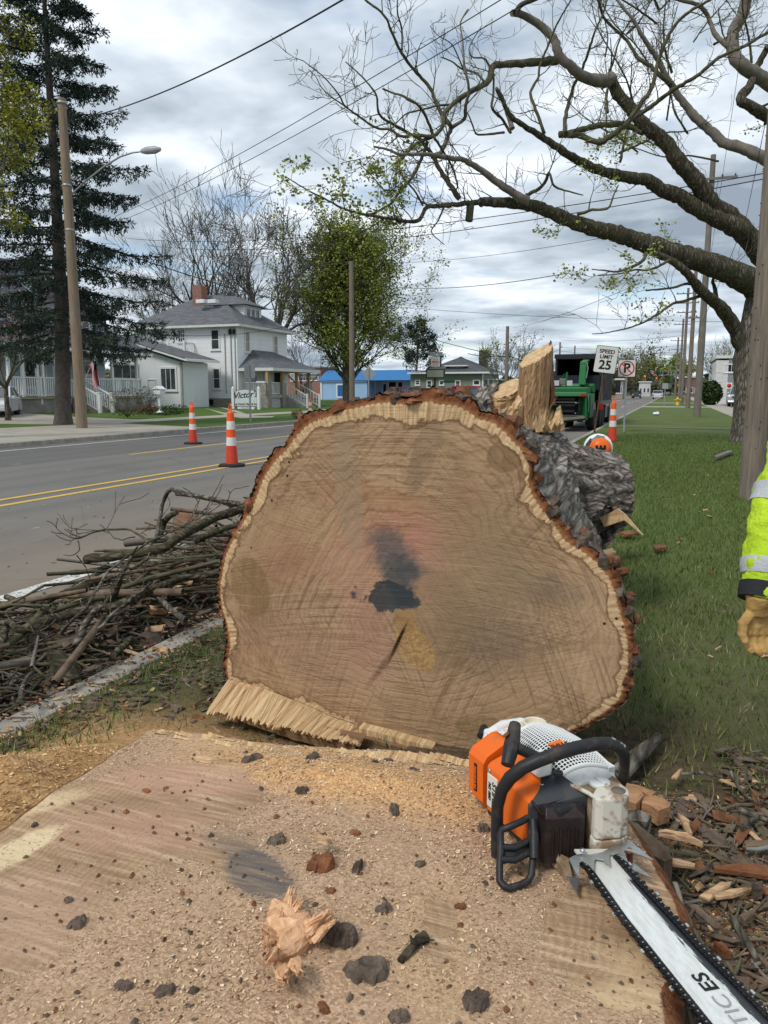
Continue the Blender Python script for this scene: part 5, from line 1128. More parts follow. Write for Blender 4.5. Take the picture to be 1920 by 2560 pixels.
limb([r3(305,870),r3(350,870),r3(450,880),r3(570,920),r3(680,850),r3(740,800),r3(850,650),r3(910,560),r3(940,430),r3(970,330),r3(1030,200),r3(1130,90),r3(1280,0),r3(1380,-50)],17,6,18.4,17.4,BRANCH)
limb([r3(320,880),r3(440,840),r3(560,815),r3(680,805),r3(760,820),r3(850,860)],13,16,18.4,19,BRANCH)
limb([r3(740,800),r3(780,770),r3(900,690),r3(1050,580),r3(1200,490),r3(1350,370),r3(1500,300),r3(1659,210),r3(1800,140)],12,7,18.3,17.8,BRANCH)
limb([r3(345,860),r3(350,740),r3(400,560),r3(440,480),r3(490,350),r3(540,200),r3(600,60),r3(620,-40)],11,4,18.4,17.6,BRANCH)
limb([(1950,225),r3(1560,470),r3(1450,380),r3(1430,230),r3(1490,100),r3(1520,0),r3(1560,-60)],36,26,21,20.6,PALEB)
limb([r3(1450,330),r3(1330,240),r3(1260,90),r3(1200,30),r3(1050,-10),r3(980,-40)],14,8,20.9,20.3,PALEB)
limb([(1950,310),r3(1550,690),r3(1480,640),r3(1540,560),r3(1570,470),r3(1659,300)],34,14,20.9,20.4,MAPLE)
limb([(1866,888),r8(1390,980),r8(1300,780),r8(1200,640),r8(1120,560),r8(1030,490),r8(950,400),r8(860,290),r8(740,200),r8(600,120)],46,14,20.3,18.2)
limb([r8(1140,560),r8(1130,450),r8(1110,380),r8(1160,300)],14,6,20,20,MAPLE)
limb([r8(1010,500),r8(950,420),r8(860,405),r8(740,440),r8(500,465)],9,4,19.4,17.6,BRANCH)
limb([r8(1000,515),r8(850,560),r8(740,590),r8(600,690),r8(450,770),r8(300,820),r8(100,860),r8(0,865)],9,2,19.4,16.8,BRANCH)
limb([r8(500,120),r8(460,200),r8(380,240),r8(250,290),r8(100,280),r8(0,270)],10,2.5,18,16.5,BRANCH)
limb([r8(720,180),r8(620,240),r8(500,280),r8(400,275),r8(250,310),r8(60,330)],8,2,18.3,17,BRANCH)
limb([r3(430,1390),r3(520,1360),r3(620,1350),r3(660,1260),r3(690,1200)],9,3,18,17.6,BRANCH)
limb([r3(90,1265),r3(160,1230),r3(210,1190),r3(240,1120),r3(265,1190),r3(300,1220),r3(460,1265)],11,3,17.6,17,BRANCH,tw=.3)
limb([r2(1140,885),r2(1040,880),r2(940,885),r2(870,840),r2(780,830),r2(690,770),r2(580,690),r2(540,620),r2(440,500),r2(300,390)],9,2,16.5,15,BRANCH)
limb([r2(580,690),r2(480,620),r2(420,560),r2(390,500),r2(340,450)],4,1.6,15.4,15,BRANCH)
limb([r2(1320,1290),r2(1250,1190),r2(1180,1080),r2(1150,1020),r2(1060,900),r2(1000,870),r2(880,800),r2(800,740),r2(780,620),r2(740,560),r2(690,500),r2(580,400)],15,2.5,17.4,15.8,BRANCH)
limb([r2(1110,920),r2(1080,1010),r2(1010,1150),r2(930,1240),r2(870,1320),r2(740,1395)],9,6,16.4,16.2,BRANCH)
limb([r2(1160,1000),r2(1200,990),r2(1240,900),r2(1270,830),r2(1350,770),r2(1360,680),r2(1380,580),r2(1350,430),r2(1340,270),r2(1325,150),r2(1375,60)],12,3.5,17.2,16.4,PALEB)
limb([r2(1270,830),r2(1200,730),r2(1150,620),r2(1130,570),r2(1050,480),r2(990,410),r2(930,320),r2(880,210),r2(830,100),r2(710,0),r2(670,-60)],11,5,17,16,BRANCH)
limb([r2(945,320),r2(945,190),r2(920,100),r2(915,20),r2(930,-40)],6,3,16.2,16,BRANCH)
limb([r2(820,575),r2(880,600),r2(960,625),r2(1060,690),r2(1120,800),r2(1150,880)],4,8,15.8,16.4,BRANCH)
limb([r2(1260,680),r2(1180,685),r2(1080,710),r2(970,740),r2(880,830),r2(780,930)],6,2,16.8,16,BRANCH)
limb([r2(1480,530),r2(1420,470),r2(1340,450),r2(1270,400),r2(1200,370)],6,3,17.3,17,BRANCH)
limb([r2(1340,440),r2(1270,290),r2(1180,230),r2(1130,170)],4,2,17.1,17,BRANCH)
limb([r2(1520,450),r2(1480,380),r2(1400,370),r2(1385,300),r2(1465,165)],5,2,17.4,17,BRANCH)
limb([r2(1155,890),r2(1200,960),r2(1250,1040),r2(1285,1120),r2(1305,1220),r2(1250,1230)],7,4,16.5,17.2,BRANCH)
limb([r2(930,1110),r2(960,1160),r2(1030,1240),r2(1080,1330)],5,5,15.9,16.8,BRANCH)
limb([r2(900,1230),r2(830,1230),r2(760,1150),r2(700,1090),r2(640,1040),r2(550,1060)],4,1.5,15.9,15.2,BRANCH)
limb([r2(1220,1340),r2(1180,1430),r2(1135,1500),r2(1190,1560),r2(1220,1585)],5,2,17.4,17,BRANCH,tw=.2)
limb([r2(1610,860),r2(1500,870),r2(1430,870),r2(1400,800),r2(1370,730)],7,3,17.4,17,BRANCH)
limb([r3(210,865),r3(150,700),r3(120,600),r3(170,500),r3(180,430),r3(240,280),r3(290,160),r3(370,20),r3(400,-40)],9,3.5,17.3,17,BRANCH)
limb([r2(1650,860),r2(1600,780),r2(1530,700),r2(1540,600),r2(1540,480)],8,5,17.3,17.4,BRANCH)
limb([r3(0,830),r2(1640,760),r2(1600,650),r2(1560,570)],14,8,17,17,PALEB,tw=.2)
for k in range(26):
 a=(GW.r.uniform(1450,1930),GW.r.uniform(0,420));an=GW.r.uniform(-2.9,-.3);L=GW.r.uniform(120,300);pts=[a]
 for j in range(4):an+=GW.r.uniform(-.35,.35);pts.append((pts[-1][0]+cos(an)*L/4,pts[-1][1]+sin(an)*L/4))
 limb(pts,GW.r.uniform(4,8),2,21,20.5,own=False,tw=.75)
 # dead ends: sawn stub below the lower limb
MB().tube([P(1176,508,17.4),P(1174,535,17.4),P(1172,552,17.4)],[.10,.085,.09],10,True,True,.15,2).build('broken_stub',BRANCH,maple)
seg_mesh('twigs',GW.segs,4,BRANCH,maple)
tips=np.array(GW.tips)
def proj_np(p):q=p-np.array(CAM);c=q@np.array(FW);return 960+FPX*(q@np.array(RT))/c,1280-FPX*(q@np.array(UP))/c
tx,ty=proj_np(tips)
def zone(x0,y0,x1,y1,pr):return(tx>x0)&(tx<x1)&(ty>y0)&(ty<y1)&(np.random.default_rng(int(x0)).random(len(tx))<pr)
zs=zone(680,400,1010,620,.85)|zone(860,290,1050,420,.12)|zone(1290,560,1640,720,.8)|zone(1450,330,1640,520,.6)|zone(1490,500,1700,620,.6)|zone(1800,300,1910,430,.4)|zone(1560,700,1800,850,.3)
leaves('leaves',tips[zs],.075,6,.07,LEAFY,maple,4)
print('tips',len(tips),'leafed',zs.sum(),'segs',len(GW.segs))
# ---- generic trees
def bare_tree(name,loc,H,label,seed,spread=.35,lvls=5,rtrunk=.32,fork=.28,kids=4,m=GREYTW,leaf=None,lsize=.2,per=3,jit=.25,up=.35,rmin=.012,shrink=.66,lean=0.0,group=None,trunk_h=None):
 t=thing(name,loc,label,'tree',group);g=Grow(seed);base=Vector(loc);th=trunk_h or H*fork
 top=base+Vector((lean,0,th));MB().tube([base-Vector((0,0,.1)),base.lerp(top,.15),base.lerp(top,.6),top],[rtrunk*1.5,rtrunk*1.1,rtrunk*.95,rtrunk*.85],12,True,True,.06,seed).build('trunk',TRUNKG,t)
 for k in range(kids+1):
  a=2*pi*(k+g.r.random()*.5)/(kids+1);d=Vector((cos(a)*spread,sin(a)*spread,1));g.twig(base.lerp(top,g.r.uniform(.75,1)),d,(H-th)*g.r.uniform(.55,.75),rtrunk*.6,lvls-1,kids,up,.4,.62,shrink,rmin)
 seg_mesh('branches',g.segs,4,m,t)
 if leaf is not None:leaves('crown',g.tips,lsize,per,jit,leaf,t,seed)
 return t
gz=lambda p,z:Vector((p.x,p.y,z))
bare_tree('bare_tree',gz(P(545,979,78),.3),18,'tall bare tree behind the white house, just right of its chimney',3,.55,5,.5,.25,4,up=.2,shrink=.62,rmin=.018)
bare_tree('bare_tree',gz(P(688,979,76),.3),17.5,'tall bare tree behind the right end of the white house roof',8,.55,5,.5,.3,4,up=.2,shrink=.62,rmin=.018)
bare_tree('bare_tree',gz(P(425,979,84),.3),16,'bare tree between the spruce and the white house chimney',12,.45,5,.3,.25,4,up=.2,shrink=.6)
bare_tree('bare_shrub',gz(P(757,979,84),.3),8.5,'bare brownish small tree right of the white house porch',14,.7,4,.14,.15,4,mat('brown_twigs',(.12,.085,.075),.95,.2,4),up=.1)
def leafy(name,loc,H,W_,label,seed,n1=46,leaf=LEAFG,lsize=.24,per=5,jit=.32,rtrunk=.4,cone=.75,start=.14,cat='tree',rise=.95,m=BRANCH):
 """central leader with rising side boughs; outline widest low, ragged"""
 t=thing(name,loc,label,cat);g=Grow(seed);b0=Vector(loc)
 MB().tube([b0-Vector((0,0,.1)),b0+Vector((0,0,H*.3)),b0+Vector((.2,0,H*.6)),b0+Vector((0,0,H*.93))],[rtrunk*1.3,rtrunk,rtrunk*.6,.04],10,True,True,.05,seed).build('trunk',TRUNKG,t)
 for k in range(n1):
  s=start+(1-start)*(k/n1)**.9;a=k*2.4+g.r.uniform(-.4,.4);prof=(1-s)**cone*(.35+.65*min(1,(s-start)/.14+.25));L=max(.8,W_*.5*prof*g.r.uniform(.5,1.3)*(.7+.6*float(vn(np.array([cos(a)*2+seed,sin(a)*2,s*6])))))
  d=Vector((cos(a),sin(a),rise*g.r.uniform(.5,1.2)));g.twig(b0+Vector((0,0,H*s*.93)),d,L*1.15,rtrunk*.32*(1-s*.7),3,4,.3,.3,.7,.55,.012)
 seg_mesh('branches',g.segs,4,m,t);leaves('crown',g.tips,lsize,per,jit,leaf,t,seed+1);return t
leafy('leafy_tree',gz(P(868,979,78),.2),16.9,14.6,'large fresh green tree behind the wooden pole, in front of the blue building',21,120,per=4,lsize=.20,jit=.28,start=.09,cone=.62)
bare_tree('leafy_tree',gz(P(1262,979,66),.2),5.6,'small hazy green budding tree left of the broken log stub',31,.6,4,.12,.2,4,leaf=LEAFG,lsize=.13,per=2,jit=.15)
leafy('pine_tree',gz(P(1040,979,98),.2),10.5,7,'dark pine behind the pizza sign, right of the green tree',33,20,NEEDLE,.2,3,.22,.2,cone=.5,start=.3,rise=.15)
bare_tree('leafy_tree',gz(P(1790,979,88),.2),6.2,'hazy budding tree above the grey building on the right',35,.6,4,.2,.25,4,leaf=LEAFG,lsize=.13,per=1,jit=.15)
bare_tree('leafy_tree',gz(P(1583,979,170),.1),9.5,'round olive tree at the far left side of the road',36,.6,4,.25,.2,4,leaf=LEAFH,lsize=.4,per=2,jit=.4)
bare_tree('leafy_tree',gz(P(1560,979,150),.1),7.5,'low olive tree just beyond the dump truck',38,.7,4,.25,.15,4,leaf=LEAFH,lsize=.35,per=2,jit=.4)
bare_tree('leafy_tree',gz(P(1652,979,260),.1),12,'distant green tree at the end of the road, left of the traffic lights',37,.6,4,.3,.2,4,leaf=LEAFG,lsize=.6,per=4,jit=.5)
bare_tree('leafy_tree',gz(P(1705,979,300),.1),12,'distant green tree behind the row of utility poles',39,.6,4,.3,.2,4,leaf=LEAFG,lsize=.6,per=4,jit=.5)
# distant woods
rg=np.random.default_rng(9);n=5200;az=rg.uniform(-.75,.62,n);dist=rg.uniform(300,420,n);hh=(3+9*fbm(np.stack([az*22,az*0,az*0],-1),4,3))*rg.random(n)**.7
xx=dist*np.sin(-HEAD+az);yy=dist*np.cos(-HEAD+az);FARW=tone_mat('far_foliage',[(0,(.04,.05,.03)),(.6,(.09,.10,.05)),(1,(.15,.15,.09))],.9)
o=leaves('distant_woods',np.stack([xx,yy,hh],-1),3.2,3,.8,FARW,None,7);tag(o,'low line of distant trees along the horizon','woods',kind='stuff')
# ---- big spruce on the left
def spruce():
 base=gz(P(152,979,30.6),.12);t=thing('spruce_tree',base,'tall dark spruce rising out of frame behind the lamp pole','tree');H=19;g=Grow(41);np_=[]
 MB().tube([base-Vector((0,0,.1)),base+Vector((.05,0,.5)),base+Vector((.28,0,4)),base+Vector((.40,0,9)),base+Vector((.45,0,H))],[.42,.30,.25,.18,.03],14,True,True,.05,3).build('trunk',mat('spruce_trunk',(.10,.085,.075),.95,.35,7,.8,30),t)
 rr=g.r;nb=118
 for k in range(nb):
  s=.17+.83*(k/nb)**1.0;z=H*s;a=k*2.399+rr.uniform(-.3,.3);L=(.6+4.3*(1-s)**.72)*rr.uniform(.72,1.12)*(1.0 if s>.22 else.9)
  # fewer, thinner boughs on the street side half way up, where the photo shows gaps
  d=Vector((cos(a),sin(a),0));p=base+Vector((.28+.15*s,0,z));pts=[p.copy()];rad=[.055*(1.1-s)];n=9;el=.32-.55*(1-s)
  for i in range(n):
   q=(i+1)/n;zz=el*(1-q*1.2)+.42*max(0,q-.55)*(1.3-s);st=(d+Vector((0,0,zz*1.1-.28*sin(q*2.4)*(1-s)))+Vector((rr.uniform(-.12,.12),rr.uniform(-.12,.12),0))).normalized();p=p+st*(L/n);pts.append(p.copy());rad.append(max(.012,rad[0]*(1-q*.8)))
   if i>0:
    for sd in(-1,1):
     if rr.random()<.9:
      side=Vector((-d.y,d.x,0))*sd;L2=L*.34*(1.08-q)*rr.uniform(.6,1.2)+.22;sp0=pts[-1];e=sp0+(side*.8+st*.75+Vector((0,0,rr.uniform(-.28,.05)))).normalized()*L2;g.segs.append((*sp0,*e,.014,.006))
      m_=int(3+L2*6)
      for u in range(m_):f=(u+.5)/m_;c=sp0.lerp(e,f);np_.append((c,(e-sp0).normalized()))
      for u in range(int(1+L2*3)):
       f=rr.uniform(.2,1);c=sp0.lerp(e,f);hg=Vector((rr.uniform(-.12,.12),rr.uniform(-.12,.12),-1)).normalized();l3=rr.uniform(.10,.34)
       g.segs.append((*c,*(c+hg*l3),.006,.004));np_.append((c+hg*l3*.4,hg));np_.append((c+hg*l3*.85,hg))
    np_.append((pts[-1],st));np_.append(((pts[-1]+pts[-2])/2,st))
  g.poly([tuple(v)for v in pts],rad)
 seg_mesh('branches',g.segs,4,BRANCH,t)
 rg=np.random.default_rng(4);C=np.array([tuple(c)for c,d in np_]);D=np.array([tuple(d)for c,d in np_]);per=5;C=C.repeat(per,0);D=D.repeat(per,0);n=len(C);C=C+rg.normal(0,.045,(n,3))
 o_=rg.normal(0,1,(n,3));o_-=D*(o_*D).sum(1)[:,None];o_/=np.linalg.norm(o_,axis=1)[:,None]+1e-9;u=D*.75+o_*rg.uniform(.3,.9,n)[:,None];L=rg.uniform(.09,.19,n)[:,None];v=np.cross(u,rg.normal(0,1,(n,3)));v/=np.linalg.norm(v,axis=1)[:,None]+1e-9
 q=np.stack([C-v*.022,C+u*L*.6-v*.02,C+u*L,C+u*L*.5+v*.026],1).reshape(-1,3);me=npmesh('needles',q,np.arange(4*n).reshape(n,4));a=me.attributes.new('tone','FLOAT','POINT');a.data.foreach_set('value',np.repeat(rg.random(n),4).astype(np.float32));link('needles',me,NEEDLE,t);print('needles',n)
spruce()
# overhanging leafy boughs at the left edge: a tree standing just outside the frame
tl=thing('leafy_tree',gz(P(-170,979,21),.12),'yellow-green budding tree at the left edge, in front of the spruce','tree');g=Grow(51);b0=tl.location
MB().tube([b0,b0+Vector((.1,0,3)),b0+Vector((.2,0,8))],[.35,.28,.16],12,True,True,.05,2).build('trunk',TRUNKG,tl)
for(a_,b_,L)in[((-150,420),(70,300),1),((-150,520),(50,385),1),((-140,250),(-15,120),1),((-150,620),(-10,560),1),((-120,350),(30,240),1)]:
 s0=P(*a_,21);e0=P(*b_,20.2);pts=[s0.lerp(e0,q/6)+Vector((g.r.uniform(-.1,.1),g.r.uniform(-.1,.1),.35*sin(q/6*pi)))for q in range(7)];g.poly([tuple(p)for p in pts],[.06*(1-q/8)for q in range(7)])
 g.poly([tuple(b0+Vector((.1,0,min(8,max(1,s0.z-b0.z-1))))),tuple(s0)],[.09,.06])
 for q in range(1,7):
  for u in range(2):g.twig(pts[q],(e0-s0).normalized()+Vector((g.r.uniform(-1,1),g.r.uniform(-1,1),g.r.uniform(-.9,.9))),g.r.uniform(.35,.8),.018,2,3,.0,.5,.9,.6,.005)
seg_mesh('branches',g.segs,4,BRANCH,tl);leaves('crown',[p for p in g.tips],.075,6,.11,LEAFO,tl,6)
# magnolia in front of the left house
mg_=bare_tree('magnolia_tree',gz(P(15,979,32.5),.25),5.8,'magnolia with pink blossoms in front of the left house porch',61,.75,4,.10,.28,4,BRANCH,PINK,.10,2,.12,.1,.008)
# shrubs
def shrub(name,loc,w,h,label,seed,leaf=SHRUB,n=900,lsize=.09,twigs=True,cat='shrub'):
 t=thing(name,loc,label,cat);g=Grow(seed);
 for k in range(26):a=g.r.uniform(0,6.28);g.twig(Vector(loc),Vector((cos(a)*w/h*.8,sin(a)*w/h*.8,1)),h*g.r.uniform(.5,.8),.012,1,3,.2,.3,.5,.5,.004)
 seg_mesh('stems',g.segs,3,BRANCH,t);rg=np.random.default_rng(seed);p=rg.normal(0,1,(n,3));p/=np.linalg.norm(p,axis=1)[:,None];p*=rg.uniform(.6,1,n)[:,None]*(1+.35*(fbm(p*3,3,seed)-.5))[:,None]
 p=p*np.array([w/2,w/2,h/2])+np.array([loc[0],loc[1],loc[2]+h/2]);leaves('foliage',p,lsize,1,.02,leaf,t,seed);return t
shrub('shrub',gz(P(1778,979,76),.12),2.0,2.4,'dark conical evergreen bush beside the grey building',71,n=3500,lsize=.2)
def porch_shrub():
 p=P(318,1030,36.5);shrub('shrub',Vector((p.x,p.y,.25)),2.0,1.35,'loose olive shrub growing against the left house porch',72,tone_mat('spring_shrub',[(0,(.05,.045,.025)),(1,(.14,.125,.05))]),1100,.06)
porch_shrub()
for(px,py,d,w,h,lab,lf)in[(366,1000,41,1.0,1.5,'small bare purple bush at the corner of the white annex',tone_mat('purple_twigs',[(0,(.06,.045,.05)),(1,(.17,.13,.14))])),(410,1016,41,2.2,.45,'low green plants in the bed below the annex window',SHRUB),(440,1013,43,1.6,.5,'low green plants right of the annex bed',SHRUB),(743,1032,38,.5,.45,'small round straw-coloured tuft on the lawn by the porch steps',tone_mat('straw',[(0,(.25,.19,.1)),(1,(.5,.42,.27))]))]:
 p=P(px,py,d);shrub('shrub',Vector((p.x,p.y,LZ(p.x))),w,h,lab,int(px),lf,700,.07)
rg=np.random.default_rng(2);pr_=np.array([tuple(P(px,1024+(px%7),39))for px in np.linspace(340,385,40)]);pr_[:,2]=.45;
o=leaves('flower_bed',pr_,.09,6,.09,tone_mat('red_flowers',[(0,(.03,.06,.01)),(.55,(.04,.08,.02)),(.6,(.35,.02,.03)),(1,(.5,.05,.08))]),None,3);tag(o,'row of red flowers in the bed at the porch corner','flowers',kind='stuff')
# ================= buildings =================
SIDW=siding_mat('white_lap_siding',(.82,.83,.83),.36,dirt=.08);SIDB=siding_mat('pale_blue_siding',(.44,.54,.60),.28);SIDG=siding_mat('grey_green_siding',(.22,.245,.205),.24);SIDA=siding_mat('white_clapboard',(.80,.82,.83),.16)
SHIN=shingle_mat('grey_shingles',(.125,.13,.14));SHID=shingle_mat('charcoal_shingles',(.085,.09,.10));STONE=brick_mat('stone_block_foundation',(.27,.245,.20));BRICK=brick_mat('red_brick',(.25,.085,.06))
BLUEW=mat('light_blue_wall',(.30,.47,.66),.8,.06,.6);BLUER=siding_mat('blue_metal_roof',(.03,.17,.42),.30,.5);BLUED=mat('blue_door_paint',(.02,.12,.30),.5,.1,2)
PORCHW=mat('weathered_porch_grey',(.33,.32,.29),.8,.2,4);TIMBER=mat('treated_timber_post',(.40,.26,.11),.8,.2,6);FENCEW=mat('brown_fence_boards',(.22,.12,.055),.85,.25,3,sc=(6,6,.4));CONCW=mat('stained_concrete_wall',(.24,.22,.195),.9,.3,1.5,.3,20)
GREYB=siding_mat('grey_block_wall',(.25,.26,.275),.4);TRIM=mat('white_trim',(.68,.69,.69),.5,.05,5)
def wall_frame(kind,c):
 """returns f(u, v, out): a point on an axis aligned wall; u along the wall, v height, out away from it"""
 if kind=='x':return lambda u,v,o=0:Vector((c+o,u,v))
 return lambda u,v,o=0:Vector((u,c-o,v))
def wbox(b,W,u0,u1,v0,v1,o0,o1):
 p=W(u0,v0,o0);q=W(u1,v1,o1);b.box((min(p.x,q.x),min(p.y,q.y),min(p.z,q.z)),(max(p.x,q.x),max(p.y,q.y),max(p.z,q.z)))
def window(par,W,u0,u1,v0,v1,fr=.10,mx=0,my=1,m=TRIM,pane=None,sill=True,name='window'):
 if u0>u1:u0,u1=u1,u0
 if v0>v1:v0,v1=v1,v0
 b=MB();wbox(b,W,u0-fr,u0,v0-fr,v1+fr,.003,.06);wbox(b,W,u1,u1+fr,v0-fr,v1+fr,.003,.06);wbox(b,W,u0,u1,v1,v1+fr,.003,.06);wbox(b,W,u0,u1,v0-fr,v0,.003,.06)
 if sill:wbox(b,W,u0-fr*1.4,u1+fr*1.4,v0-fr-.05,v0-fr,.003,.10)
 for k in range(1,my+1):v=v0+(v1-v0)*k/(my+1);wbox(b,W,u0,u1,v-.022,v+.022,.016,.045)
 for k in range(1,mx+1):u=u0+(u1-u0)*k/(mx+1);wbox(b,W,u-.02,u+.02,v0,v1,.016,.043)
 f=b.build(name,m,par);g_=MB();wbox(g_,W,u0,u1,v0,v1,.002,.014);g_.build('pane',pane or GLASS,f);return f
def wpx(W,kind,c,x0,x1,y0,y1):
 """pixel box on that wall -> u0,u1,v0,v1"""
 f=(lambda x,y:onX(x,y,c))if kind=='x' else(lambda x,y:onY(x,y,c));xm,ym=(x0+x1)/2,(y0+y1)/2
 a=f(x0,ym);b_=f(x1,ym);t=f(xm,y0);q=f(xm,y1);k=1 if kind=='x' else 0;return a[k],b_[k],q.z,t.z
def hip(b,x0,x1,y0,y1,z0,z1,rx0,rx1,ry0,ry1,th=.14,over=0):
 vs=[(x0,y0,z0),(x1,y0,z0),(x1,y1,z0),(x0,y1,z0),(rx0,ry0,z1),(rx1,ry0,z1),(rx1,ry1,z1),(rx0,ry1,z1)]
 b.add(vs,[(0,1,5,4),(1,2,6,5),(2,3,7,6),(3,0,4,7),(4,5,6,7),(3,2,1,0)])
def rail(b,a,c,h=.9,step=.14,top=.05,bal=.035):
 a=Vector(a);c=Vector(c);b.beam(a+Vector((0,0,h)),c+Vector((0,0,h)),.09,top);b.beam(a+Vector((0,0,.08)),c+Vector((0,0,.08)),.05,.05);L=(c-a).length;n=max(2,int(L/step))
 for k in range(n+1):p=a.lerp(c,k/n);b.box((p.x-bal/2,p.y-bal/2,p.z+.08),(p.x+bal/2,p.y+bal/2,p.z+h))
 # ---- white two-storey house
c2=P(591,812,56);HX,HY,HZ=c2.x,c2.y,c2.z;HY2=onX(717,830,HX).y;HW=HX-9.2
h2=thing('white_house',(HX-4.5,(HY+HY2)/2,.3),'white two-storey house with grey hip roof, dormer and front porch, behind the tombstone-shaped shop sign','house')
h2['label']='white two-storey house with grey hip roof, dormer and columned porch'
zb=.95
MB().box((HW,HY,zb),(HX,HY2,HZ)).build('wall',SIDW,h2);MB().box((HW+.03,HY+.03,-.1),(HX-.03,HY2-.03,zb+.0)).build('foundation',STONE,h2)
b=MB();hip(b,HW-.55,HX+.55,HY-.55,HY2+.55,HZ+.02,HZ+2.75,HX-5.6,HX-3.6,(HY+HY2)/2-.05,(HY+HY2)/2+.05);rf=b.build('roof',SHIN,h2)
b=MB();b.box((HW-.6,HY-.6,HZ-.14),(HX+.6,HY2+.6,HZ+.018));b.build('eaves',OFFWHITE,h2)
ym=(HY+HY2)/2
# dormer
b=MB();dx=HX-.9;b.box((HX-3.6,ym-1.35,HZ+.35),(dx,ym+1.35,HZ+1.75));dm=b.build('dormer',SIDW,h2)
b=MB();hip(b,HX-4.2,dx+.45,ym-1.8,ym+1.8,HZ+1.75,HZ+2.6,HX-3.9,HX-2.4,ym-.05,ym+.05);b.build('dormer_roof',SHIN,dm)
WD=wall_frame('x',dx)
for k in range(3):window(dm,WD,ym-1.0+k*.72,ym-1.0+k*.72+.5,HZ+.72,HZ+1.5,.07,0,0)
b=MB();cp=P(500,745,60);b.box((cp.x-.4,cp.y-.4,HZ+1.2),(cp.x+.4,cp.y+.4,P(497,716,60).z));b.build('chimney',BRICK,rf)
for px in(504,533):p=P(px,753,58.3);MB().box((p.x-.35,p.y-.25,p.z-.15),(p.x+.35,p.y+.25,p.z+.12)).build('roof_vent',WHITE,rf)
Wy=wall_frame('y',HY);Wx=wall_frame('x',HX)
for q,mx,my in[((530,547,826,872),0,1),((535,549,923,970),0,1),((391,407,826,850),0,0)]:window(h2,Wy,*wpx(Wy,'y',HY,*q),.11,mx,my)
window(h2,Wy,*wpx(Wy,'y',HY,447,462,824,854),.1,2,2,name='balcony_door')
for q in[(613,622,831,878),(684,692,842,886)]:window(h2,Wx,*wpx(Wx,'x',HX,*q),.11,0,1,pane=mat('curtained_pane',(.30,.26,.2),.3,.3,3))
window(h2,Wy,*wpx(Wy,'y',HY,517,532,1000,1011),.04,0,0,DARK,DARK,False,'basement_window')
for px,w_ in((564,.05),(579,.07),(589,.05)):p=onY(px,900,HY);MB().box((p.x-w_/2,HY-.08,1.3),(p.x+w_/2,HY-.005,HZ-(.6 if px==564 else.2))).build('conduit',mat('grey_pipe',(.33,.34,.35),.6,.1,3),h2)
for px in(577,587):p=onY(px,826,HY);MB().lathe([(.05,0),(.12,.05),(.12,.3),(.04,.38)],(p.x,HY-.15,onY(px,836,HY).z),10).build('service_insulator',BLACK,h2)
# balcony
u0,u1,v0,v1=wpx(Wy,'y',HY,400,486,860,893);b=MB();b.box((u0,HY-1.3,v0-.12),(u1,HY-.01,v0));bal=b.build('balcony',mat('dark_rust_beam',(.10,.06,.045),.8,.3,4),h2)
b=MB();rail(b,(u0,HY-1.28,v0),(u1,HY-1.28,v0),1.0,.16);rail(b,(u1,HY-1.28,v0),(u1,HY-.05,v0),1.0,.16)
for q in(u0+(u1-u0)*.55,u1):b.box((q-.06,HY-1.34,v0),(q+.06,HY-1.22,v0+1.15))
b.build('railing',WHITE,bal);MB().box((u1-.12,HY-1.25,.2),(u1+.02,HY-1.1,v0-.121)).build('post',mat('dark_rust_beam',(.10,.06,.045)),bal)
# porch
PX=HX+2.5;PY0=HY+.6;PY1=onX(783,979,PX).y;pz=onX(690,987,PX).z;ez=onX(690,921,PX).z
pr=MB().box((HX+.005,PY0,pz-.22),(PX,PY1,pz)).build('porch',PORCHW,h2)
b=MB();hip(b,HX+.002,PX+.4,PY0-.5,PY1+.4,ez+.02,ez+1.45,HX+.002,HX+.01,PY0+1.6,PY1-2.2);b.build('porch_roof',SHIN,h2);MB().box((HX+.003,PY0-.55,ez-.2),(PX+.45,PY1+.45,ez+.018)).build('porch_fascia',OFFWHITE,h2)
for k,px in enumerate((669,706,742,772)):
 y=onX(px,979,PX-.15).y;MB().box((PX-.25,y-.10,pz+.9 if k in(0,1,3)else pz),(PX-.05,y+.10,ez-.2)).build('porch_post',TIMBER,pr)
 if k in(0,1,3):MB().box((PX-.45,y-.3,.15),(PX+.05,y+.3,pz+.9)).build('stone_pier',STONE,pr)
b=MB();rail(b,(HX+.1,PY0+.05,pz),(PX-.3,PY0+.05,pz),.9);rail(b,(PX-.12,PY0,pz),(PX-.12,onX(664,979,PX).y,pz),.9);rail(b,(PX-.12,onX(677,979,PX).y,pz),(PX-.12,onX(702,979,PX).y,pz),.9);b.build('railing',OFFWHITE,pr)
def lattice_mat():
 t=NT('white_lattice');x,y,z=t.xyz();s=t.ma('ADD',x,y);a=t.ma('ABSOLUTE',t.ma('SUBTRACT',t.ma('FRACT',t.ma('MULTIPLY',t.ma('ADD',s,z),5.0)),.5));b_=t.ma('ABSOLUTE',t.ma('SUBTRACT',t.ma('FRACT',t.ma('MULTIPLY',t.ma('SUBTRACT',s,z),5.0)),.5))
 f=t.ma('MAXIMUM',t.rng(a,.28,.32),t.rng(b_,.28,.32));return t.done(t.mix(f,(.03,.03,.03),(.6,.6,.58)),.7)
LAT=lattice_mat();b=MB();b.box((PX-.16,onX(640,979,PX).y,.2),(PX-.12,onX(663,979,PX).y,pz-.23));b.build('lattice',LAT,pr);b=MB();b.box((PX-.16,onX(680,979,PX).y,.2),(PX-.12,onX(704,979,PX).y,pz-.23));b.build('lattice',LAT,pr)
sy0,sy1=onX(716,979,PX).y,onX(748,979,PX).y;b=MB()
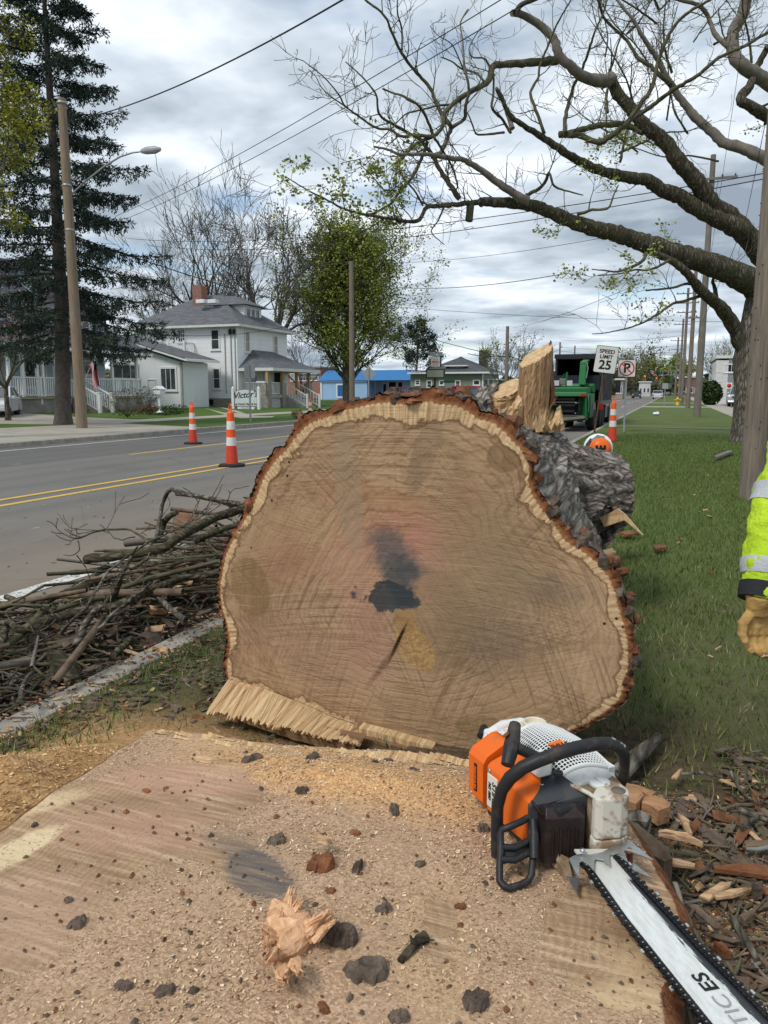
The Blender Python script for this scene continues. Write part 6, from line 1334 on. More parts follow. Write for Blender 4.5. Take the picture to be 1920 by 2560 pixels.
for k in range(6):b.box((PX+.02+k*.28,sy0,.1),(PX+.02+(k+1)*.28,sy1,pz-.17*(k+1)))
b.build('steps',PORCHW,pr)
for y in(sy0,sy1):b=MB();rail(b,(PX,y,pz-.05),(PX+1.75,y,.25),.9,.28);b.box((PX+1.7,y-.07,.15),(PX+1.84,y+.07,1.3));b.build('stair_rail',OFFWHITE,pr)
window(h2,Wx,*wpx(Wx,'x',HX,629,640,944,962),.08,0,0,name='porch_window');u=wpx(Wx,'x',HX,684,703,930,985);window(h2,Wx,*u,.09,0,1,name='front_door',pane=DARK);window(h2,Wx,*wpx(Wx,'x',HX,660,668,930,975),.07,0,1)
p=P(640,953,55);MB().box((p.x,p.y,p.z-.1),(p.x+.7,p.y+.4,p.z)).build('porch_box',WHITE,pr)
# ---- light blue house with the long porch
AX=-31.4;ya0=onX(22,979,AX).y;ya1=onX(356,979,AX).y;fl=onX(180,991,AX).z;e1=onX(150,868,AX).z;WX1=AX-2.3
h1=thing('blue_house',(AX-5,(ya0+ya1)/2,.3),'pale blue house with dark roof and long white-railed porch behind the spruce','house')
MB().box((WX1-8,ya0-.2,.1),(WX1,ya1-.6,6.2)).build('wall',SIDB,h1);MB().box((WX1-8.5,ya0-5,.1),(WX1-.5,ya0-.25,3.4)).build('side_wing',SIDB,h1)
b=MB();b.box((AX-.25,ya0,.1),(AX,ya1,fl-.12));b.box((WX1+.02,ya0,.1),(AX-.25,ya0+.25,fl-.12));b.build('foundation',CONCW,h1);pf=MB().box((WX1+.005,ya0-.05,fl-.118),(AX+.08,ya1+.05,fl)).build('porch',mat('tan_porch_edge',(.30,.25,.175),.8,.15,3),h1)
ry0=onX(209,979,AX).y;ry1=onX(149,979,AX).y;y_st0=onX(178,979,AX).y;y_st1=onX(262,979,AX+2).y
ysa=onX(176,979,AX).y;ysb=onX(209,979,AX).y
for n_,(a_,c_)in enumerate([(ya0+.05,ysa),(ysb,ya1-.05)]):
 b=MB();rail(b,(AX-.05,a_,fl),(AX-.05,c_,fl),1.0,.155,.06,.05);n=max(1,int((c_-a_)/2.0))
 for k in range(n+1):q=a_+(c_-a_)*k/n;b.box((AX-.11,q-.06,fl-.4 if 0<k else fl),(AX+.01,q+.06,fl+1.05))
 b.build('railing',WHITE,pf)
b=MB();rail(b,(WX1+.1,ya1-.05,fl),(AX-.05,ya1-.05,fl),1.0,.155,.06,.05);b.build('railing',WHITE,pf)
for px in(25,60,96,110,141,240,283,344):y=onX(px,979,AX-.1).y;MB().box((AX-.18,y-.07,fl),(AX-.04,y+.07,e1-.2)).build('porch_post',WHITE,pf)
b=MB();st_y0,st_y1=ysa,ysb
for k in range(6):b.box((AX+.085+k*.30,st_y0,.08),(AX+.085+(k+1)*.30,st_y1,fl-.17*(k+1)))
b.build('steps',mat('tan_steps',(.27,.235,.19),.9,.15,3),pf)
for y in(st_y0,st_y1):b=MB();rail(b,(AX+.05,y,fl),(AX+1.95,y,.32),.92,.17,.06,.05);b.box((AX+1.9,y-.08,.1),(AX+2.06,y+.08,1.36));b.box((AX+1.87,y-.11,1.36),(AX+2.09,y+.11,1.42));b.build('stair_rail',WHITE,pf)
b=MB();b.add([(AX+.5,ya0-.7,e1),(AX+.5,ya1+.5,e1),(WX1,ya1+.5,e1+1.35),(WX1,ya0-.7,e1+1.35),(AX+.5,ya0-.7,e1-.02),(AX+.5,ya1+.5,e1-.02),(WX1,ya1+.5,e1-.02),(WX1,ya0-.7,e1-.02)],[(0,1,2,3),(0,4,5,1),(1,5,6,2),(0,3,7,4),(4,7,6,5)]);b.build('porch_roof',SHID,h1)
MB().box((AX+.44,ya0-.72,e1-.2),(AX+.52,ya1+.52,e1-.03)).build('gutter',WHITE,h1);MB().box((WX1+.01,ya0-.6,e1-.26),(AX+.43,ya1+.4,e1-.19)).build('porch_ceiling',PORCHW,h1)
# gabled upper roof, ridge along the street, front dormer
b=MB();z0,z1=5.9,9.3;xm=WX1-4;b.add([(WX1+.6,ya0-.8,z0),(WX1+.6,ya1-.1,z0),(xm,ya1-.1,z1),(xm,ya0-.8,z1),(WX1-8.6,ya0-.8,z0),(WX1-8.6,ya1-.1,z0)],[(0,1,2,3),(3,2,5,4),(0,3,4),(1,5,2),(0,4,5,1)]);r1=b.build('roof',SHID,h1)
b=MB();b.add([(WX1-8.55,ya1-.62,6.2),(WX1-.02,ya1-.62,6.2),(xm,ya1-.62,9.0),(WX1-8.55,ya1-.75,6.2),(WX1-.02,ya1-.75,6.2),(xm,ya1-.75,9.0)],[(0,1,2),(3,5,4),(0,3,4,1),(1,4,5,2),(2,5,3,0)]);b.build('gable',SIDB,h1)
W1=wall_frame('x',WX1)
for q,mx,my in[((205,220,808,829),0,1),((247,268,815,843),0,1),((60,80,800,826),0,1)]:window(h1,W1,*wpx(W1,'x',WX1,*q),.12,mx,my)
dz0,dz1=6.9,8.3;xd=WX1-.9;yd0,yd1=onX(98,979,xd).y,onX(158,979,xd).y;dmo=MB().box((xd-3,yd0,6.3),(xd,yd1,dz1+.2)).build('dormer',SIDB,h1);window(dmo,wall_frame('x',xd),yd0+.3,yd0+(yd1-yd0)*.48,dz0,dz1,.1,0,0);window(dmo,wall_frame('x',xd),yd0+(yd1-yd0)*.56,yd1-.3,dz0,dz1,.1,0,0)
b=MB();b.add([(xd+.4,yd0-.4,8.5),(xd+.4,yd1+.4,8.5),(xm,yd1+.4,9.2),(xm,yd0-.4,9.2),(xm,yd0-.4,8.4),(xm,yd1+.4,8.4),(xd+.4,yd0-.4,8.4),(xd+.4,yd1+.4,8.4)],[(0,1,2,3),(0,6,7,1),(0,3,4,6),(1,7,5,2),(6,4,5,7)]);b.build('dormer_roof',SHID,dmo)
for q,mx,my,nm in[((283,345,913,945),2,0,'window'),((62,92,900,965),0,1,'window'),((98,112,888,985),0,1,'front_door'),((185,235,905,935),1,0,'window')]:window(h1,W1,*wpx(W1,'x',WX1,*q),.12,mx,my,name=nm)
wr=MB();p=onX(79,920,WX1+.15);
for k in range(60):a=k*.1047;wr.lathe([(.0,-.05),(.07,0),(0,.05)],tuple(p+Vector((random.uniform(0,.06),cos(a)*.32,sin(a)*.32))),5)
wr.build('door_wreath',SHRUB,h1)
# ---- white annex
AY=45.5;q0=onY(362,979,AY);q1=onY(453,979,AY);an=thing('white_annex',((q0.x+q1.x)/2,AY+2,.3),'small single-storey white clapboard building with a big window between the two houses','house')
zt=onY(453,905,AY).z;zl=onY(362,868,AY).z+.2;b=MB();b.prism([Vector((q0.x-2.5,AY,.2)),Vector((q1.x,AY,.2)),Vector((q1.x,AY,zt)),Vector((q0.x-2.5,AY,zl+.4))],(0,3.4,0));b.build('wall',SIDA,an)
b=MB();a_=Vector((q0.x-2.9,AY-.5,zl+.62));c_=Vector((onY(476,905,AY).x,AY-.5,zt+.03));b.prism([a_,c_,c_+Vector((0,0,.16)),a_+Vector((0,0,.16))],(0,4.2,0));b.build('roof',WHITE,an)
b=MB();b.prism([a_+Vector((0,-.02,.165)),c_+Vector((-.1,-.02,.165)),c_+Vector((-.1,-.02,.21)),a_+Vector((0,-.02,.21))],(0,4.2,0));b.build('roofing',SHIN,an)
WA=wall_frame('y',AY);window(an,WA,*wpx(WA,'y',AY,404,439,922,973),.13,2,0);window(an,WA,*wpx(WA,'y',AY,372,389,950,1000),.05,0,0,name='door',pane=WHITE,sill=False);MB().box((q1.x-.02,AY-.03,.2),(q1.x+.12,AY+.12,zt)).build('corner_board',PORCHW,an)
# ---- blue building
BY_=108.0;q0=onY(803,979,BY_);q1=onY(1026,979,BY_);bb=thing('blue_building',((q0.x+q1.x)/2,BY_+5,.35),'low light-blue building with bright blue roof and blue door behind the green tree','building')
zr=onY(900,951,BY_).z;MB().box((q0.x,BY_,.1),(onY(918,979,BY_).x,BY_+10,zr)).build('wall',BLUEW,bb);MB().box((onY(918,979,BY_).x+.01,BY_+3,.1),(q1.x,BY_+10,zr)).build('wall',BLUEW,bb)
b=MB();z2=onY(900,925,BY_).z;b.add([(q0.x-.4,BY_-.4,zr),(q1.x,BY_-.4,zr),(q1.x,BY_+1.2,z2),(q0.x+.4,BY_+1.2,z2),(q0.x-.4,BY_+10.4,zr),(q1.x,BY_+10.4,zr),(q1.x,BY_+9,z2),(q0.x+.4,BY_+9,z2)],[(0,1,2,3),(0,3,7,4),(4,7,6,5),(1,5,6,2),(3,2,6,7),(0,4,5,1)]);b.build('roof',BLUER,bb)
WB=wall_frame('y',BY_);window(bb,WB,*wpx(WB,'y',BY_,844,857,963,991),.22,0,0,pane=BLUED,sill=False,name='door')
b=MB();b.box((q0.x-.1,BY_-.12,.1),(q0.x+.18,BY_-.01,zr));b.build('corner_trim',TRIM,bb);b=MB();wbox(b,WB,q0.x,onY(918,979,BY_).x,zr-.25,zr-.02,.005,.1);b.build('fascia',TRIM,bb);u=onY(938,979,BY_+3).x
WB2=wall_frame('y',BY_+3)
for q in[(958,966,960,985),(972,990,955,995),(995,1006,956,992)]:window(bb,WB2,*wpx(WB2,'y',BY_+3,*q),.1,0,0,pane=DARK)
b=MB();wbox(b,WB2,u-.2,u+.2,.1,zr,.005,.12);b.build('pilaster',TRIM,bb)
# ---- brick block far behind the porch
BR_=132.0;q0=onY(700,979,BR_);q1=onY(803,979,BR_);bk=thing('brick_building',((q0.x+q1.x)/2,BR_+5,.3),'old dark red brick building seen past the white house porch','building');MB().box((q0.x-8,BR_,.1),(q1.x,BR_+8,onY(750,921,BR_).z)).build('wall',BRICK,bk);WK=wall_frame('y',BR_)
for q in[(727,735,935,952),(747,769,934,951),(775,795,934,950)]:window(bk,WK,*wpx(WK,'y',BR_,*q),.1,3,1)
MB().box((q0.x-8.2,BR_-.2,onY(750,921,BR_).z),(q1.x+.2,BR_+8.2,onY(750,917,BR_).z)).build('parapet',mat('grey_brown_coping',(.2,.18,.16)),bk)
# ---- grey-green house and its fence
GY=92.0;q0=onY(1026,979,GY);q1=onY(1207,979,GY);gh=thing('green_house',((q0.x+q1.x)/2,GY+4,.35),'grey-green house with charcoal hip roof and white trim behind the red pickup','house')
ze=onY(1100,931,GY).z;zk=onY(1100,892,GY+4).z;MB().box((q0.x,GY,.1),(q1.x,GY+9,ze)).build('wall',SIDG,gh);x_r=onY(1052,979,GY).x
b=MB();hip(b,x_r,q1.x+.8,GY-.7,GY+9.7,ze+.02,zk,x_r+4.0,q1.x-4.2,GY+4.4,GY+4.6);rf=b.build('roof',SHID,gh);MB().box((q0.x-.2,GY-.75,ze-.18),(q1.x+.85,GY+9.75,ze+.018)).build('eaves',TRIM,gh)
p0,p1=onY(1122,979,GY+.5),onY(1158,979,GY+.5);b=MB();b.box((p0.x,GY+.6,ze+.3),(p1.x,GY+3.5,onY(1140,916,GY+.5).z));dg_=b.build('dormer',SIDG,gh);b=MB();b.box((p0.x-.5,GY+.1,onY(1140,916,GY+.5).z),(p1.x+.5,GY+4,onY(1140,913,GY+.5).z));b.build('dormer_roof',TRIM,dg_)
WG=wall_frame('y',GY)
for k in range(3):window(dg_,wall_frame('y',GY+.6),*wpx(None,'y',GY+.6,1131+k*7,1135+k*7,917,921),.06,0,0,sill=False)
for q,my in[((1040,1048,952,961),1),((1069,1078,953,968),1),((1100,1108,953,961),0),((1140,1149,953,968),1),((1185,1198,952,961),0)]:window(gh,WG,*wpx(WG,'y',GY,*q),.14,0,my)
b=MB();wbox(b,WG,q1.x-.1,q1.x+.06,.1,ze,.004,.1);b.build('downspout',TRIM,gh);p=P(1207,885,97);MB().box((p.x-.5,p.y,zk-2),(p.x+.5,p.y+.8,p.z+.5)).build('chimney',mat('dark_chimney',(.04,.04,.042)),rf)
p0,p1=onY(1212,979,GY+1),onY(1245,979,GY+1);b=MB();b.box((p0.x,GY+1,onY(1220,949,GY).z),(p1.x,GY+5,onY(1220,947,GY).z));b.box((p0.x,GY+1,1.4),(p1.x,GY+1.1,2.2));b.box((p0.x+.3,GY+1,.1),(p0.x+.5,GY+1.2,onY(1220,949,GY).z));b.build('side_porch',TRIM,gh)
p0,p1=onY(1028,979,GY-.5),onY(1056,979,GY-.5);b=MB();rail(b,(p0.x,GY-.3,ze+.02),(p1.x,GY-.3,ze+.02),1.0,.3,.08,.07);b.build('roof_railing',TRIM,gh)
f0,f1=onY(1022,979,84),onY(1165,979,84);fn=thing('wooden_fence',((f0.x+f1.x)/2,84,.1),'brown wooden board fence in front of the grey-green house','fence');ft=onY(1100,970,84).z;b=MB();x=f0.x
while x<f1.x:b.box((x,84,.05),(x+.14,84.03,ft+random.uniform(-.02,.02)));x+=.15
b.build('boards',FENCEW,fn);b=MB()
for z in(.5,ft-.3):b.box((f0.x,84.035,z),(f1.x,84.1,z+.09))
b.build('rails',FENCEW,fn)
# ---- grey building on the right
RY=88.0;q0=onY(1786,979,RY);gb=thing('grey_building',(q0.x+8,RY+8,.13),'grey two-level commercial building beyond the big tree on the right','building');zt=onY(1800,896,RY).z;MB().box((q0.x+1.2,RY,.1),(q0.x+18,RY+16,zt)).build('wall',GREYB,gb);MB().box((q0.x,RY-.02,.1),(q0.x+1.19,RY+16,zt-.2)).build('end_pier',OFFWHITE,gb)
MB().box((q0.x-.1,RY-.15,zt),(q0.x+18.2,RY+16.2,zt+.3)).build('coping',OFFWHITE,gb);WR=wall_frame('y',RY);window(gb,WR,*wpx(WR,'y',RY,1812,1846,912,929),.12,1,0,pane=DARK);window(gb,WR,*wpx(WR,'y',RY,1787,1804,930,954),.05,4,0,pane=mat('pale_slats',(.35,.36,.38)),sill=False,name='slatted_screen')
# far blocks along the road
for(px0,px1,py,Y,c,lab)in[(1597,1625,956,230,(.5,.5,.5),'distant white-roofed building left of the road end'),(1713,1745,944,210,(.18,.1,.09),'distant dark building behind the row of poles'),(1540,1556,950,150,(.30,.27,.22),'distant tan building just right of the dump truck')]:
 q0,q1=onY(px0,979,Y),onY(px1,979,Y);t_=thing('distant_building',((q0.x+q1.x)/2,Y+4,.1),lab,'building');zt=onY(px0,py,Y).z;MB().box((q0.x,Y,.05),(q1.x,Y+8,zt)).build('wall',mat('far_wall_%d'%px0,c,.9,.15,.3),t_);MB().box((q0.x-.3,Y-.3,zt),(q1.x+.3,Y+8.3,zt+.3)).build('roof',OFFWHITE,t_)
 W_=wall_frame('y',Y);n=3
 for k in range(n):a_=q0.x+(q1.x-q0.x)*(k+.25)/n;window(t_,W_,a_,a_+(q1.x-q0.x)*.16,1.2,2.4,.1,0,0)
 # ================= poles, wires, signs, cones =================
POLEW=freshwood('utility_pole_wood',(.24,.205,.165),(.12,.10,.082),axis=2,scale=1.1,red=.12);POLEB=freshwood('light_pole_wood',(.29,.225,.155),(.16,.13,.10),axis=2,scale=1,red=.2);POLEF=mat('far_pole_wood',(.17,.15,.13),.9,.2,2)
def pole(name,x,y,z0,h,r0,r1,label,m=POLEW,arms=(),group=None,cat='utility pole'):
 t=thing(name,(x,y,z0),label,cat,group);MB().tube([(x,y,z0-.15),(x,y,z0+h*.3),(x,y,z0+h*.7),(x,y,z0+h)],[r0,r0*.93,r1*1.12,r1],20,True,True,.012,3).build('pole',m,t)
 for(dz,L,ax)in arms:
  b=MB();z=z0+h-dz;(b.box((x-L/2,y-r1-.1,z-.05),(x+L/2,y-r1-.012,z+.06))if ax=='x' else b.box((x-r1-.1,y-L/2,z-.05),(x-r1-.012,y+L/2,z+.06)));ca=b.build('crossarm',POLEF,t)
  for q in(-.45,-.2,.2,.45):MB().lathe([(.03,0),(.05,.05),(.03,.12),(0,.14)],(x+q*L,y-r1-.05,z+.062)if ax=='x' else(x-r1-.05,y+q*L,z+.062),8).build('insulator',mat('brown_insulator',(.08,.05,.04),.3),ca)
 return t
UPY='wooden utility poles along the right lawn'
np1=pole('utility_pole',1.0,10.44,.12,11,.145,.115,'weathered wooden utility pole nearest the camera at the right edge',POLEW)
b=MB();rr=random.Random(4)
for k in range(40):a=rr.uniform(2.6,5.2);z=rr.uniform(.4,6);b.box((-.006,-.004,-.006),(.006,.004,.006),Matrix.Translation((1.0+cos(a)*.143,10.44+sin(a)*.143,.12+z)))
b.build('staples',BLACK,np1)
pole('utility_pole',1.33,44.2,.12,13.2,.19,.13,'tall dark utility pole standing alone on the lawn beyond the path',POLEF,((1.2,2.4,'x'),))
pole('utility_pole',1.30,67.8,.12,12.2,.19,.13,'second utility pole on the lawn, beside the yellow hydrant',POLEW,((.8,2.2,'x'),(5.0,1.2,'x')))
pole('utility_pole',1.10,92,.12,12.5,.18,.13,'third utility pole in the row, just left of the hydrant pole',POLEF,((.6,2.4,'x'),(1.6,2.4,'x'),(2.6,2.0,'x')))
pole('utility_pole',1.0,118,.12,11.5,.19,.13,'fourth utility pole in the distant row on the right',POLEW,((.8,2.4,'x'),))
pole('utility_pole',.6,150,.12,11,.2,.14,'farthest utility pole, carrying the railway crossing arm',POLEF,((.6,2.6,'x'),(2.2,2.2,'x')))
# lamp pole on the left
lp=G(205,1071,.12);tz=P(163,277,27.2).z;LP_=pole('lamp_pole',lp.x,lp.y,.12,tz-.12,.20,.14,'leaning pale wooden pole with a street lamp arm in front of the spruce',POLEB,cat='street lamp')
b=MB();a0=P(183,483,27.2);pts=[a0,P(215,452,26.9),P(262,415,26.6),P(300,392,26.3),P(330,382,26.1),P(358,378,26)];b.tube(pts,[.035,.033,.031,.03,.03,.03],8);b.build('lamp_arm',STEEL,LP_)
b=MB();h0=P(354,378,26);h1_=P(401,373,25.8);b.tube([h0,h0.lerp(h1_,.25),h0.lerp(h1_,.7),h1_],[.07,.12,.13,.06],12);b.build('lamp_head',mat('lamp_grey',(.33,.35,.36),.4,.1,4),LP_)
for z_,k in((P(0,290,27.2).z,0),(P(0,480,27.2).z,1),(P(0,585,27.2).z,2)):MB().lathe([(.16,0),(.175,.01),(.175,.06),(.16,.07)],(lp.x,lp.y,z_),14).build('band',STEEL,LP_)
# pole among the green tree and the thin one over the pickup
mp=P(880,979,70);pole('utility_pole',mp.x,mp.y,.2,P(879,662,70).z-.2,.27,.20,'straight grey wooden pole standing in front of the green tree',POLEW)
tp2=P(1265,979,58);pole('utility_pole',tp2.x,tp2.y,.1,P(1280,818,58).z-.1,.15,.12,'thin dark pole between the grey-green house and the broken log stub',POLEF)
for(px,py,d,lab)in[(1396,857,140,'short distant pole just left of the dump truck top'),(1433,865,170,'short distant pole above the middle of the dump truck'),(1487,880,190,'short distant pole left of the speed limit sign')]:q=P(px,979,d);pole('utility_pole',q.x,q.y,0,P(px,py,d).z,.2,.15,lab,POLEF)
# wires
WIRE=mat('black_cable',(.02,.021,.023),.7,.2,2)
def wire(a,c,sag,r,label,n=24,name='power_line'):
 a=Vector(a);c=Vector(c);b=MB();b.tube([a.lerp(c,k/n)-Vector((0,0,4*sag*(k/n)*(1-k/n)))for k in range(n+1)],r,5,True);o=b.build(name,WIRE);return tag(o,label,'cable','overhead cables')
polew=P(168,305,27.2)
wire(polew,P(920,-38,14),.35,.018,'thick twisted cable rising from the lamp pole top to the top edge')
wire(P(290,540,40),P(1300,-30,14.5),.25,.011,'upper of the two parallel cables climbing across the middle of the sky')
wire(P(320,545,40),P(1335,-5,14.5),.25,.011,'lower of the two parallel cables climbing across the middle of the sky')
wire(P(318,596,60),P(1960,425,22),.9,.016,'upper nearly level cable passing behind the long maple limb')
wire(P(370,614,60),P(1960,438,22),1.0,.016,'lower nearly level cable passing behind the long maple limb')
wire(P(-40,537,25),P(190,592,27),.1,.020,'cable from the left edge to the lamp pole')
wire(P(190,592,27.2),P(880,778,69.5),.55,.025,'thick cable descending from the lamp pole to the pole by the green tree')
wire(P(884,700,70),P(1420,683,34),.7,.018,'thick cable from the pole by the green tree to the right under the big limb')
wire(P(884,655,70),P(1560,585,34),.5,.012,'thin cable rising right from the tree pole top under the big limb')
wire(P(884,757,70),P(1900,805,60),.4,.016,'long thin cable running level below the big limb to the right')
wire(P(1040,835,90),P(1262,893,58),.1,.03,'cable slanting down to the thin pole near the pickup')
wire(P(1280,820,58),P(1600,708,22),.2,.008,'thin cable rising from the thin pole toward the maple')
wire(P(1276,890,58),P(1170,884,75),.15,.035,'short cable from the thin pole left toward the pizza sign')
wire(P(1276,890,58),P(1360,915,70),.15,.035,'short cable from the thin pole right behind the log stub')
wire(P(590,836,55),P(883,765,69.5),.35,.016,'service drop from the white house corner to the tree pole')
wire(P(360,835,52),P(582,836,55.5),.1,.014,'service cable along the side wall of the white house')
for k,(y0,y1)in enumerate([(850,838),(868,862),(878,884),(893,876),(905,912),(918,925)]):wire(P(1400,y0,150),P(1715,y1,110+5*k),.5,.022,['topmost','second','third','fourth','fifth','lowest'][k]+' of the distant cables crossing the road near the horizon')
wire(P(1752,700,67),P(1796,445,44),.3,.012,'cable between the first two utility poles in the lawn row')
wire((1.0,10.44,11),P(1720,1020,62),.0,.006,'guy wire slanting down behind the maple trunk');
wire(P(1840,905,30),P(1962,330,9.8),.05,.007,'dark guy cable rising steeply beside the nearest pole')
wire(P(1720,870,60),P(1860,560,16),.3,.007,'thin cable climbing from the pole row into the maple branches')
wire(P(1845,640,30),P(1935,200,11),.05,.007,'second steep cable at the right edge')
# channelizer cones
ORC=mat('cone_orange',(.80,.09,.012),.45,.06,4,c2=(.86,.12,.02));REDC=mat('faded_cone_base',(.55,.055,.025),.55,.12,5);REF=mat('reflective_white',(.66,.66,.64),.4,.1,12)
def cone(loc,label,sc=1.0,base=True):
 t=thing('traffic_cone',loc,label,'traffic cone','tall striped traffic channelizers');x,y,z=loc;S_=sc
 def seg(nm,z0,z1,r0,r1,m):return MB().lathe([(r0*S_,z0*S_),(r0*S_*.5+r1*S_*.5,(z0+z1)/2*S_),(r1*S_,z1*S_)],loc,20).build(nm,m,t)
 seg('cone_skirt',.03,.38,.115,.092,REDC);MB().lathe([(.096*S_,.20*S_),(.101*S_,.205*S_),(.101*S_,.22*S_),(.096*S_,.225*S_)],loc,20).build('rib',REDC,t)
 seg('reflective_band',.38,.53,.091,.084,REF);seg('cone_body',.53,.67,.085,.078,ORC);seg('reflective_band',.67,.82,.0775,.071,REF);seg('cone_body',.82,.96,.072,.064,ORC)
 MB().lathe([(.064*S_,.96*S_),(.05*S_,.985*S_),(.032*S_,1.0*S_)],loc,16).build('cone_shoulder',ORC,t)
 b=MB();Z=Vector((0,0,1));o=Vector(loc);b.tube([o+Vector((-.022*S_,0,1.0*S_)),o+Vector((-.026*S_,0,1.08*S_)),o+Vector((0,0,1.13*S_)),o+Vector((.026*S_,0,1.08*S_)),o+Vector((.022*S_,0,1.0*S_))],.012*S_,6);b.build('handle',ORC,t)
 if base:MB().lathe([(.24*S_,0.0),(.25*S_,.02),(.235*S_,.05),(.13*S_,.06),(.115*S_,.045)],loc,8).build('rubber_base',RUBBER,t)
 return t
def gl(px,py,z):p=G(px,py,z);return(p.x,p.y,z)
cone(gl(580,1166,0),'nearest orange and white cone, standing on the yellow centre line',1.08);cone(gl(483,1110,0),'cone in the far lane, left of the nearest cone',1.06)
cone(gl(776,1047,0),'cone by the far kerb, half hidden behind the log rim',1.08,True);cone(gl(1530,1104,.12),'cone on the right lawn edge beside the no-parking sign post',1.06,False)
c_=[o for o in COL.objects if o.name.startswith('traffic_cone')][-1];c_['label']='cone on the right lawn edge beside the no-parking sign post'
q=P(1148,1020,50);cone((q.x,q.y,0.0),'small distant cone in front of the red pickup grille',1.1)
# signs
SIGNW=mat('sign_white',(.68,.68,.66),.45,.04,5);SIGNBACK=mat('sign_back_aluminium',(.30,.32,.33),.5,.12,5,metal=.3);SIGNR=mat('sign_red',(.50,.02,.02),.45,.05,5)
def rrect(w,h,r,n=5):
 pts=[]
 for cx,cy,a0 in((w/2-r,h/2-r,0),(-w/2+r,h/2-r,pi/2),(-w/2+r,-h/2+r,pi),(w/2-r,-h/2+r,1.5*pi)):
  for k in range(n+1):a=a0+pi/2*k/n;pts.append((cx+cos(a)*r,cy+sin(a)*r))
 return pts
def plate(M,w,h,r,m,name,parent,t0=0,th=.004):return MB().prism([M@Vector((x,y,t0))for x,y in rrect(w,h,r)],(M.to_3x3()@Vector((0,0,th)))).build(name,m,parent)
cs=P(1515,899,24.5);tilt=radians(-7);fdir=Vector((-.0,-1,0));xr=Vector((1,0,0));
xr=Vector((cos(radians(8)),sin(radians(8)),0));zr_=Vector((0,0,1));xa=(xr*cos(tilt)+zr_*sin(tilt));ya=(zr_*cos(tilt)-xr*sin(tilt));MS=frame(cs,xa,ya)
sl_=thing('speed_limit_sign',gl(1487,1090,.12),'tilted white SPEED LIMIT 25 sign on a rusty post by the dump truck','road sign');w_,h_=.70,.86
pl1=plate(MS,w_,h_,.05,BLKT,'sign_panel',sl_,0,.003);plate(MS,w_-.03,h_-.03,.04,SIGNW,'sign_face',pl1,.0032,.002)
for(tx_,sz,dy,sx)in(('SPEED',.17,.25,1.05),('LIMIT',.17,.08,1.02),('25',.40,-.185,1.0)):text_obj(tx_,sz,MS@Matrix.Translation((0,dy,.0056)),BLKT,'lettering',pl1,.0006,.006 if sz<.2 else.012,0,'CENTER',sx)
b=MB();top=MS@Vector((0,.1,-.05));bot=P(1480,1090,24.4);bot.z=.12;bot.y=cs.y+.12;b.beam(bot,top,.07,.045);b.build('post',mat('rusty_post',(.10,.055,.035),.9,.35,9,.5,40),sl_)
cn=P(1567,921,24.9);MN=frame(cn,xr,zr_);npk=thing('no_parking_sign',gl(1557,1081,.12),'square white no-parking sign with a crossed P on a straight steel post','road sign')
pl2=plate(MN,.56,.56,.04,BLKT,'sign_panel',npk,0,.003);plate(MN,.535,.535,.035,SIGNW,'sign_face',pl2,.0032,.002);text_obj('P',.42,MN@Matrix.Translation((.0,.0,.0056)),BLKT,'lettering',pl2,.0006,.014)
b=MB();n=40;R_,r_=.245,.205;vs=[]
for k in range(n):a=2*pi*k/n;vs+=[MN@Vector((cos(a)*R_,sin(a)*R_,.0065)),MN@Vector((cos(a)*r_,sin(a)*r_,.0065))]
b.add(vs,[(2*k,(2*k+2)%(2*n),(2*k+3)%(2*n),2*k+1)for k in range(n)]);d_=Vector((cos(-pi/4),sin(-pi/4),0));e_=Vector((cos(pi/4),sin(pi/4),0))*.02
b.add([MN@(d_*-.21-e_+Vector((0,0,.0075))),MN@(d_*.21-e_+Vector((0,0,.0075))),MN@(d_*.21+e_+Vector((0,0,.0075))),MN@(d_*-.21+e_+Vector((0,0,.0075)))],[(0,1,2,3)]);b.build('prohibition_ring',SIGNR,pl2)
b=MB();p0=P(1557,1081,24.9);p0=Vector((cn.x,cn.y+.04,.1));b.beam(p0,(cn.x,cn.y+.04,cn.z+.2),.06,.04,(0,1,0));b.build('post',STEEL,npk)
# backs of two signs across the street
p=G(1069-1,1055,.2);dq=P(626,1055,33.7);q_=P(1,1,1);rs=P(624,928,33.7);t_=thing('road_sign',(rs.x,rs.y,.2),'grey back of a rectangular road sign before the white house porch','road sign');MBk=frame(rs,xr,zr_);plate(MBk,.5,.62,.04,SIGNBACK,'sign_panel',t_);MB().box((rs.x-.03,rs.y-.06,.1),(rs.x+.03,rs.y-.005,rs.z+.25)).build('post',STEEL,t_)
rs=P(922,934,62);t_=thing('road_sign',(rs.x,rs.y,.2),'grey back of a diamond road sign beside the green tree','road sign');MD=frame(rs,(xr+zr_),(zr_-xr));plate(MD,.86,.86,.05,SIGNBACK,'sign_panel',t_);MB().box((rs.x-.04,rs.y-.07,.1),(rs.x+.04,rs.y-.006,rs.z+.4)).build('post',STEEL,t_)
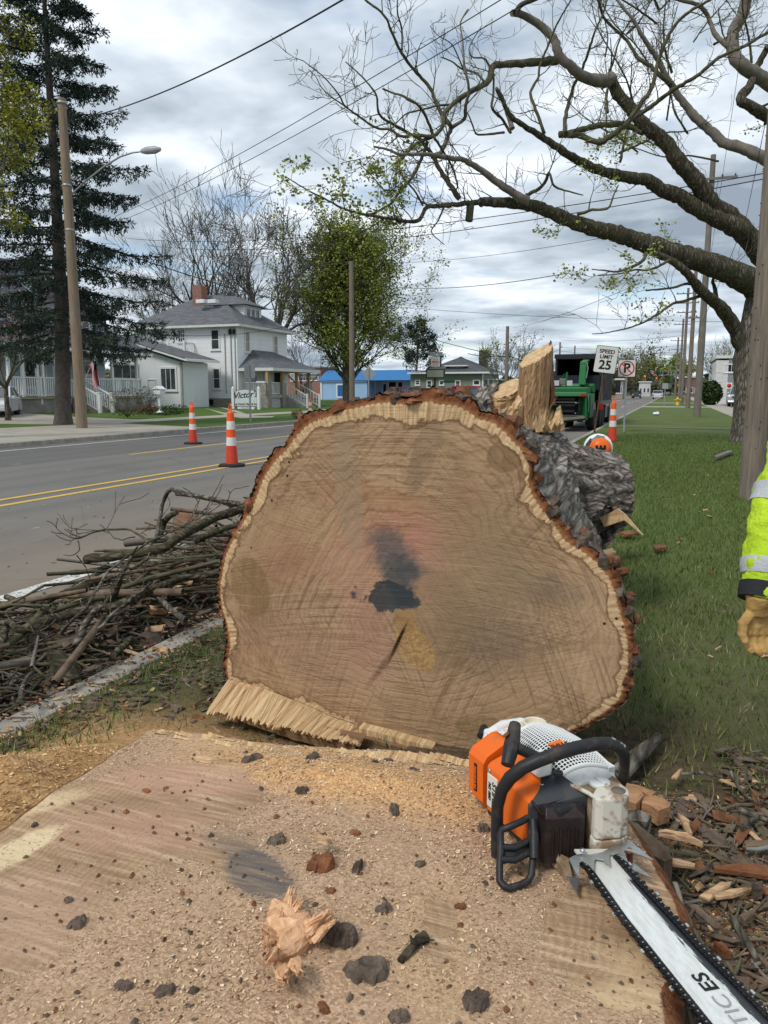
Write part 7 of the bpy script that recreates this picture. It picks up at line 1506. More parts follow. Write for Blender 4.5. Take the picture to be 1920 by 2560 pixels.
# shop sign on two white posts
SV=P(615,995,53);vs_=thing('shop_sign',(SV.x,SV.y,.25),'white shop sign with black script between two white posts on the far lawn','sign');Mv=frame(SV,xr,zr_);s53=53/FPX
b=MB();w2=58*s53;h2_=36*s53;top_=[(-w2/2,-h2_*.55),(w2/2,-h2_*.55),(w2/2,h2_*.35)]+[(w2/2*cos(a),h2_*.35+h2_*.22*sin(a))for a in np.linspace(.15,pi-.15,12)]+[(-w2/2,h2_*.35)]
SIGNL=mat('pale_sign_board',(.60,.65,.66),.5,.05,4);pv=b.prism([Mv@Vector((x,y,0))for x,y in top_],Mv.to_3x3()@Vector((0,0,.05))).build('sign_panel',SIGNL,vs_)
b=MB();b.prism([Mv@Vector((x*1.025,y*1.04,-.01))for x,y in top_],Mv.to_3x3()@Vector((0,0,.045))).build('sign_border',BLKT,vs_)
text_obj("Victor's",.58,Mv@Matrix.Translation((-.05,.20,.053))@Matrix.Rotation(.08,4,'Z'),BLKT,'lettering',pv,.002,.012,.35);text_obj('Top Notch Hair & Such',.20,Mv@Matrix.Translation((0,-.42,.053)),BLKT,'lettering',pv,.002,.006)
b=MB();b.prism([Mv@Vector((x,y,0))for x,y in[(-.65,-.82),(.6,-.82),(.6,-.60),(-.65,-.60)]],Mv.to_3x3()@Vector((0,0,.03)));pv2=b.build('number_board',WHITE,vs_);text_obj('723-7527',.2,Mv@Matrix.Translation((0,-.71,.033)),mat('grey_print',(.28,.29,.29)),'lettering',pv2,.002,.004)
for sx_ in(-1,1):c=Mv@Vector((sx_*(w2/2+.14),0,.02));b=MB();b.box((c.x-.09,c.y-.09,.15),(c.x+.09,c.y+.09,SV.z+.62));b.lathe([(.10,0),(.11,.05),(.05,.16),(0,.18)],(c.x,c.y,SV.z+.62),10);b.build('post',WHITE,vs_)
# pizza sign
pz_=P(1087,979,80);t_=thing('pizza_sign',(pz_.x,pz_.y,.1),'PIZZA sign above a blank letter board on a black pole','sign');k8=80/FPX
def pbox(nm,x0,x1,y0,y1,m,dpt=.3,dy=0):a=onY(x0,y1,pz_.y);c=onY(x1,y0,pz_.y);return MB().box((a.x,pz_.y-dpt/2,a.z),(c.x,pz_.y+dpt/2,c.z)).build(nm,m,t_)
MB().tube([(pz_.x,pz_.y,.05),(pz_.x,pz_.y,P(1087,945,80).z)],.10,10).build('pole',BLACK,t_);pbox('letter_board',1066,1112,922,945,mat('sign_box_dark',(.03,.03,.03)),.4);lb=pbox('reader_panel',1069,1110,925,943,siding_mat('yellowed_reader',(.36,.37,.28),.19),.46);pbox('sign_box',1077,1103,891,918,mat('sign_box_dark',(.03,.03,.03)),.36);fc=pbox('sign_face',1078.5,1101.5,892,917,SIGNW,.42)
Mp=frame(onY(1090,906,pz_.y)+Vector((0,-.215,0)),(1,0,0),(0,0,1));text_obj('PIZZA',.30,Mp,SIGNR,'lettering',fc,.003,.012);text_obj('723-7527',.16,Mp@Matrix.Translation((0,-.28,0)),SIGNR,'lettering',fc,.002,.004);text_obj('Little',.26,Mp@Matrix.Translation((0,.27,0)),mat('faded_pink',(.5,.33,.33)),'lettering',fc,.002,.004)
for x in(1081,1100):pbox('flood_lamp',x-6,x+6,880,890,mat('lamp_grey',(.33,.35,.36)),.4)
# hydrant, bollards, mailbox, street sign
hy=G(1712,1013,.12);t_=thing('fire_hydrant',(hy.x-.7,hy.y,.12),'yellow fire hydrant on the distant verge by the pole row','hydrant');YH=mat('hydrant_yellow',(.62,.42,.03),.5,.1,9);o=(hy.x-.7,hy.y,.12);MB().lathe([(.18,0),(.18,.06),(.12,.08),(.12,.52),(.16,.54),(.16,.60),(.12,.70),(.04,.77),(0,.8)],o,14).build('hydrant_body',YH,t_)
for s_1 in(-1,1):MB().lathe([(.07,0),(.07,.14),(.085,.14),(.085,.2)],(o[0]+s_1*.12,o[1],.62),10,axis=(s_1,0,0)).build('hose_cap',YH,t_)
for k,px in enumerate((1768,1777)):p=P(px,992,82);tag(MB().lathe([(.11,0),(.11,1.0),(.06,1.08),(0,1.1)],(p.x,p.y,.12),10).build('bollard',mat('bollard_yellow',(.55,.45,.12)),None),['left','right'][k]+' yellow bollard beside the dark conical bush','bollard','yellow bollards')
p=P(398,985,43);t_=thing('mailbox',(p.x,p.y,.3),'white mailbox on a post in front of the annex window','mailbox');b=MB();b.box((p.x-.05,p.y-.05,.3),(p.x+.05,p.y+.05,1.25));b.lathe([(.22,0),(.18,.05),(.06,.12)],(p.x,p.y,.28),10);b.build('post',WHITE,t_);b=MB();b.box((p.x-.2,p.y-.25,1.3),(p.x+.24,p.y+.25,1.58));b.prism([Vector((p.x-.26,p.y-.3,1.58)),Vector((p.x+.3,p.y-.3,1.58)),Vector((p.x+.02,p.y-.3,1.78))],(0,.6,0));b.build('box',WHITE,t_,.02)
p=P(1125,957,88);t_=thing('street_name_sign',(p.x,p.y,.1),'small green street name sign beyond the pizza sign','street sign');MB().box((p.x-.03,p.y,.1),(p.x+.03,p.y+.05,p.z+.2)).build('post',STEEL,t_);MB().box((p.x-.8,p.y-.03,p.z),(p.x+.6,p.y-.01,p.z+.25)).build('name_blade',mat('sign_green',(.01,.10,.05)),t_)
for(px,py,d,w_,h_,m,lab)in[(1663,965,62,.46,.46,SIGNBACK,'pale square sign on a thin post on the far verge'),(1700,962,110,.6,.6,mat('sign_yellow',(.6,.4,.02)),'yellow diamond warning sign in front of the distant pole row'),(1823,964,70,.5,.55,SIGNW,'white sign with a red disc by the parked pickup')]:
 p=P(px,py,d);t_=thing('small_sign',(p.x,p.y,.12),lab,'road sign');M_=frame(p,(1,0,0),(0,0,1))if 'diamond' not in lab else frame(p,(1,0,1),(-1,0,1));a_=plate(M_,w_,h_,.03,m,'sign_panel',t_);MB().box((p.x-.025,p.y+.01,.1),(p.x+.025,p.y+.05,p.z)).build('post',STEEL,t_)
 if 'red' in lab:MB().lathe([(.2,0),(.2,.004),(0,.004)],tuple(p+Vector((0,-.006,0))),8,axis=(0,-1,0)).build('red_disc',SIGNR,a_)
 # railway gantry, road lamp, traffic lights
gp=P(1706,940,150);t_=thing('railway_gantry',(gp.x,gp.y,0),'steel lattice arm with crossing lights reaching over the distant road','gantry');z1,z0=P(0,927,150).z,P(0,937,150).z;xl=P(1650,930,150).x;b=MB()
for z in(z0,z1):b.beam((xl,gp.y,z),(gp.x,gp.y,z),.12,.12)
for k in range(9):x=xl+(gp.x-xl)*k/8;b.box((x-.05,gp.y-.05,z0),(x+.05,gp.y+.05,z1));
b.build('lattice_arm',STEEL,t_);MB().tube([(gp.x,gp.y,0),(gp.x,gp.y,z1)],.14,8).build('mast',STEEL,t_)
for x in(xl-.3,xl+.9):MB().lathe([(.3,0),(.3,.1),(.1,.3)],(x,gp.y-.2,(z0+z1)/2),12,axis=(0,-1,0)).build('crossing_light',BLACK,t_)
p0=P(1700,927,130);t_=thing('road_lamp',(p0.x,p0.y,0),'slim street lamp reaching left over the distant road','street lamp');MB().tube([(p0.x,p0.y,0),tuple(p0)],.08,8).build('mast',STEEL,t_);MB().tube([P(1700,926,130),P(1690,919,130),P(1668,910,130),P(1650,908,130)],.05,6).build('lamp_arm',STEEL,t_);a=P(1646,908,130);MB().box((a.x-.3,a.y-.15,a.z-.08),(a.x+.5,a.y+.15,a.z+.08)).build('lamp_head',STEEL,t_)
def em(name,c,s):t=NT(name);t.b.inputs['Emission Color'].default_value=(*c,1);t.b.inputs['Emission Strength'].default_value=s;return t.done(c,.5)
REDL=em('red_signal_light',(.9,.05,.03),1.6)
YB=mat('signal_yellow',(.45,.30,.03))
for k,(px,py,d,m,lab)in enumerate([(1632,937,210,BLACK,'black traffic light showing red above the distant road'),(1612,944,200,YB,'yellow traffic light case left of the red one'),(1584,945,190,YB,'small yellow traffic light farthest left'),(1641,948,230,YB,'yellow traffic light right of the red one')]):
 p=P(px,py,d);t_=thing('traffic_light',(p.x,p.y,p.z),lab,'traffic light','traffic lights at the crossing');MB().box((p.x-.22,p.y-.2,p.z-.6),(p.x+.22,p.y+.2,p.z+.6)).build('signal_case',m,t_);MB().tube([(p.x,p.y,p.z+.6),(p.x,p.y,p.z+1.3)],.03,5).build('hanger',BLACK,t_)
 for q in range(3):MB().lathe([(.16,0),(.15,.05),(0,.06)],(p.x,p.y-.2,p.z+.38-q*.38),10,axis=(0,-1,0)).build('lens',REDL if q==0 else BLACK,t_)
wire(P(1560,930,205),P(1720,926,205),.3,.05,'span wire carrying the traffic lights over the road')
# flag
p=P(222,905,36.5);t_=thing('flag',tuple(p),'American flag hanging from the porch of the pale blue house','flag');b=MB();b.tube([P(215,945,38),P(232,897,36.8)],.015,6);b.build('flag_pole',WHITE,t_)
def flag_mat():
 t=NT('striped_flag');u=t.xyz(t.tc.outputs['UV']);s=t.ma('GREATER_THAN',t.ma('FRACT',t.ma('MULTIPLY',u[0],6.5)),.5);c=t.mix(s,(.42,.02,.035),(.62,.6,.6));can=t.ma('MULTIPLY',t.ma('LESS_THAN',u[1],.4),t.ma('GREATER_THAN',u[0],.46))
 st=t.rng(t.voro(1,vec=t.map((14,11,1),src=t.tc.outputs['UV']),rand=.15),.18,.24,1,0);return t.done(t.mix(can,c,t.mix(st,(.015,.02,.09),(.7,.7,.7))),.8)
b=MB();nu=10;nv=16;vs=[];uv=[]
for v_ in range(nv+1):
 f=v_/nv
 for u_ in range(nu+1):g_=u_/nu;px=221+20*g_+f*(16-8*g_)+2*sin(f*6+g_*3);py=912-14*g_+f*62;vs.append(P(px,py,36.8+.18*sin(g_*9+f*2)));uv.append((g_,f))
fs=[(v_*(nu+1)+u_,v_*(nu+1)+u_+1,(v_+1)*(nu+1)+u_+1,(v_+1)*(nu+1)+u_)for v_ in range(nv)for u_ in range(nu)];me=bpy.data.meshes.new('cloth');me.from_pydata([tuple(v)for v in vs],[],fs);ul=me.uv_layers.new(name='UVMap')
for lp_ in me.loops:ul.data[lp_.index].uv=uv[lp_.vertex_index]
link('cloth',me,flag_mat(),t_)
# ================= vehicles =================
def paintm(name,c):t=NT(name);t.b.inputs['Coat Weight'].default_value=.4;n=t.noise(2,4,.5);return t.done(t.mix(n,dim(c,.85),dim(c,1.1)),.28,.1,.5)
REDP=paintm('red_car_paint',(.42,.015,.03));WHP_=paintm('white_car_paint',(.60,.61,.62));SILP=paintm('silver_car_paint',(.33,.35,.37));BLKP=paintm('dark_car_paint',(.03,.033,.038));CHROME=mat('chrome_trim',(.5,.5,.5),.2,.1,5,metal=.9);LAMP=mat('headlight_lens',(.55,.57,.58),.15,.1,20,spec=.8);TAIL=mat('tail_light',(.35,.01,.01),.25,.1,20);RIM=mat('wheel_rim',(.30,.31,.32),.35,.2,8,metal=.7)
def wheel(par,x,y,z,r,w_,ax=(0,1,0),M=None,nm='wheel'):
 b=MB();b.X=M;b.lathe([(r*.6,-w_/2),(r*.96,-w_/2),(r,-w_*.3),(r,w_*.3),(r*.96,w_/2),(r*.6,w_/2)],(x,y,z),24,axis=ax);o=b.build(nm,RUBBER,par)
 b=MB();b.X=M;b.lathe([(0,w_*.36),(r*.25,w_*.40),(r*.3,w_*.34),(r*.55,w_*.40),(r*.62,w_*.45),(r*.62,-w_*.45),(r*.2,-w_*.42),(0,-w_*.40)],(x,y,z),18,axis=ax);b.build('rim',RIM,o);return o
PROF={
'suv':(4.6,1.85,1.68,[(-2.3,.35),(-2.3,.95),(-2.22,1.08),(.75,1.08),(1.95,1.0),(2.25,.85),(2.3,.35)],[(-2.2,1.07),(-2.0,1.60),(-1.7,1.68),(.2,1.68),(.95,1.07)]),
'sedan':(4.6,1.8,1.45,[(-2.3,.32),(-2.3,.85),(-2.1,.95),(.9,.92),(2.0,.80),(2.28,.62),(2.3,.30)],[(-1.9,.94),(-1.2,1.40),(-.8,1.45),(.15,1.42),(1.05,.91)]),
'pickup':(5.4,1.95,1.85,[(-2.7,.5),(-2.7,1.12),(.95,1.12),(2.45,1.06),(2.68,.98),(2.7,.45)],[(-1.0,1.11),(-.95,1.75),(-.8,1.85),(.35,1.85),(1.05,1.11)]),
'van':(5.2,1.95,1.95,[(-2.6,.4),(-2.6,1.1),(1.3,1.1),(2.4,.95),(2.6,.7),(2.6,.4)],[(-2.58,1.09),(-2.5,1.88),(-2.3,1.95),(.7,1.95),(1.6,1.09)])}
def car(name,loc,yaw,kind,pm,label,cat='car',group=None,sc=1.0):
 L,Wd,H,lo,cb=PROF[kind];M=Matrix.Translation(loc)@Matrix.Rotation(yaw,4,'Z')@Matrix.Scale(sc,4);t=thing(name,loc,label,cat,group)
 def mb():b=MB();b.X=M;return b
 b=mb();n=len(lo);ys=[(-Wd/2,.94,.0),(-Wd/2+.0,1,.0)];vs=[]
 for(y,k)in((-Wd/2+.09,.965),(-Wd/2,1),(Wd/2,1),(Wd/2-.0,1)):
  pass
 secs=[(-Wd/2+.06,.985,-.04),(-Wd/2,1,0),(Wd/2,1,0),(Wd/2-.06,.985,-.04)];secs=[(-Wd/2,.99,-.10),(-Wd/2+.05,1.0,0),(Wd/2-.05,1.0,0),(Wd/2,.99,-.10)]
 for(y,k,dz)in secs:vs+=[(x*k,y,z+(dz if z>.8 else 0))for x,z in lo]
 b.add(vs,[(s*n+u,s*n+(u+1)%n,(s+1)*n+(u+1)%n,(s+1)*n+u)for s in range(3)for u in range(n)]+[tuple(range(n)),tuple(range(4*n-1,3*n-1,-1))]);body=b.build('body',pm,t,.05,3)
 b=mb();n=len(cb);vs=[]
 for(y,ins)in((-Wd/2+.06,0),(Wd/2-.06,0)):vs+=[(x,y*(1-(.14 if z>1.3*H/1.6 else 0)),z)for x,z in cb]
 b.add(vs,[(u,(u+1)%n,n+(u+1)%n,n+u)for u in range(n)]+[tuple(range(n)),tuple(range(2*n-1,n-1,-1))]);b.build('windows',GLASS,t,.03)
 tops=[p for p in cb if p[1]>H*.9];b=mb();b.box((min(p[0]for p in tops)-.06,-Wd/2*.86,H-.07),(max(p[0]for p in tops)+.06,Wd/2*.86,H+.015));b.build('roof',pm,t,.03)
 mid=(cb[1][0]+cb[-2][0])/2
 for(x0,x1)in((cb[0],cb[1]),(cb[-1],cb[-2]),((mid,1.08*H/1.68),(mid,H-.03))):
  for s in(-1,1):mb().beam((x0[0],s*(Wd/2-.05),x0[1]),(x1[0],s*(Wd/2-.05)*.87,x1[1]),.07,.07).build('pillar',pm,t)
 wr=.36 if kind in('suv','pickup','van')else.32
 for x in(-L*.30,L*.31):
  for s in(-1,1):wheel(t,x,s*(Wd/2-.12),wr,wr,.24,(0,s,0),M)
 f=L/2;zf=lo[-2][1];b=mb();b.box((f-.04,-Wd*.27,zf-.26),(f+.012,Wd*.27,zf-.06));g_=b.build('grille',BLACK,t);b=mb();b.box((f-.02,-Wd*.28,zf-.17),(f+.022,Wd*.28,zf-.15));b.build('chrome_bar',CHROME,g_)
 for s in(-1,1):
  b=mb();b.box((f-.22,s*Wd*.40-.14,zf-.20),(f+.012,s*Wd*.40+.14,zf-.02));b.build('headlight',LAMP,t,.03);b=mb();b.box((-f-.015,s*Wd*.42-.10,lo[1][1]-.30),(-f+.08,s*Wd*.42+.10,lo[1][1]-.04));b.build('tail_light',TAIL,t,.02)
  b=mb();b.box((cb[-1][0]-.25,s*(Wd/2+.02),1.0*H/1.68),(cb[-1][0]-.05,s*(Wd/2+.20),1.16*H/1.68));b.build('mirror',pm,t,.02)
 b=mb();b.box((f-.05,-Wd*.45,.32),(f+.06,Wd*.45,.50));b.build('front_bumper',CHROME if kind=='pickup' else pm,t,.03);b=mb();b.box((-f-.06,-Wd*.45,.36),(-f+.05,Wd*.45,.56));b.build('rear_bumper',CHROME if kind=='pickup' else pm,t,.03);b=mb();b.box((-f-.075,-.18,.62),(-f-.001,.18,.74));b.build('number_plate',WHITE,t);return t
p=P(-6,1020,36.5);car('parked_car',(p.x-.2,p.y,.26),radians(-52),'sedan',WHP_,'white sedan nosing in at the left edge by the porch')
p=P(1164,979,58);car('red_pickup',(p.x,p.y,.02),radians(-58),'pickup',REDP,'red pickup truck facing the camera behind the log rim','pickup truck')
p=P(1000,979,76);car('red_suv',(p.x,p.y,.2),radians(150),'suv',REDP,'dark red SUV parked in front of the blue building')
p=P(1645,979,150);car('white_suv',(p.x,p.y,.0),radians(90),'suv',WHP_,'white SUV driving away down the middle of the road')
p=P(1592,979,170);car('dark_car',(p.x,p.y,.0),radians(-90),'suv',BLKP,'dark car coming toward the camera, far down the road')
p=P(1668,979,240);car('dark_car',(p.x,p.y,.0),radians(90),'sedan',BLKP,'tiny dark car just right of the white SUV')
p=P(1815,979,100);car('white_van',(p.x,p.y,.13),radians(75),'van',WHP_,'white van parked before the grey building','van')
p=P(1838,979,70);car('silver_pickup',(p.x+.6,p.y,.13),radians(-100),'pickup',SILP,'silver pickup parked nearest the maple trunk','pickup truck')
# ---- dump truck
TY=31.2
def yb(nm,x0,x1,y0,y1,Y,dep,m,par,bev=0.0):
 a=onY(x0,y1,Y);c=onY(x1,y0,Y);return MB().box((a.x,Y,a.z),(c.x,Y+dep,c.z)).build(nm,m,par,bev)
DKP=mat('dark_truck_steel',(.022,.024,.028),.5,.3,3,.2,20);DKR=siding_mat('ribbed_truck_side',(.035,.037,.042),.5)
a=onY(1386,979,TY);c=onY(1501,979,TY);tr=thing('dump_truck',((a.x+c.x)/2,TY+3,0),'black high-sided chip truck with an open rear, parked on the road','truck')
x0,x1=a.x,c.x;zt=onY(1440,893,TY).z;zf=onY(1440,1005,TY).z;L=5.2
b=MB();b.box((x0,TY,zf),(x0+.07,TY+L,zt));b.box((x1-.07,TY,zf),(x1,TY+L,zt));b.box((x0+.071,TY+L-.1,zf),(x1-.071,TY+L,zt));b.box((x0+.071,TY+.02,zf),(x1-.071,TY+L-.101,zf+.08));b.box((x0+.071,TY+.3,zt-.06),(x1-.071,TY+L-.101,zt-.005));box_=b.build('chip_box',DKP,tr)
b=MB()
for k in range(9):y=TY+.12+k*(L-.25)/8;b.box((x1+.002,y-.045,zf),(x1+.07,y+.045,zt-.02))
b.box((x1+.001,TY,zt-.12),(x1+.085,TY+L,zt));b.box((x1+.001,TY,zf-.12),(x1+.085,TY+L,zf+.05));b.build('side_ribs',mat('grey_rail',(.13,.13,.13),.6,.3,6),box_)
yb('tailgate_header',1386,1500,884,897,TY-.06,.05,DKP,box_);yb('tailgate',1384,1500,938,975,TY-.05,.04,mat('navy_steel',(.014,.018,.032),.5,.2,3),box_)
MB().box((x0+.3,TY+.1,.62),(x1-.3,TY+L+2.6,zf-.13)).build('chassis',DKP,tr);MB().box((x0+.15,TY+L+.4,.7),(x1-.15,TY+L+2.5,2.35)).build('cab',WHP_,tr,.08)
for y in(TY+.9,TY+2.1,TY+L+1.8):
 for s,xx in((-1,x0+.28),(1,x1-.28)):wheel(tr,xx,y,.5,.5,.5 if y<TY+4 else.28,(s,0,0))
for s in(1,):p=onY(1504,1015,TY);MB().box((x1-.05,TY-.02,.75),(x1+.12,TY+.03,1.0)).build('tail_light',TAIL,tr);MB().box((x1+.09,TY+L+1.9,1.4),(x1+.32,TY+L+2.0,2.0)).build('mirror',BLACK,tr)
MB().box((x1-.5,TY+2.9,.35),(x1-.02,TY+4.3,.85)).build('side_box',mat('grey_rail',(.13,.13,.13)),tr)
b=MB();b.box((x1-.06,TY+2.62,.18),(x1,TY+2.67,.9));b.box((x1-.55,TY+.2,.15),(x1,TY+.24,.62));b.build('mud_flap',RUBBER,tr)
# ---- wood chipper
CY=28.7;GRN=grubby('chipper_green_paint',(.012,.125,.035),(.03,.06,.02),.55,.75,.42);GRNL=grubby('chipper_light_green',(.04,.20,.07),(.05,.09,.04),.55,.75,.42)
a=onY(1372,979,CY);c=onY(1465,979,CY);cp_=thing('wood_chipper',((a.x+c.x)/2,CY+2,0),'green towed wood chipper with an upright discharge chute behind the broken stub','wood chipper')
A=lambda x,y,dy=0.0:onY(x,y,CY+dy)
# infeed hopper: sides flare toward the camera
b=MB();q=[A(1369,984),A(1463,984),A(1463,1048),A(1380,1052)];inn=[A(1388,992,1.3),A(1447,992,1.3),A(1445,1040,1.3),A(1392,1040,1.3)]
b.add(q+inn,[(0,1,5,4),(1,2,6,5),(2,3,7,6),(3,0,4,7)]);oq=[v+Vector((s*.06,.02,z*.05))for v,(s,z)in zip(q,[(-1,1),(1,1),(1,-1),(-1,-1)])];oi=[v+Vector((s*.07,0,z*.05))for v,(s,z)in zip(inn,[(-1,1),(1,1),(1,-1),(-1,-1)])]
b.add(oq+oi,[(0,1,5,4),(1,2,6,5),(2,3,7,6),(3,0,4,7)]);b.add(q+oq,[(0,1,5,4),(1,2,6,5),(2,3,7,6),(3,0,4,7)]);hp_=b.build('infeed_hopper',GRN,cp_)
yb('hopper_lip',1367,1466,983,990,CY-.03,.05,GRNL,hp_);yb('tail_light',1452,1463,985,991,CY-.06,.028,TAIL,hp_)
b=MB();z0=A(1400,1037,1.2).z;xa,xb=A(1388,1000,1.2).x,A(1438,1000,1.2).x
for k in range(3):b.lathe([(.11,0),(.11,xb-xa)],(xa,CY+1.15,z0+.14+k*.23),10,axis=(1,0,0))
fr_=b.build('feed_roller',mat('roller_steel',(.14,.14,.135),.45,.3,14,metal=.6),cp_)
b=MB();q=[A(1400,1052,-.35),A(1462,1046,-.35),A(1463,1040,.7),A(1392,1040,.7)];b.prism(q,(0,0,.05));b.build('infeed_table',mat('worn_table',(.16,.14,.12),.7,.3,8),cp_)
yb('feed_housing',1385,1470,968,984,CY+.9,1.3,GRN,cp_,.04);yb('engine_housing',1400,1488,958,985,CY+2.2,1.6,GRN,cp_,.1);yb('side_panel',1463,1478,984,1045,CY+.4,1.5,GRN,cp_,.02);yb('fender',1462,1483,1008,1042,CY+.9,1.1,mat('grey_box',(.14,.15,.14),.6,.2,5),cp_,.02)
b=MB();s_=[A(1447,962,1.9),A(1449,925,1.9),A(1452,908,1.9),A(1458,904,2.5)]
for w0 in(0,):q=[A(1446,962,1.9),A(1463,962,1.9),A(1466,912,1.9),A(1450,912,1.9)];b.prism(q,(0,.30,0));q=[A(1449,912,1.9),A(1467,912,1.9),A(1468,903,1.9),A(1452,903,1.9)];b.prism(q,(0,1.1,.12))
ch_=b.build('discharge_chute',GRNL,cp_,.02);b=MB();b.tube([A(1466,945,1.85),A(1470,920,1.85),A(1467,905,1.85)],.02,6);b.build('chute_crank',STEEL,ch_)
b=MB();b.tube([A(1415,970,1),A(1418,930,1)],.035,8);b.tube([A(1405,945,1),A(1410,936,1),A(1420,935,1)],.015,6);b.build('control_bar',GRN,cp_);yb('control_box',1398,1415,946,962,CY+.95,.2,mat('grey_box',(.14,.15,.14)),cp_,.02)
for x0_,x1_ in((1384,1398),(1417,1431)):yb('warning_panel',x0_,x1_,951,964,CY+.9,.02,mat('decal_white',(.5,.5,.48),.5,.25,30),cp_)
for s,px in((1,1471),(-1,1392)):wheel(cp_,A(px,979).x,CY+1.4,.40,.40,.26,(s,0,0))
MB().box((A(1395,979).x,CY+.2,.42),(A(1468,979).x,CY+3.6,.55)).build('frame',BLACK,cp_);b=MB();b.beam(A(1430,979,3.6)*Vector((1,1,0)).to_3d()if False else(A(1430,979,3.6).x,CY+3.0,.48),(A(1430,979).x,TY+.4,.55),.1,.1);b.build('drawbar',BLACK,cp_)
b=MB();b.tube([A(1470,984,.3),A(1472,1010,.3),A(1470,1030,.3)],.02,6);b.build('lever',STEEL,cp_)
# ================= brush pile, litter, grass, blower, worker =================
def r1(zx,zy,h=0.0):return G(zx/2.592,zy/2.592+1100,h)
def branch(name,pts,w0,w1,label,m,hs,cat='branch',cut=None,seed=0,group=None,kids=0,n=10):
 """pts in the left-hand crop; hs heights at start and end"""
 rr=random.Random(seed+5);K=len(pts);W_=[];R_=[]
 dense=[]
 for i in range(K-1):
  for f in(0,.25,.5,.75):dense.append((pts[i][0]*(1-f)+pts[i+1][0]*f,pts[i][1]*(1-f)+pts[i+1][1]*f))
 dense.append(pts[-1]);N=len(dense)
 for k,q in enumerate(dense):
  s=k/(N-1);h=.17+(np.interp(s*(len(hs)-1),range(len(hs)),hs))*1.1;w=r1(q[0],q[1],h);d=(w-CAM).dot(FW);W_.append(w+Vector((rr.uniform(-1,1),rr.uniform(-1,1),rr.uniform(-1,1)))*.006);R_.append((w0+(w1-w0)*s)/2/2.592/FPX*d*(1+rr.uniform(-.06,.06)))
 for k in range(1,N-1):W_[k]=(W_[k-1]+W_[k]*2+W_[k+1])/4
 b=MB();b.tube(W_,R_,n,True,True,.08,seed);g=Grow(seed+1)
 for k in range(kids):
  i=g.r.randint(2,N-2);g.twig(W_[i],Vector((g.r.uniform(-1,1),g.r.uniform(-1,1),g.r.uniform(0,1))),g.r.uniform(.12,.3),max(.003,R_[i]*.35),1,2,.1,.6,.9,.6,.0025)
 if cut is None and not kids:return tag(b.build(name,m),label,cat,group)
 t=thing(name,W_[0],label,cat,group);b.build('limb',m,t)
 if cut:c=MB();d=(W_[0]-W_[1]).normalized();c.lathe([(R_[0]*.93,0),(R_[0]*.9,.004),(0,.006)],tuple(W_[0]),14,axis=d);c.build('cut_end',cut,t)
 if kids:seg_mesh('twigs',g.segs,4,m,t)
 return t
YCUT=mat('pale_yellow_cut',(.62,.50,.24),.8,.3,30)
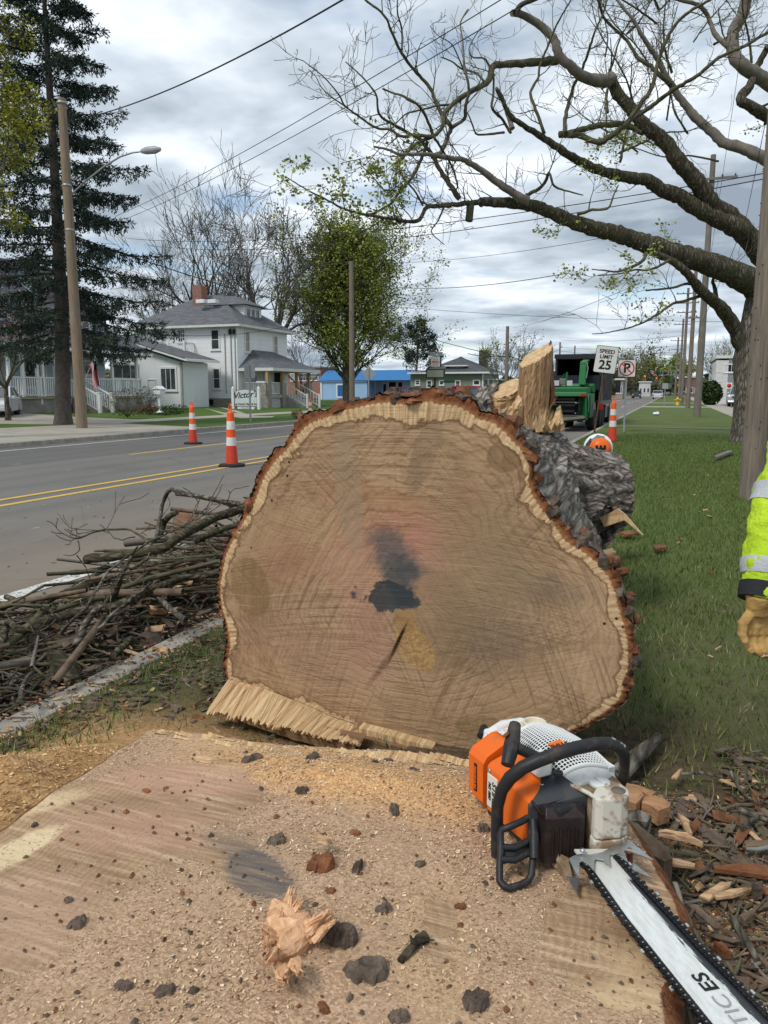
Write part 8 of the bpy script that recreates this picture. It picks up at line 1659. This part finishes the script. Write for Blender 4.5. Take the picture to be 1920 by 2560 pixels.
BR=[
([(560,770),(700,755),(860,735),(1000,715),(1100,680),(1200,600),(1400,500),(1660,425)],62,60,'thick mossy branch with a pale cut end, lying across the top of the brush pile',BARK_D,(.22,.3,.42,.5),YCUT,0),
([(455,862),(600,845),(800,795),(1010,745)],34,30,'mossy branch with a small yellow cut end under the thick one',BARK_D,(.06,.12,.2),YCUT,0),
([(40,1008),(130,1062),(250,1080),(330,1030),(430,980),(520,960),(700,900)],34,44,'curved branch with a split pale end at the left of the brush pile',BARK_D,(.06,.10,.16),CHIPW,0),
([(390,1260),(450,1180),(560,1090),(620,980),(700,850),(850,740),(1000,640),(1180,560),(1330,470),(1400,330),(1450,225)],24,4,'long thin grey branch reaching up out of the brush pile',BARK_G,(.12,.35,.42,.45,.62),None,6),
([(330,598),(410,610),(500,645),(600,600),(690,575),(830,575),(930,630),(980,680)],8,18,'crooked dark twig sticking out over the road',BRANCH,(.25,.3,.3),None,5),
([(650,545),(700,590),(740,640),(800,650),(880,625)],7,8,'small forked twig beside the crooked one',BRANCH,(.33,.3),None,2),
([(415,745),(480,745),(520,710),(500,650)],5,9,'thin bent twig hanging from the crooked one',BRANCH,(.15,.28),None,0),
([(1010,650),(1040,480),(1060,380),(1110,310),(1200,350),(1400,385),(1650,430)],24,28,'arched grey branch at the far end of the brush pile',BARK_G,(.25,.55,.5),None,2),
([(1145,345),(1350,375),(1500,418),(1660,440)],30,36,'dark straight branch topmost at the far end',BARK_D,(.45,.5),None,0),
([(690,1060),(750,990),(790,870),(850,760),(885,690)],62,10,'broken pointed branch standing up in the middle of the pile',BARK_D,(.10,.34,.45),None,0),
([(90,1250),(330,1165),(550,1105),(760,1080),(1000,960),(1200,885),(1430,855)],66,46,'heavy dark limb running the length of the pile near the kerb side',BARK_D,(.08,.14,.2,.25),None,0),
([(495,1335),(540,1220),(600,1120),(660,1085)],48,40,'stubby grey limb leaning on the heavy dark limb',BARK_G,(.05,.2),None,0),
([(130,1690),(140,1600),(175,1530),(215,1500)],34,14,'short lichen-green branch at the bottom left of the pile',BARK_G,(.04,.08),None,0),
([(1010,1005),(1100,1090),(1200,1170)],36,40,'short brown stick lying toward the kerb',BARK_G,(.16,.12),None,0),
([(1020,640),(1060,540),(1100,490),(1140,470)],52,34,'thick broken stick standing in the far half of the pile',BARK_D,(.2,.45),None,0),
([(1260,660),(1400,590),(1560,540),(1640,520)],44,30,'mossy green branch under the topmost ones at the far end',BARK_D,(.25,.4),None,1),
([(930,760),(1150,770),(1400,745),(1450,740)],12,24,'slim brown branch crossing the middle of the pile',BRANCH,(.2,.3),None,3),
([(1040,850),(1180,780),(1300,770),(1440,800)],30,22,'yellow-mossed branch curving toward the log',BARK_D,(.18,.3),None,0),
([(640,1230),(740,1110),(860,1020),(980,930)],20,20,'plain grey stick slanting across the heavy dark limb',BARK_G,(.16,.34),None,2),
([(0,1330),(40,1210),(60,1170),(110,1230)],60,30,'knotted dark stub at the left frame edge',BARK_D,(.1,.2),None,1),
([(180,1170),(230,1260),(280,1290)],12,8,'thin dark stick near the knotted stub',BRANCH,(.25,.15),None,2),
([(730,1400),(800,1340),(850,1290)],50,46,'short bark-covered billet by the kerb stone',BARK_D,(.05,.08),None,0),
([(0,1160),(120,1165),(260,1175)],5,4,'hair-thin twig at the left edge above the knotted stub',BRANCH,(.22,.2),None,0),
]
for k,(pts,w0,w1,lab,m,hs,cut,kids)in enumerate(BR):branch('branch',pts,w0,w1,lab,m,hs,cut=cut,seed=k*7+3,kids=kids,group=None)
# slabs of bark and split wood
def slab_px(name,poly,h,T,m,label,cat,seed=0,mb=None):
 rr=random.Random(seed);top=[r1(x,y,h+rr.uniform(-.02,.03))for x,y in poly];c=sum(top,Vector())/len(top);top2=[v.lerp(c,.25)+Vector((0,0,T*.5+rr.uniform(-.008,.008)))for v in top];bot=[v-Vector((0,0,T))for v in top];n=len(top);b=MB()
 b.add(bot+top+top2+[c+Vector((0,0,T*.8))],[(s*n+u,s*n+(u+1)%n,(s+1)*n+(u+1)%n,(s+1)*n+u)for s in range(2)for u in range(n)]+[(2*n+u,2*n+(u+1)%n,3*n)for u in range(n)]);return tag(b.build(name,m),label,cat)
slab_px('bark_slab',[(285,1295),(340,1290),(400,1380),(530,1480),(520,1530),(430,1560),(340,1490),(290,1380)],.14,.05,BARK_D,'large curved bark slab leaning over the kerb edge of the pile','bark',1)
slab_px('bark_slab',[(180,1420),(200,1350),(270,1290),(280,1330),(230,1400)],.12,.04,BARK_G,'narrow bark slab left of the large curved one','bark',2)
slab_px('bark_slab',[(465,1400),(560,1320),(640,1270),(780,1275),(770,1310),(650,1340),(540,1385)],.10,.03,BARK_G,'long silver-grey bark strip above the sawn board','bark',3)
slab_px('wood_slab',[(512,1400),(600,1370),(680,1350),(660,1440),(560,1505),(530,1450)],.05,.02,CHIPW,'pale flat split of wood showing sawdust-coloured face in the pile','wood slab',4)
slab_px('wood_slab',[(50,1340),(90,1335),(112,1380),(100,1425),(62,1410)],.10,.02,CHIPW,'small pale curved split at the left side of the pile','wood slab',5)
slab_px('wood_slab',[(985,1345),(1085,1335),(1090,1375),(1040,1390),(990,1375)],.13,.012,CHIPW,'pinkish thin piece of bark lying on the kerb','wood slab',6)
rd=thing('sawn_round',r1(1220,510,.3),'sawn round with a reddish cut face, propped in the far end of the brush pile','log round');c0=r1(1215,540,.22);dr_=(CAM-c0);dr_.z=1.6;dr_=dr_.normalized();MB().tube([c0,c0-dr_*.3],[.135,.13],22,True,True,.04,2).build('bark',BARK_D,rd);MB().lathe([(.128,0),(.12,.004),(0,.005)],tuple(c0),24,axis=dr_).build('cut_face',freshwood('reddish_cut',(.30,.17,.10),(.17,.09,.055),axis=0),rd)
# countless twigs and bark bits making the body of the pile
BROWNB=mat('brown_bark_slab',(.12,.08,.052),.95,.4,12,.9,50,c2=(.22,.16,.11))
def litter(name,n,region,hfun,m,label,seed,kinds=(.5,.5),smin=.03,smax=.22,cat='litter'):
 rg=np.random.default_rng(seed);mb=MB();rr=random.Random(seed);k=0
 while k<n:
  x,y=region(rr)
  if x is None:continue
  z=hfun(x,y,rr);k+=1;L=rr.uniform(smin,smax)*(1.6 if rr.random()<.1 else 1);a=rr.uniform(0,6.28);d=Vector((cos(a),sin(a),rr.uniform(-.3,.3)));c=Vector((x,y,z))
  if rr.random()<kinds[0]:
   r=rr.uniform(.0012,.0042)*(1+L*5);bend=Vector((rr.uniform(-.1,.1),rr.uniform(-.1,.1),rr.uniform(-.03,.1)))*L;mb.mat=rr.choice((0,0,5,5,1));mb.tube([c-d*L/2,c+bend,c+d*L/2],[r,r*.9,r*.5],5,False)
  else:
   L=min(L,smin+.09);w_=L*rr.uniform(.15,.45)*.5;s=Vector((-sin(a),cos(a),rr.uniform(-.5,.5)))*w_;mb.mat=rr.choice((2,2,2,2,2,3,5,5,5,4)if smin>.012 else(2,2,3,5,5,4)if smin<.005 else(2,3,4,4));T=Vector((rr.uniform(-.003,.003),0,rr.uniform(.002,.006)));L*=.5
   q=[c-d*L*rr.uniform(.7,1)-s*rr.uniform(.3,1),c+d*L*rr.uniform(.5,1)-s,c+d*L*rr.uniform(.8,1.2)+s*rr.uniform(.2,.8),c-d*L*.6+s];mb.add(q+[v+T for v in q],[(4,5,6,7),(0,1,5,4),(1,2,6,5),(2,3,7,6),(3,0,4,7)])
 o=mb.build(name,[BRANCH,PALEB,BARKCHIP,REDBARK,CHIPW,BROWNB]);return tag(o,label,cat,kind='stuff')
def pile_reg(rr):
 y=rr.uniform(1.0,8.3);ctr=-3.12+.02*y;hw=.58 if y>1.6 else.5;x=ctr+rr.gauss(0,.38)*hw/.58;
 if x>-2.52+.0 or x<ctr-1.15:return None,None
 return x,y
def pile_h(x,y,rr):s=max(0,1-((x+3.1)/.85)**2)*min(1,(y-.6)/1.2)*(1 if y<6.8 else max(.2,(8.4-y)/1.6));return rr.uniform(.0,.06)+rr.random()**.6*s*(.07+.030*y)
litter('brush_litter',6500,pile_reg,pile_h,None,'mass of twigs and bark fragments forming the brush pile in the gutter',5,(.66,.34),.05,.36,'brush')
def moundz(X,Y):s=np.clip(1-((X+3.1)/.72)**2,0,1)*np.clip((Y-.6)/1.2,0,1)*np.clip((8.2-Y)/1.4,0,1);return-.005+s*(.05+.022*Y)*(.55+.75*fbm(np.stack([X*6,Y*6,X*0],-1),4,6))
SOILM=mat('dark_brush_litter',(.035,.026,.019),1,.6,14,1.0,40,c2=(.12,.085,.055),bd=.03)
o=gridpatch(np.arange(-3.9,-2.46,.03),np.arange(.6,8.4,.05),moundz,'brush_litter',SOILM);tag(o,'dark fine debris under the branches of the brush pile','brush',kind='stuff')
litter('brush_litter',230,pile_reg,lambda x,y,rr:pile_h(x,y,rr)*.5+.06+max(0,1-((x+3.05)/.8)**2)*(.05+.045*y)*(1 if y<7 else.5),None,'longer grey-brown sticks tangled on top of the brush pile',25,(1,0),.35,.95,'brush')
litter('bark_crumbs',1500,lambda rr:(rr.uniform(-2.6,-2.25),rr.uniform(1,6)),lambda x,y,rr:.131,None,'dirt and bark crumbs lying on the kerb',26,(.2,.8),.005,.04)
def near_reg(rr):
 x=rr.uniform(-2.3,-.6);y=rr.uniform(1.9,3.6);dd=abs((x+2.35));
 if rr.random()>max(.12,1-dd/1.0):return None,None
 if x>-1.75 and y>2.5:return None,None
 return x,y
litter('bark_litter',900,near_reg,lambda x,y,rr:.125+rr.uniform(0,.01),None,'bark shreds and twigs scattered on the grass strip left of the log',6,(.5,.5),.013,.07)
def right_reg(rr):
 x=rr.uniform(-.12,1.5);y=rr.uniform(.5,2.95);e=np.interp(atan2(y-SC[1],x-SC[0]),th2,SR);q=hypot(x-SC[0],y-SC[1])-e
 if q<.03 or q>1.3 or(y>2.55 and x<.25)or rr.random()<q*.45 or(y<1.5 and rr.random()<.8):return None,None
 return x,y
litter('bark_crumbs',9000,right_reg,lambda x,y,rr:float(lawn_z(np.array([x]),np.array([y]))[0])+rr.uniform(0,.012),None,'fine dark bark crumbs among the litter right of the stump',17,(.25,.75),.004,.022)
litter('bark_litter',2300,right_reg,lambda x,y,rr:float(lawn_z(np.array([x]),np.array([y]))[0])+rr.uniform(0,.022),None,'tangle of bark, twigs and chips on the ground right of the stump',7,(.5,.5),.015,.12)
def lawn_reg(rr):
 x=rr.uniform(-.1,2.2);y=rr.uniform(2.6,14)
 if x<.2 and y<5.3:return None,None
 return x,y
litter('wood_flecks',260,lawn_reg,lambda x,y,rr:.135+rr.uniform(0,.01),None,'few pale wood flecks and twigs strewn over the right lawn',8,(.35,.65),.01,.07)
def road_reg(rr):x=-3-rr.random()**1.4*5;y=rr.uniform(2,16);return x,y
litter('wood_flecks',420,road_reg,lambda x,y,rr:.006,None,'wood flecks and small twigs scattered over the road lanes',9,(.2,.8),.008,.05)
# larger pieces on the right
def r6(zx,zy):return(zx/2.837+1400,zy/2.837+1780)
def stick(name,pts,w0,w1,m,label,h=.16,cat='branch',n=9,cut=None):
 W_=[G(*r6(*q),h)for q in pts];d=(W_[0]-CAM).dot(FW);R_=[(w0+(w1-w0)*k/(len(pts)-1))/2/2.837/FPX*d for k in range(len(pts))];b=MB();b.tube(W_,R_,n,True,True,.1,int(pts[0][0]));
 if cut is None:return tag(b.build(name,m),label,cat)
 t=thing(name,W_[0],label,cat);b.build('limb',m,t);e=(W_[-1]-W_[-2]).normalized();MB().lathe([(R_[-1]*.9,0),(0,.005)],tuple(W_[-1]),12,axis=e).build('cut_end',cut,t);return t
stick('branch',[(400,470),(520,340),(620,250),(700,180)],150,90,BARK_G,'thick grey-green branch lying on the grass just behind the chainsaw',.17)
stick('branch',[(1215,430),(1260,520),(1310,590),(1400,640)],30,14,BARK_G,'grey twisted stick near the right edge above the pale splinters')
stick('branch',[(1310,380),(1320,480),(1360,560),(1420,650)],14,8,BRANCH,'thin wavy twig right of the grey twisted stick')
stick('branch',[(1255,680),(1360,730),(1475,775)],28,40,BARK_G,'grey stick entering from the right edge at mid height')
stick('branch',[(1280,820),(1370,760),(1400,755)],26,34,BARK_G,'short forked grey stick with a pale end',cut=YCUT)
stick('branch',[(860,440),(1000,430),(1150,460)],22,18,BARK_G,'long slim grey twig lying along the litter edge')
stick('branch',[(1320,970),(1400,975),(1480,960)],26,34,mat('lichen_stick',(.22,.24,.21),.9,.3,9),'pale lichen-covered stick at the right edge')
stick('branch',[(1230,1470),(1300,1590),(1400,1760)],60,44,BARK_G,'chunky grey bark stick in the orange sawdust at lower right',.16)
stick('branch',[(1270,1920),(1370,1970),(1480,2000)],16,12,BRANCH,'dark thin stick across the sawdust near the bar tip')
stick('branch',[(820,1220),(880,1400),(940,1530),(1010,1640)],36,26,BARK_G,'strip of grey bark curling along the stump edge beside the bar',.36)
REDW=freshwood('brown_block_wood',(.46,.27,.14),(.28,.15,.08),axis=0,red=.6)
def pw(name,poly,h,T,m,label,cat='wood piece',seed=0):
 rr=random.Random(seed);top=[G(*r6(*q),h+rr.uniform(-.004,.006))for q in poly];n=len(top);c=sum(top,Vector())/n;t2=[v.lerp(c,.32)+Vector((0,0,.006+rr.uniform(-.003,.003)))for v in top];bot=[v-Vector((0,0,T))for v in top];b=MB();b.add(bot+top+t2,[(s*n+u,s*n+(u+1)%n,(s+1)*n+(u+1)%n,(s+1)*n+u)for s in range(2)for u in range(n)]+[tuple(range(2*n,3*n))]);return tag(b.build(name,m),label,cat)
pw('wood_block',[(405,490),(560,520),(680,565),(640,600),(600,585),(540,650),(460,620),(400,600)],.22,.05,REDW,'flat orange-brown wood block wedged behind the chainsaw',seed=1)
pw('wood_block',[(600,590),(680,590),(785,640),(780,670),(700,700),(640,660),(580,640)],.21,.05,REDW,'second wood block with a red bark edge, right of the first',seed=2)
pw('bark_slab',[(470,700),(560,690),(650,740),(620,780),(480,770)],.22,.05,BARK_G,'green-grey bark slab under the two wood blocks','bark',3)
pw('bark_slab',[(470,750),(560,800),(760,960),(800,1040),(740,1060),(600,980),(480,850)],.24,.07,BROWNB,'long brown bark slab between the saw spikes and the litter','bark',4)
pw('wood_splinter',[(700,835),(800,850),(920,870),(1015,920),(1010,935),(900,895),(790,875),(700,855)],.19,.012,CHIPW,'long pale yellow splinter in the litter right of the saw','splinter',5)
pw('wood_splinter',[(835,712),(880,745),(925,770),(915,810),(940,860),(900,850)],.18,.01,CHIPW,'ragged pale splinter pointing down onto the long yellow one','splinter',6)
pw('wood_splinter',[(1090,1290),(1200,1265),(1350,1240),(1365,1250),(1230,1300),(1110,1315)],.165,.008,CHIPW,'slender pale splinter in the orange sawdust at right','splinter',7)
pw('wood_splinter',[(990,1300),(1150,1210),(1220,1200),(1200,1240),(1060,1330)],.16,.008,CHIPW,'flat orange splinter left of the slender one','splinter',8)
pw('wood_splinter',[(790,460),(850,405),(875,410),(830,470)],.16,.006,CHIPW,'small pale chip standing in the grass edge behind the blocks','splinter',9)
pw('wood_splinter',[(705,1040),(830,1050),(960,1075),(950,1095),(800,1080)],.18,.008,CHIPW,'narrow orange splinter below the brown bark slab','splinter',10)
pw('bark_slab',[(1090,1090),(1250,1075),(1480,1090),(1480,1160),(1250,1130),(1100,1110)],.165,.012,REDBARK,'dark red-brown bark strip running to the right edge','bark',11)
pw('bark_slab',[(1090,1625),(1150,1640),(1215,1700),(1150,1690)],.17,.02,REDBARK,'small red bark flake below the splinters','bark',12)
pw('bark_slab',[(1270,1440),(1370,1400),(1385,1430),(1310,1480)],.17,.015,BROWNB,'brown bark flake above the chunky grey stick','bark',13)
pw('bark_slab',[(1360,1210),(1440,1200),(1440,1250),(1375,1260)],.18,.03,BARKCHIP,'black bark lump at the end of the slender splinter','bark',14)
for(poly,lab,m,nm)in[([(1498,1385),(1530,1376),(1540,1385),(1505,1396)],'pale splinter on the lawn beside the right edge of the log',CHIPW,'wood_splinter'),([(1545,1335),(1575,1331),(1598,1338),(1570,1342)],'curled brown bark strip on the lawn behind the log',REDBARK,'bark_slab'),([(1786,1145),(1825,1130),(1832,1134),(1790,1150)],'pale bare stick lying on the right lawn',PALEB,'branch'),([(1633,1369),(1660,1366),(1668,1372),(1640,1378)],'small dark bark scrap on the right lawn',REDBARK,'bark_slab'),([(1632,1033),(1646,1031),(1648,1036),(1634,1037)],'scrap of white paper on the distant grass',WHITE,'paper_scrap')]:
 top=[G(*q,.16)for q in poly];b=MB();b.prism(top,(0,0,.02 if top[0].y<8 else.05));tag(b.build(nm,m),lab,nm.replace('_',' '))
 # ---- grass
def grass(name,n,x0,x1,y0,y1,hmin,hmax,wd,seed,label,dens):
 rg=np.random.default_rng(seed);x=rg.uniform(x0,x1,n);y=y0+(y1-y0)*rg.random(n)**1.5;ok=rg.random(n)<dens(x,y);x,y=x[ok],y[ok];n=len(x);z=lawn_z(x,y);h=rg.uniform(hmin,hmax,n)*(1+.5*fbm(np.stack([x*3,y*3,x*0],-1),3,3));a=rg.uniform(0,6.28,n);ln=rg.uniform(.2,1.0,n)*h;la=rg.uniform(0,6.28,n)
 w=wd*(1+y*.10);q=np.stack([np.stack([x-np.cos(a)*w,y-np.sin(a)*w,z-.004],-1),np.stack([x+np.cos(a)*w,y+np.sin(a)*w,z-.004],-1),np.stack([x+np.cos(la)*ln,y+np.sin(la)*ln,z+h],-1)],1).reshape(-1,3)
 me=npmesh(name,q,np.arange(3*n).reshape(n,3));at=me.attributes.new('tone','FLOAT','POINT');dry=np.clip((6.5-y)/4,0,1)*np.clip(fbm(np.stack([x*1.6,y*1.6,x*0],-1),4,5)*2.2-.55,0,1);tn=rg.random(n)*.62+(rg.random(n)<dry*.6)*.38;at.data.foreach_set('value',np.repeat(tn,3).astype(np.float32));o=link(name,me,GRASSM);tag(o,label,'grass',kind='stuff');print(name,n)
GRASSM=tone_mat('grass_blades',[(0,(.045,.072,.016)),(.3,(.098,.145,.034)),(.58,(.17,.215,.06)),(.66,(.19,.185,.085)),(1,(.36,.32,.19))],.75)
def dens(x,y):
 e=np.interp(np.arctan2(y-SC[1],x-SC[0]),th2,SR);q=np.hypot(x-SC[0],y-SC[1])-e;f=fbm(np.stack([x*2.2,y*2.2,x*0],-1),4,1);d=np.clip((q-np.where(x<-1,.5,.25))/.8+(f-.5)*1.6,.0,1)*(q>.04);inlog=(y>2.63)&(y<5.1)&(x>-1.7)&(x<-.22);return d*~inlog*np.clip(.55+(y-3)*.2,.45,1)*np.clip((27-y)/13,0,1)
grass('grass',250000,-2.34,5,2.0,27,.018,.045,.0022,3,'short turf blades of the right lawn',dens);grass('grass',26000,-2.34,-1.3,1.9,5,.015,.04,.0018,4,'thin worn grass on the strip between kerb and log',lambda x,y:dens(x,y)*.42)
# ---- backpack blower behind the side limb
bp=P(1497,1120,5.5);bl=thing('leaf_blower',tuple(bp),'orange and white backpack blower standing behind the sawn side limb','leaf blower')
def yb2(x,y,d=5.5):return P(x,y,d)
b=MB();b.lathe([(.0,.08),(.04,.077),(.07,.06),(.08,.02),(.08,-.04)],tuple(P(1500,1122,5.5)),20,axis=(CAM-P(1500,1122,5.5)).normalized()+Vector((0.1,0,.1)));oc=b.build('fan_cover',ORANGE,bl)
b=MB();b.lathe([(.0,.03),(.085,.03),(.105,.0),(.105,-.09),(0,-.09)],tuple(P(1495,1120,5.55)),20,axis=(CAM-P(1495,1120,5.5)).normalized());b.build('fan_case',WHITE,bl)
b=MB();b.tube([P(1470,1145,5.55),P(1474,1118,5.6),P(1484,1100,5.62),P(1498,1096,5.62),P(1510,1100,5.6)],.018,8);b.tube([P(1466,1150,5.5),P(1472,1112,5.52),P(1482,1098,5.55)],.022,8);b.build('harness',BLACK,bl)
b=MB();b.tube([P(1480,1105,5.5),P(1494,1092,5.5),P(1510,1096,5.5)],.016,8);b.build('strap',mat('grey_strap',(.18,.2,.2),.7,.1,8),bl)
q=P(1500,1200,5.5);b=MB();b.box((q.x-.20,q.y+.02,.13),(q.x+.02,q.y+.25,P(1500,1140,5.5).z));b.build('engine',SBLK,bl,.02)
for k in range(5):
 a=-.5+k*.28;c=P(1492+k*5,1119+(k%2)*6,5.38);MB().box((-.008,-.008,-.016),(.008,.008,.016),Matrix.Translation(c)).build('vent_slot',BLKT,oc)
 # ---- worker at the right edge
def fuse(mb,name,m,parent,vox,sm=6):
 o=mb.build(name,m,parent);r=o.modifiers.new('remesh','REMESH');r.mode='VOXEL';r.voxel_size=vox;r.use_smooth_shade=True;s=o.modifiers.new('smooth','SMOOTH');s.iterations=sm;s.factor=.5
 if name in('jacket','glove','trousers'):
  tx=bpy.data.textures.new('folds','CLOUDS');tx.noise_scale=.07 if name!='glove' else.02;tx.noise_depth=2;dp=o.modifiers.new('folds','DISPLACE');dp.texture=tx;dp.strength=.034 if name!='glove' else.006;dp.mid_level=.5;dp.texture_coords='LOCAL'
 return o
WR_=P(1902,1510,2.30);ELB=P(1940,1275,2.36);SHD=P(2050,1015,2.42);gx=RT;up_=Vector((0,0,1));ctr=SHD+gx*.22;fy=Vector((FW.x,FW.y,0)).normalized();gz0=.125
wk=thing('person',(ctr.x,ctr.y,gz0),'person in a yellow high-visibility jacket and tan work gloves standing at the right edge','person')
def bp_(dx,dy,z):return Vector((ctr.x,ctr.y,0))+gx*dx+fy*dy+Vector((0,0,z+gz0))
SKIN=mat('skin',(.45,.25,.17),.55,.08,8);HIVIS=mat('hi_vis_fabric',(.42,.62,.018),.8,.15,7,.8,30,c2=(.52,.74,.035),bd=.02);NAVY=mat('black_fabric',(.018,.019,.024),.8,.2,9,.6,60);SILV=mat('silver_tape',(.44,.46,.48),.4,.1,20,.4,90);JEAN=mat('work_trousers',(.05,.06,.09),.9,.2,9,.5,50);GLOVE=mat('tan_leather_glove',(.40,.235,.075),.75,.25,12,.9,45,c2=(.56,.36,.13),bd=.004)
b=MB()
for s in(-1,1):b.tube([bp_(s*.10,0,.93),bp_(s*.11,.02,.50),bp_(s*.12,-.01,.09)],[.085,.058,.042],14);b.tube([bp_(s*.12,-.04,.05),bp_(s*.12,.15,.035)],[.045,.035],10)
b.tube([bp_(0,0,.90),bp_(0,0,1.10),bp_(0,.01,1.34),bp_(0,0,1.45)],[.145,.13,.16,.09],18);b.tube([bp_(0,0,1.42),bp_(0,.01,1.56)],[.058,.055],12);b.lathe([(0,-.12),(.06,-.10),(.078,-.03),(.08,.04),(.06,.10),(0,.125)],tuple(bp_(0,.015,1.66)),18);b.tube([bp_(0,.09,1.66),bp_(0,.115,1.635),bp_(0,.09,1.62)],[.010,.016,.014],8);b.tube([bp_(-.02,.088,1.60),bp_(.02,.088,1.60)],.007,6)
for s in(-1,1):b.tube([bp_(s*.08,0,1.67),bp_(s*.09,-.01,1.64)],[.018,.014],8)
R_sh=bp_(.21,0,SHD.z-gz0);R_el=bp_(.25,-.03,ELB.z-gz0+.02);R_wr=bp_(.24,.06,WR_.z-gz0);b.tube([bp_(-.14,0,1.38),SHD,ELB,WR_],[.07,.055,.042,.03],12);b.tube([bp_(.14,0,1.38),R_sh,R_el,R_wr],[.07,.055,.042,.03],12);fuse(b,'body',SKIN,wk,.014,4)
def lerp(a,c,f):return a.lerp(c,f)
rr=random.Random(2)
def sleeve(S0,E,W_,nm):
 b=MB();pts=[];rad=[]
 for k in range(26):
  f=k/25;p=lerp(S0,E,f/.52)if f<.52 else lerp(E,W_,(f-.52)/.48*.96);pts.append(p);rad.append(.094-.030*f+.0025*sin(f*33)+.002*sin(f*61+1))
 b.tube(pts,rad,24);return b,pts,rad
b,pts,rad=sleeve(SHD,ELB,WR_,'l');b2,pts2,rad2=sleeve(R_sh,R_el,R_wr,'r');b.add(b2.v,b2.f,True);b.tube([bp_(0,0,.86),bp_(0,0,1.1),bp_(0,0,1.32),bp_(0,0,1.44)],[.19,.185,.20,.11],24);b.tube([SHD+gx*-.0,bp_(0,0,1.38),R_sh],[.095,.12,.095],18);jk=fuse(b,'jacket',HIVIS,wk,.009,2)
def band(pp,rd,i0,i1,m,nm,par,grow=.005):b=MB();b.tube(pp[i0:i1+1],[r+grow for r in rd[i0:i1+1]],24,True);return b.build(nm,m,par)
for pp,rd in((pts,rad),(pts2,rad2)):
 band(pp,rd,11,13,SILV,'reflective_tape',jk);band(pp,rd,20,22,SILV,'reflective_tape',jk);e=pp[-1]+(pp[-1]-pp[-2])*.2;band(pp,rd,23,25,NAVY,'cuff',jk,.003)
b=MB()
for s in(-1,1):b.tube([bp_(s*.10,0,.94),bp_(s*.11,.02,.52),bp_(s*.12,-.01,.10)],[.115,.085,.08],18)
b.tube([bp_(0,0,.86),bp_(0,0,1.0)],[.17,.16],18);fuse(b,'trousers',JEAN,wk,.014,3)
for s in(-1,1):b=MB();b.tube([bp_(s*.12,-.05,.05),bp_(s*.12,.08,.05),bp_(s*.12,.19,.035)],[.055,.055,.042],14);b.tube([bp_(s*.12,-.02,.05),bp_(s*.12,-.02,.22)],[.06,.062],14);fuse(b,'boot',BLACK,wk,.01,3)
b=MB();b.lathe([(.135,-.01),(.14,0),(.115,.01),(.112,.06),(.09,.11),(.04,.135),(0,.138)],tuple(bp_(0,.01,1.70)),24);b.build('hard_hat',ORANGE,wk);b=MB();b.lathe([(.084,-.07),(.09,-.02),(.088,.05),(0,.06)],tuple(bp_(0,-.012,1.66)),18);b.build('hair',mat('brown_hair',(.05,.03,.02),.8),wk)
for s in(-1,1):MB().lathe([(.012,0),(.010,.006),(0,.007)],tuple(bp_(s*.030,.083,1.672)),10,axis=fy).build('eye',mat('eye',(.5,.5,.48),.3),wk)
def glove(W_,fdir,mir,nm):
 """relaxed curled hand: cuff, palm, four fingers of unequal length, thumb leaving the side"""
 z=fdir.normalized();side=gx*mir;x=(side-z*side.dot(z)).normalized();y=z.cross(x);Q=lambda a,b_,c:W_+x*a+y*b_+z*c;b=MB()
 b.tube([Q(0,0,-.045),Q(0,0,.0),Q(0,0,.02)],[.047,.040,.036],16)
 for k in range(4):xx=-.030+.020*k;b.tube([Q(xx*.6,0,.0),Q(xx,0,.045),Q(xx*1.08,.002,.088)],[.020,.018,.0155],10)
 FL=[.062,.074,.068,.052]
 for k in range(4):
  xx=-.033+.022*k;L=FL[k];a=Q(xx*1.05,.0,.086);p1=a+z*L*.42+y*L*.12;p2=p1+z*L*.22+y*L*.32;p3=p2-z*L*.06+y*L*.30;b.tube([a,p1,p2,p3],[.0135,.0128,.0118,.0095],10)
 t0=Q(-.034,.006,.020);b.tube([t0,t0-x*.022+z*.026+y*.010,t0-x*.026+z*.055+y*.022,t0-x*.018+z*.078+y*.032],[.017,.0155,.0135,.011],10);return fuse(b,nm,GLOVE,wk,.0035,2)
glove(WR_+Vector((0,0,-.01)),Vector((0,0,-1))+fy*.15+gx*.05,1,'glove');glove(R_wr,Vector((0,0,-1))+fy*.2,-1,'glove')
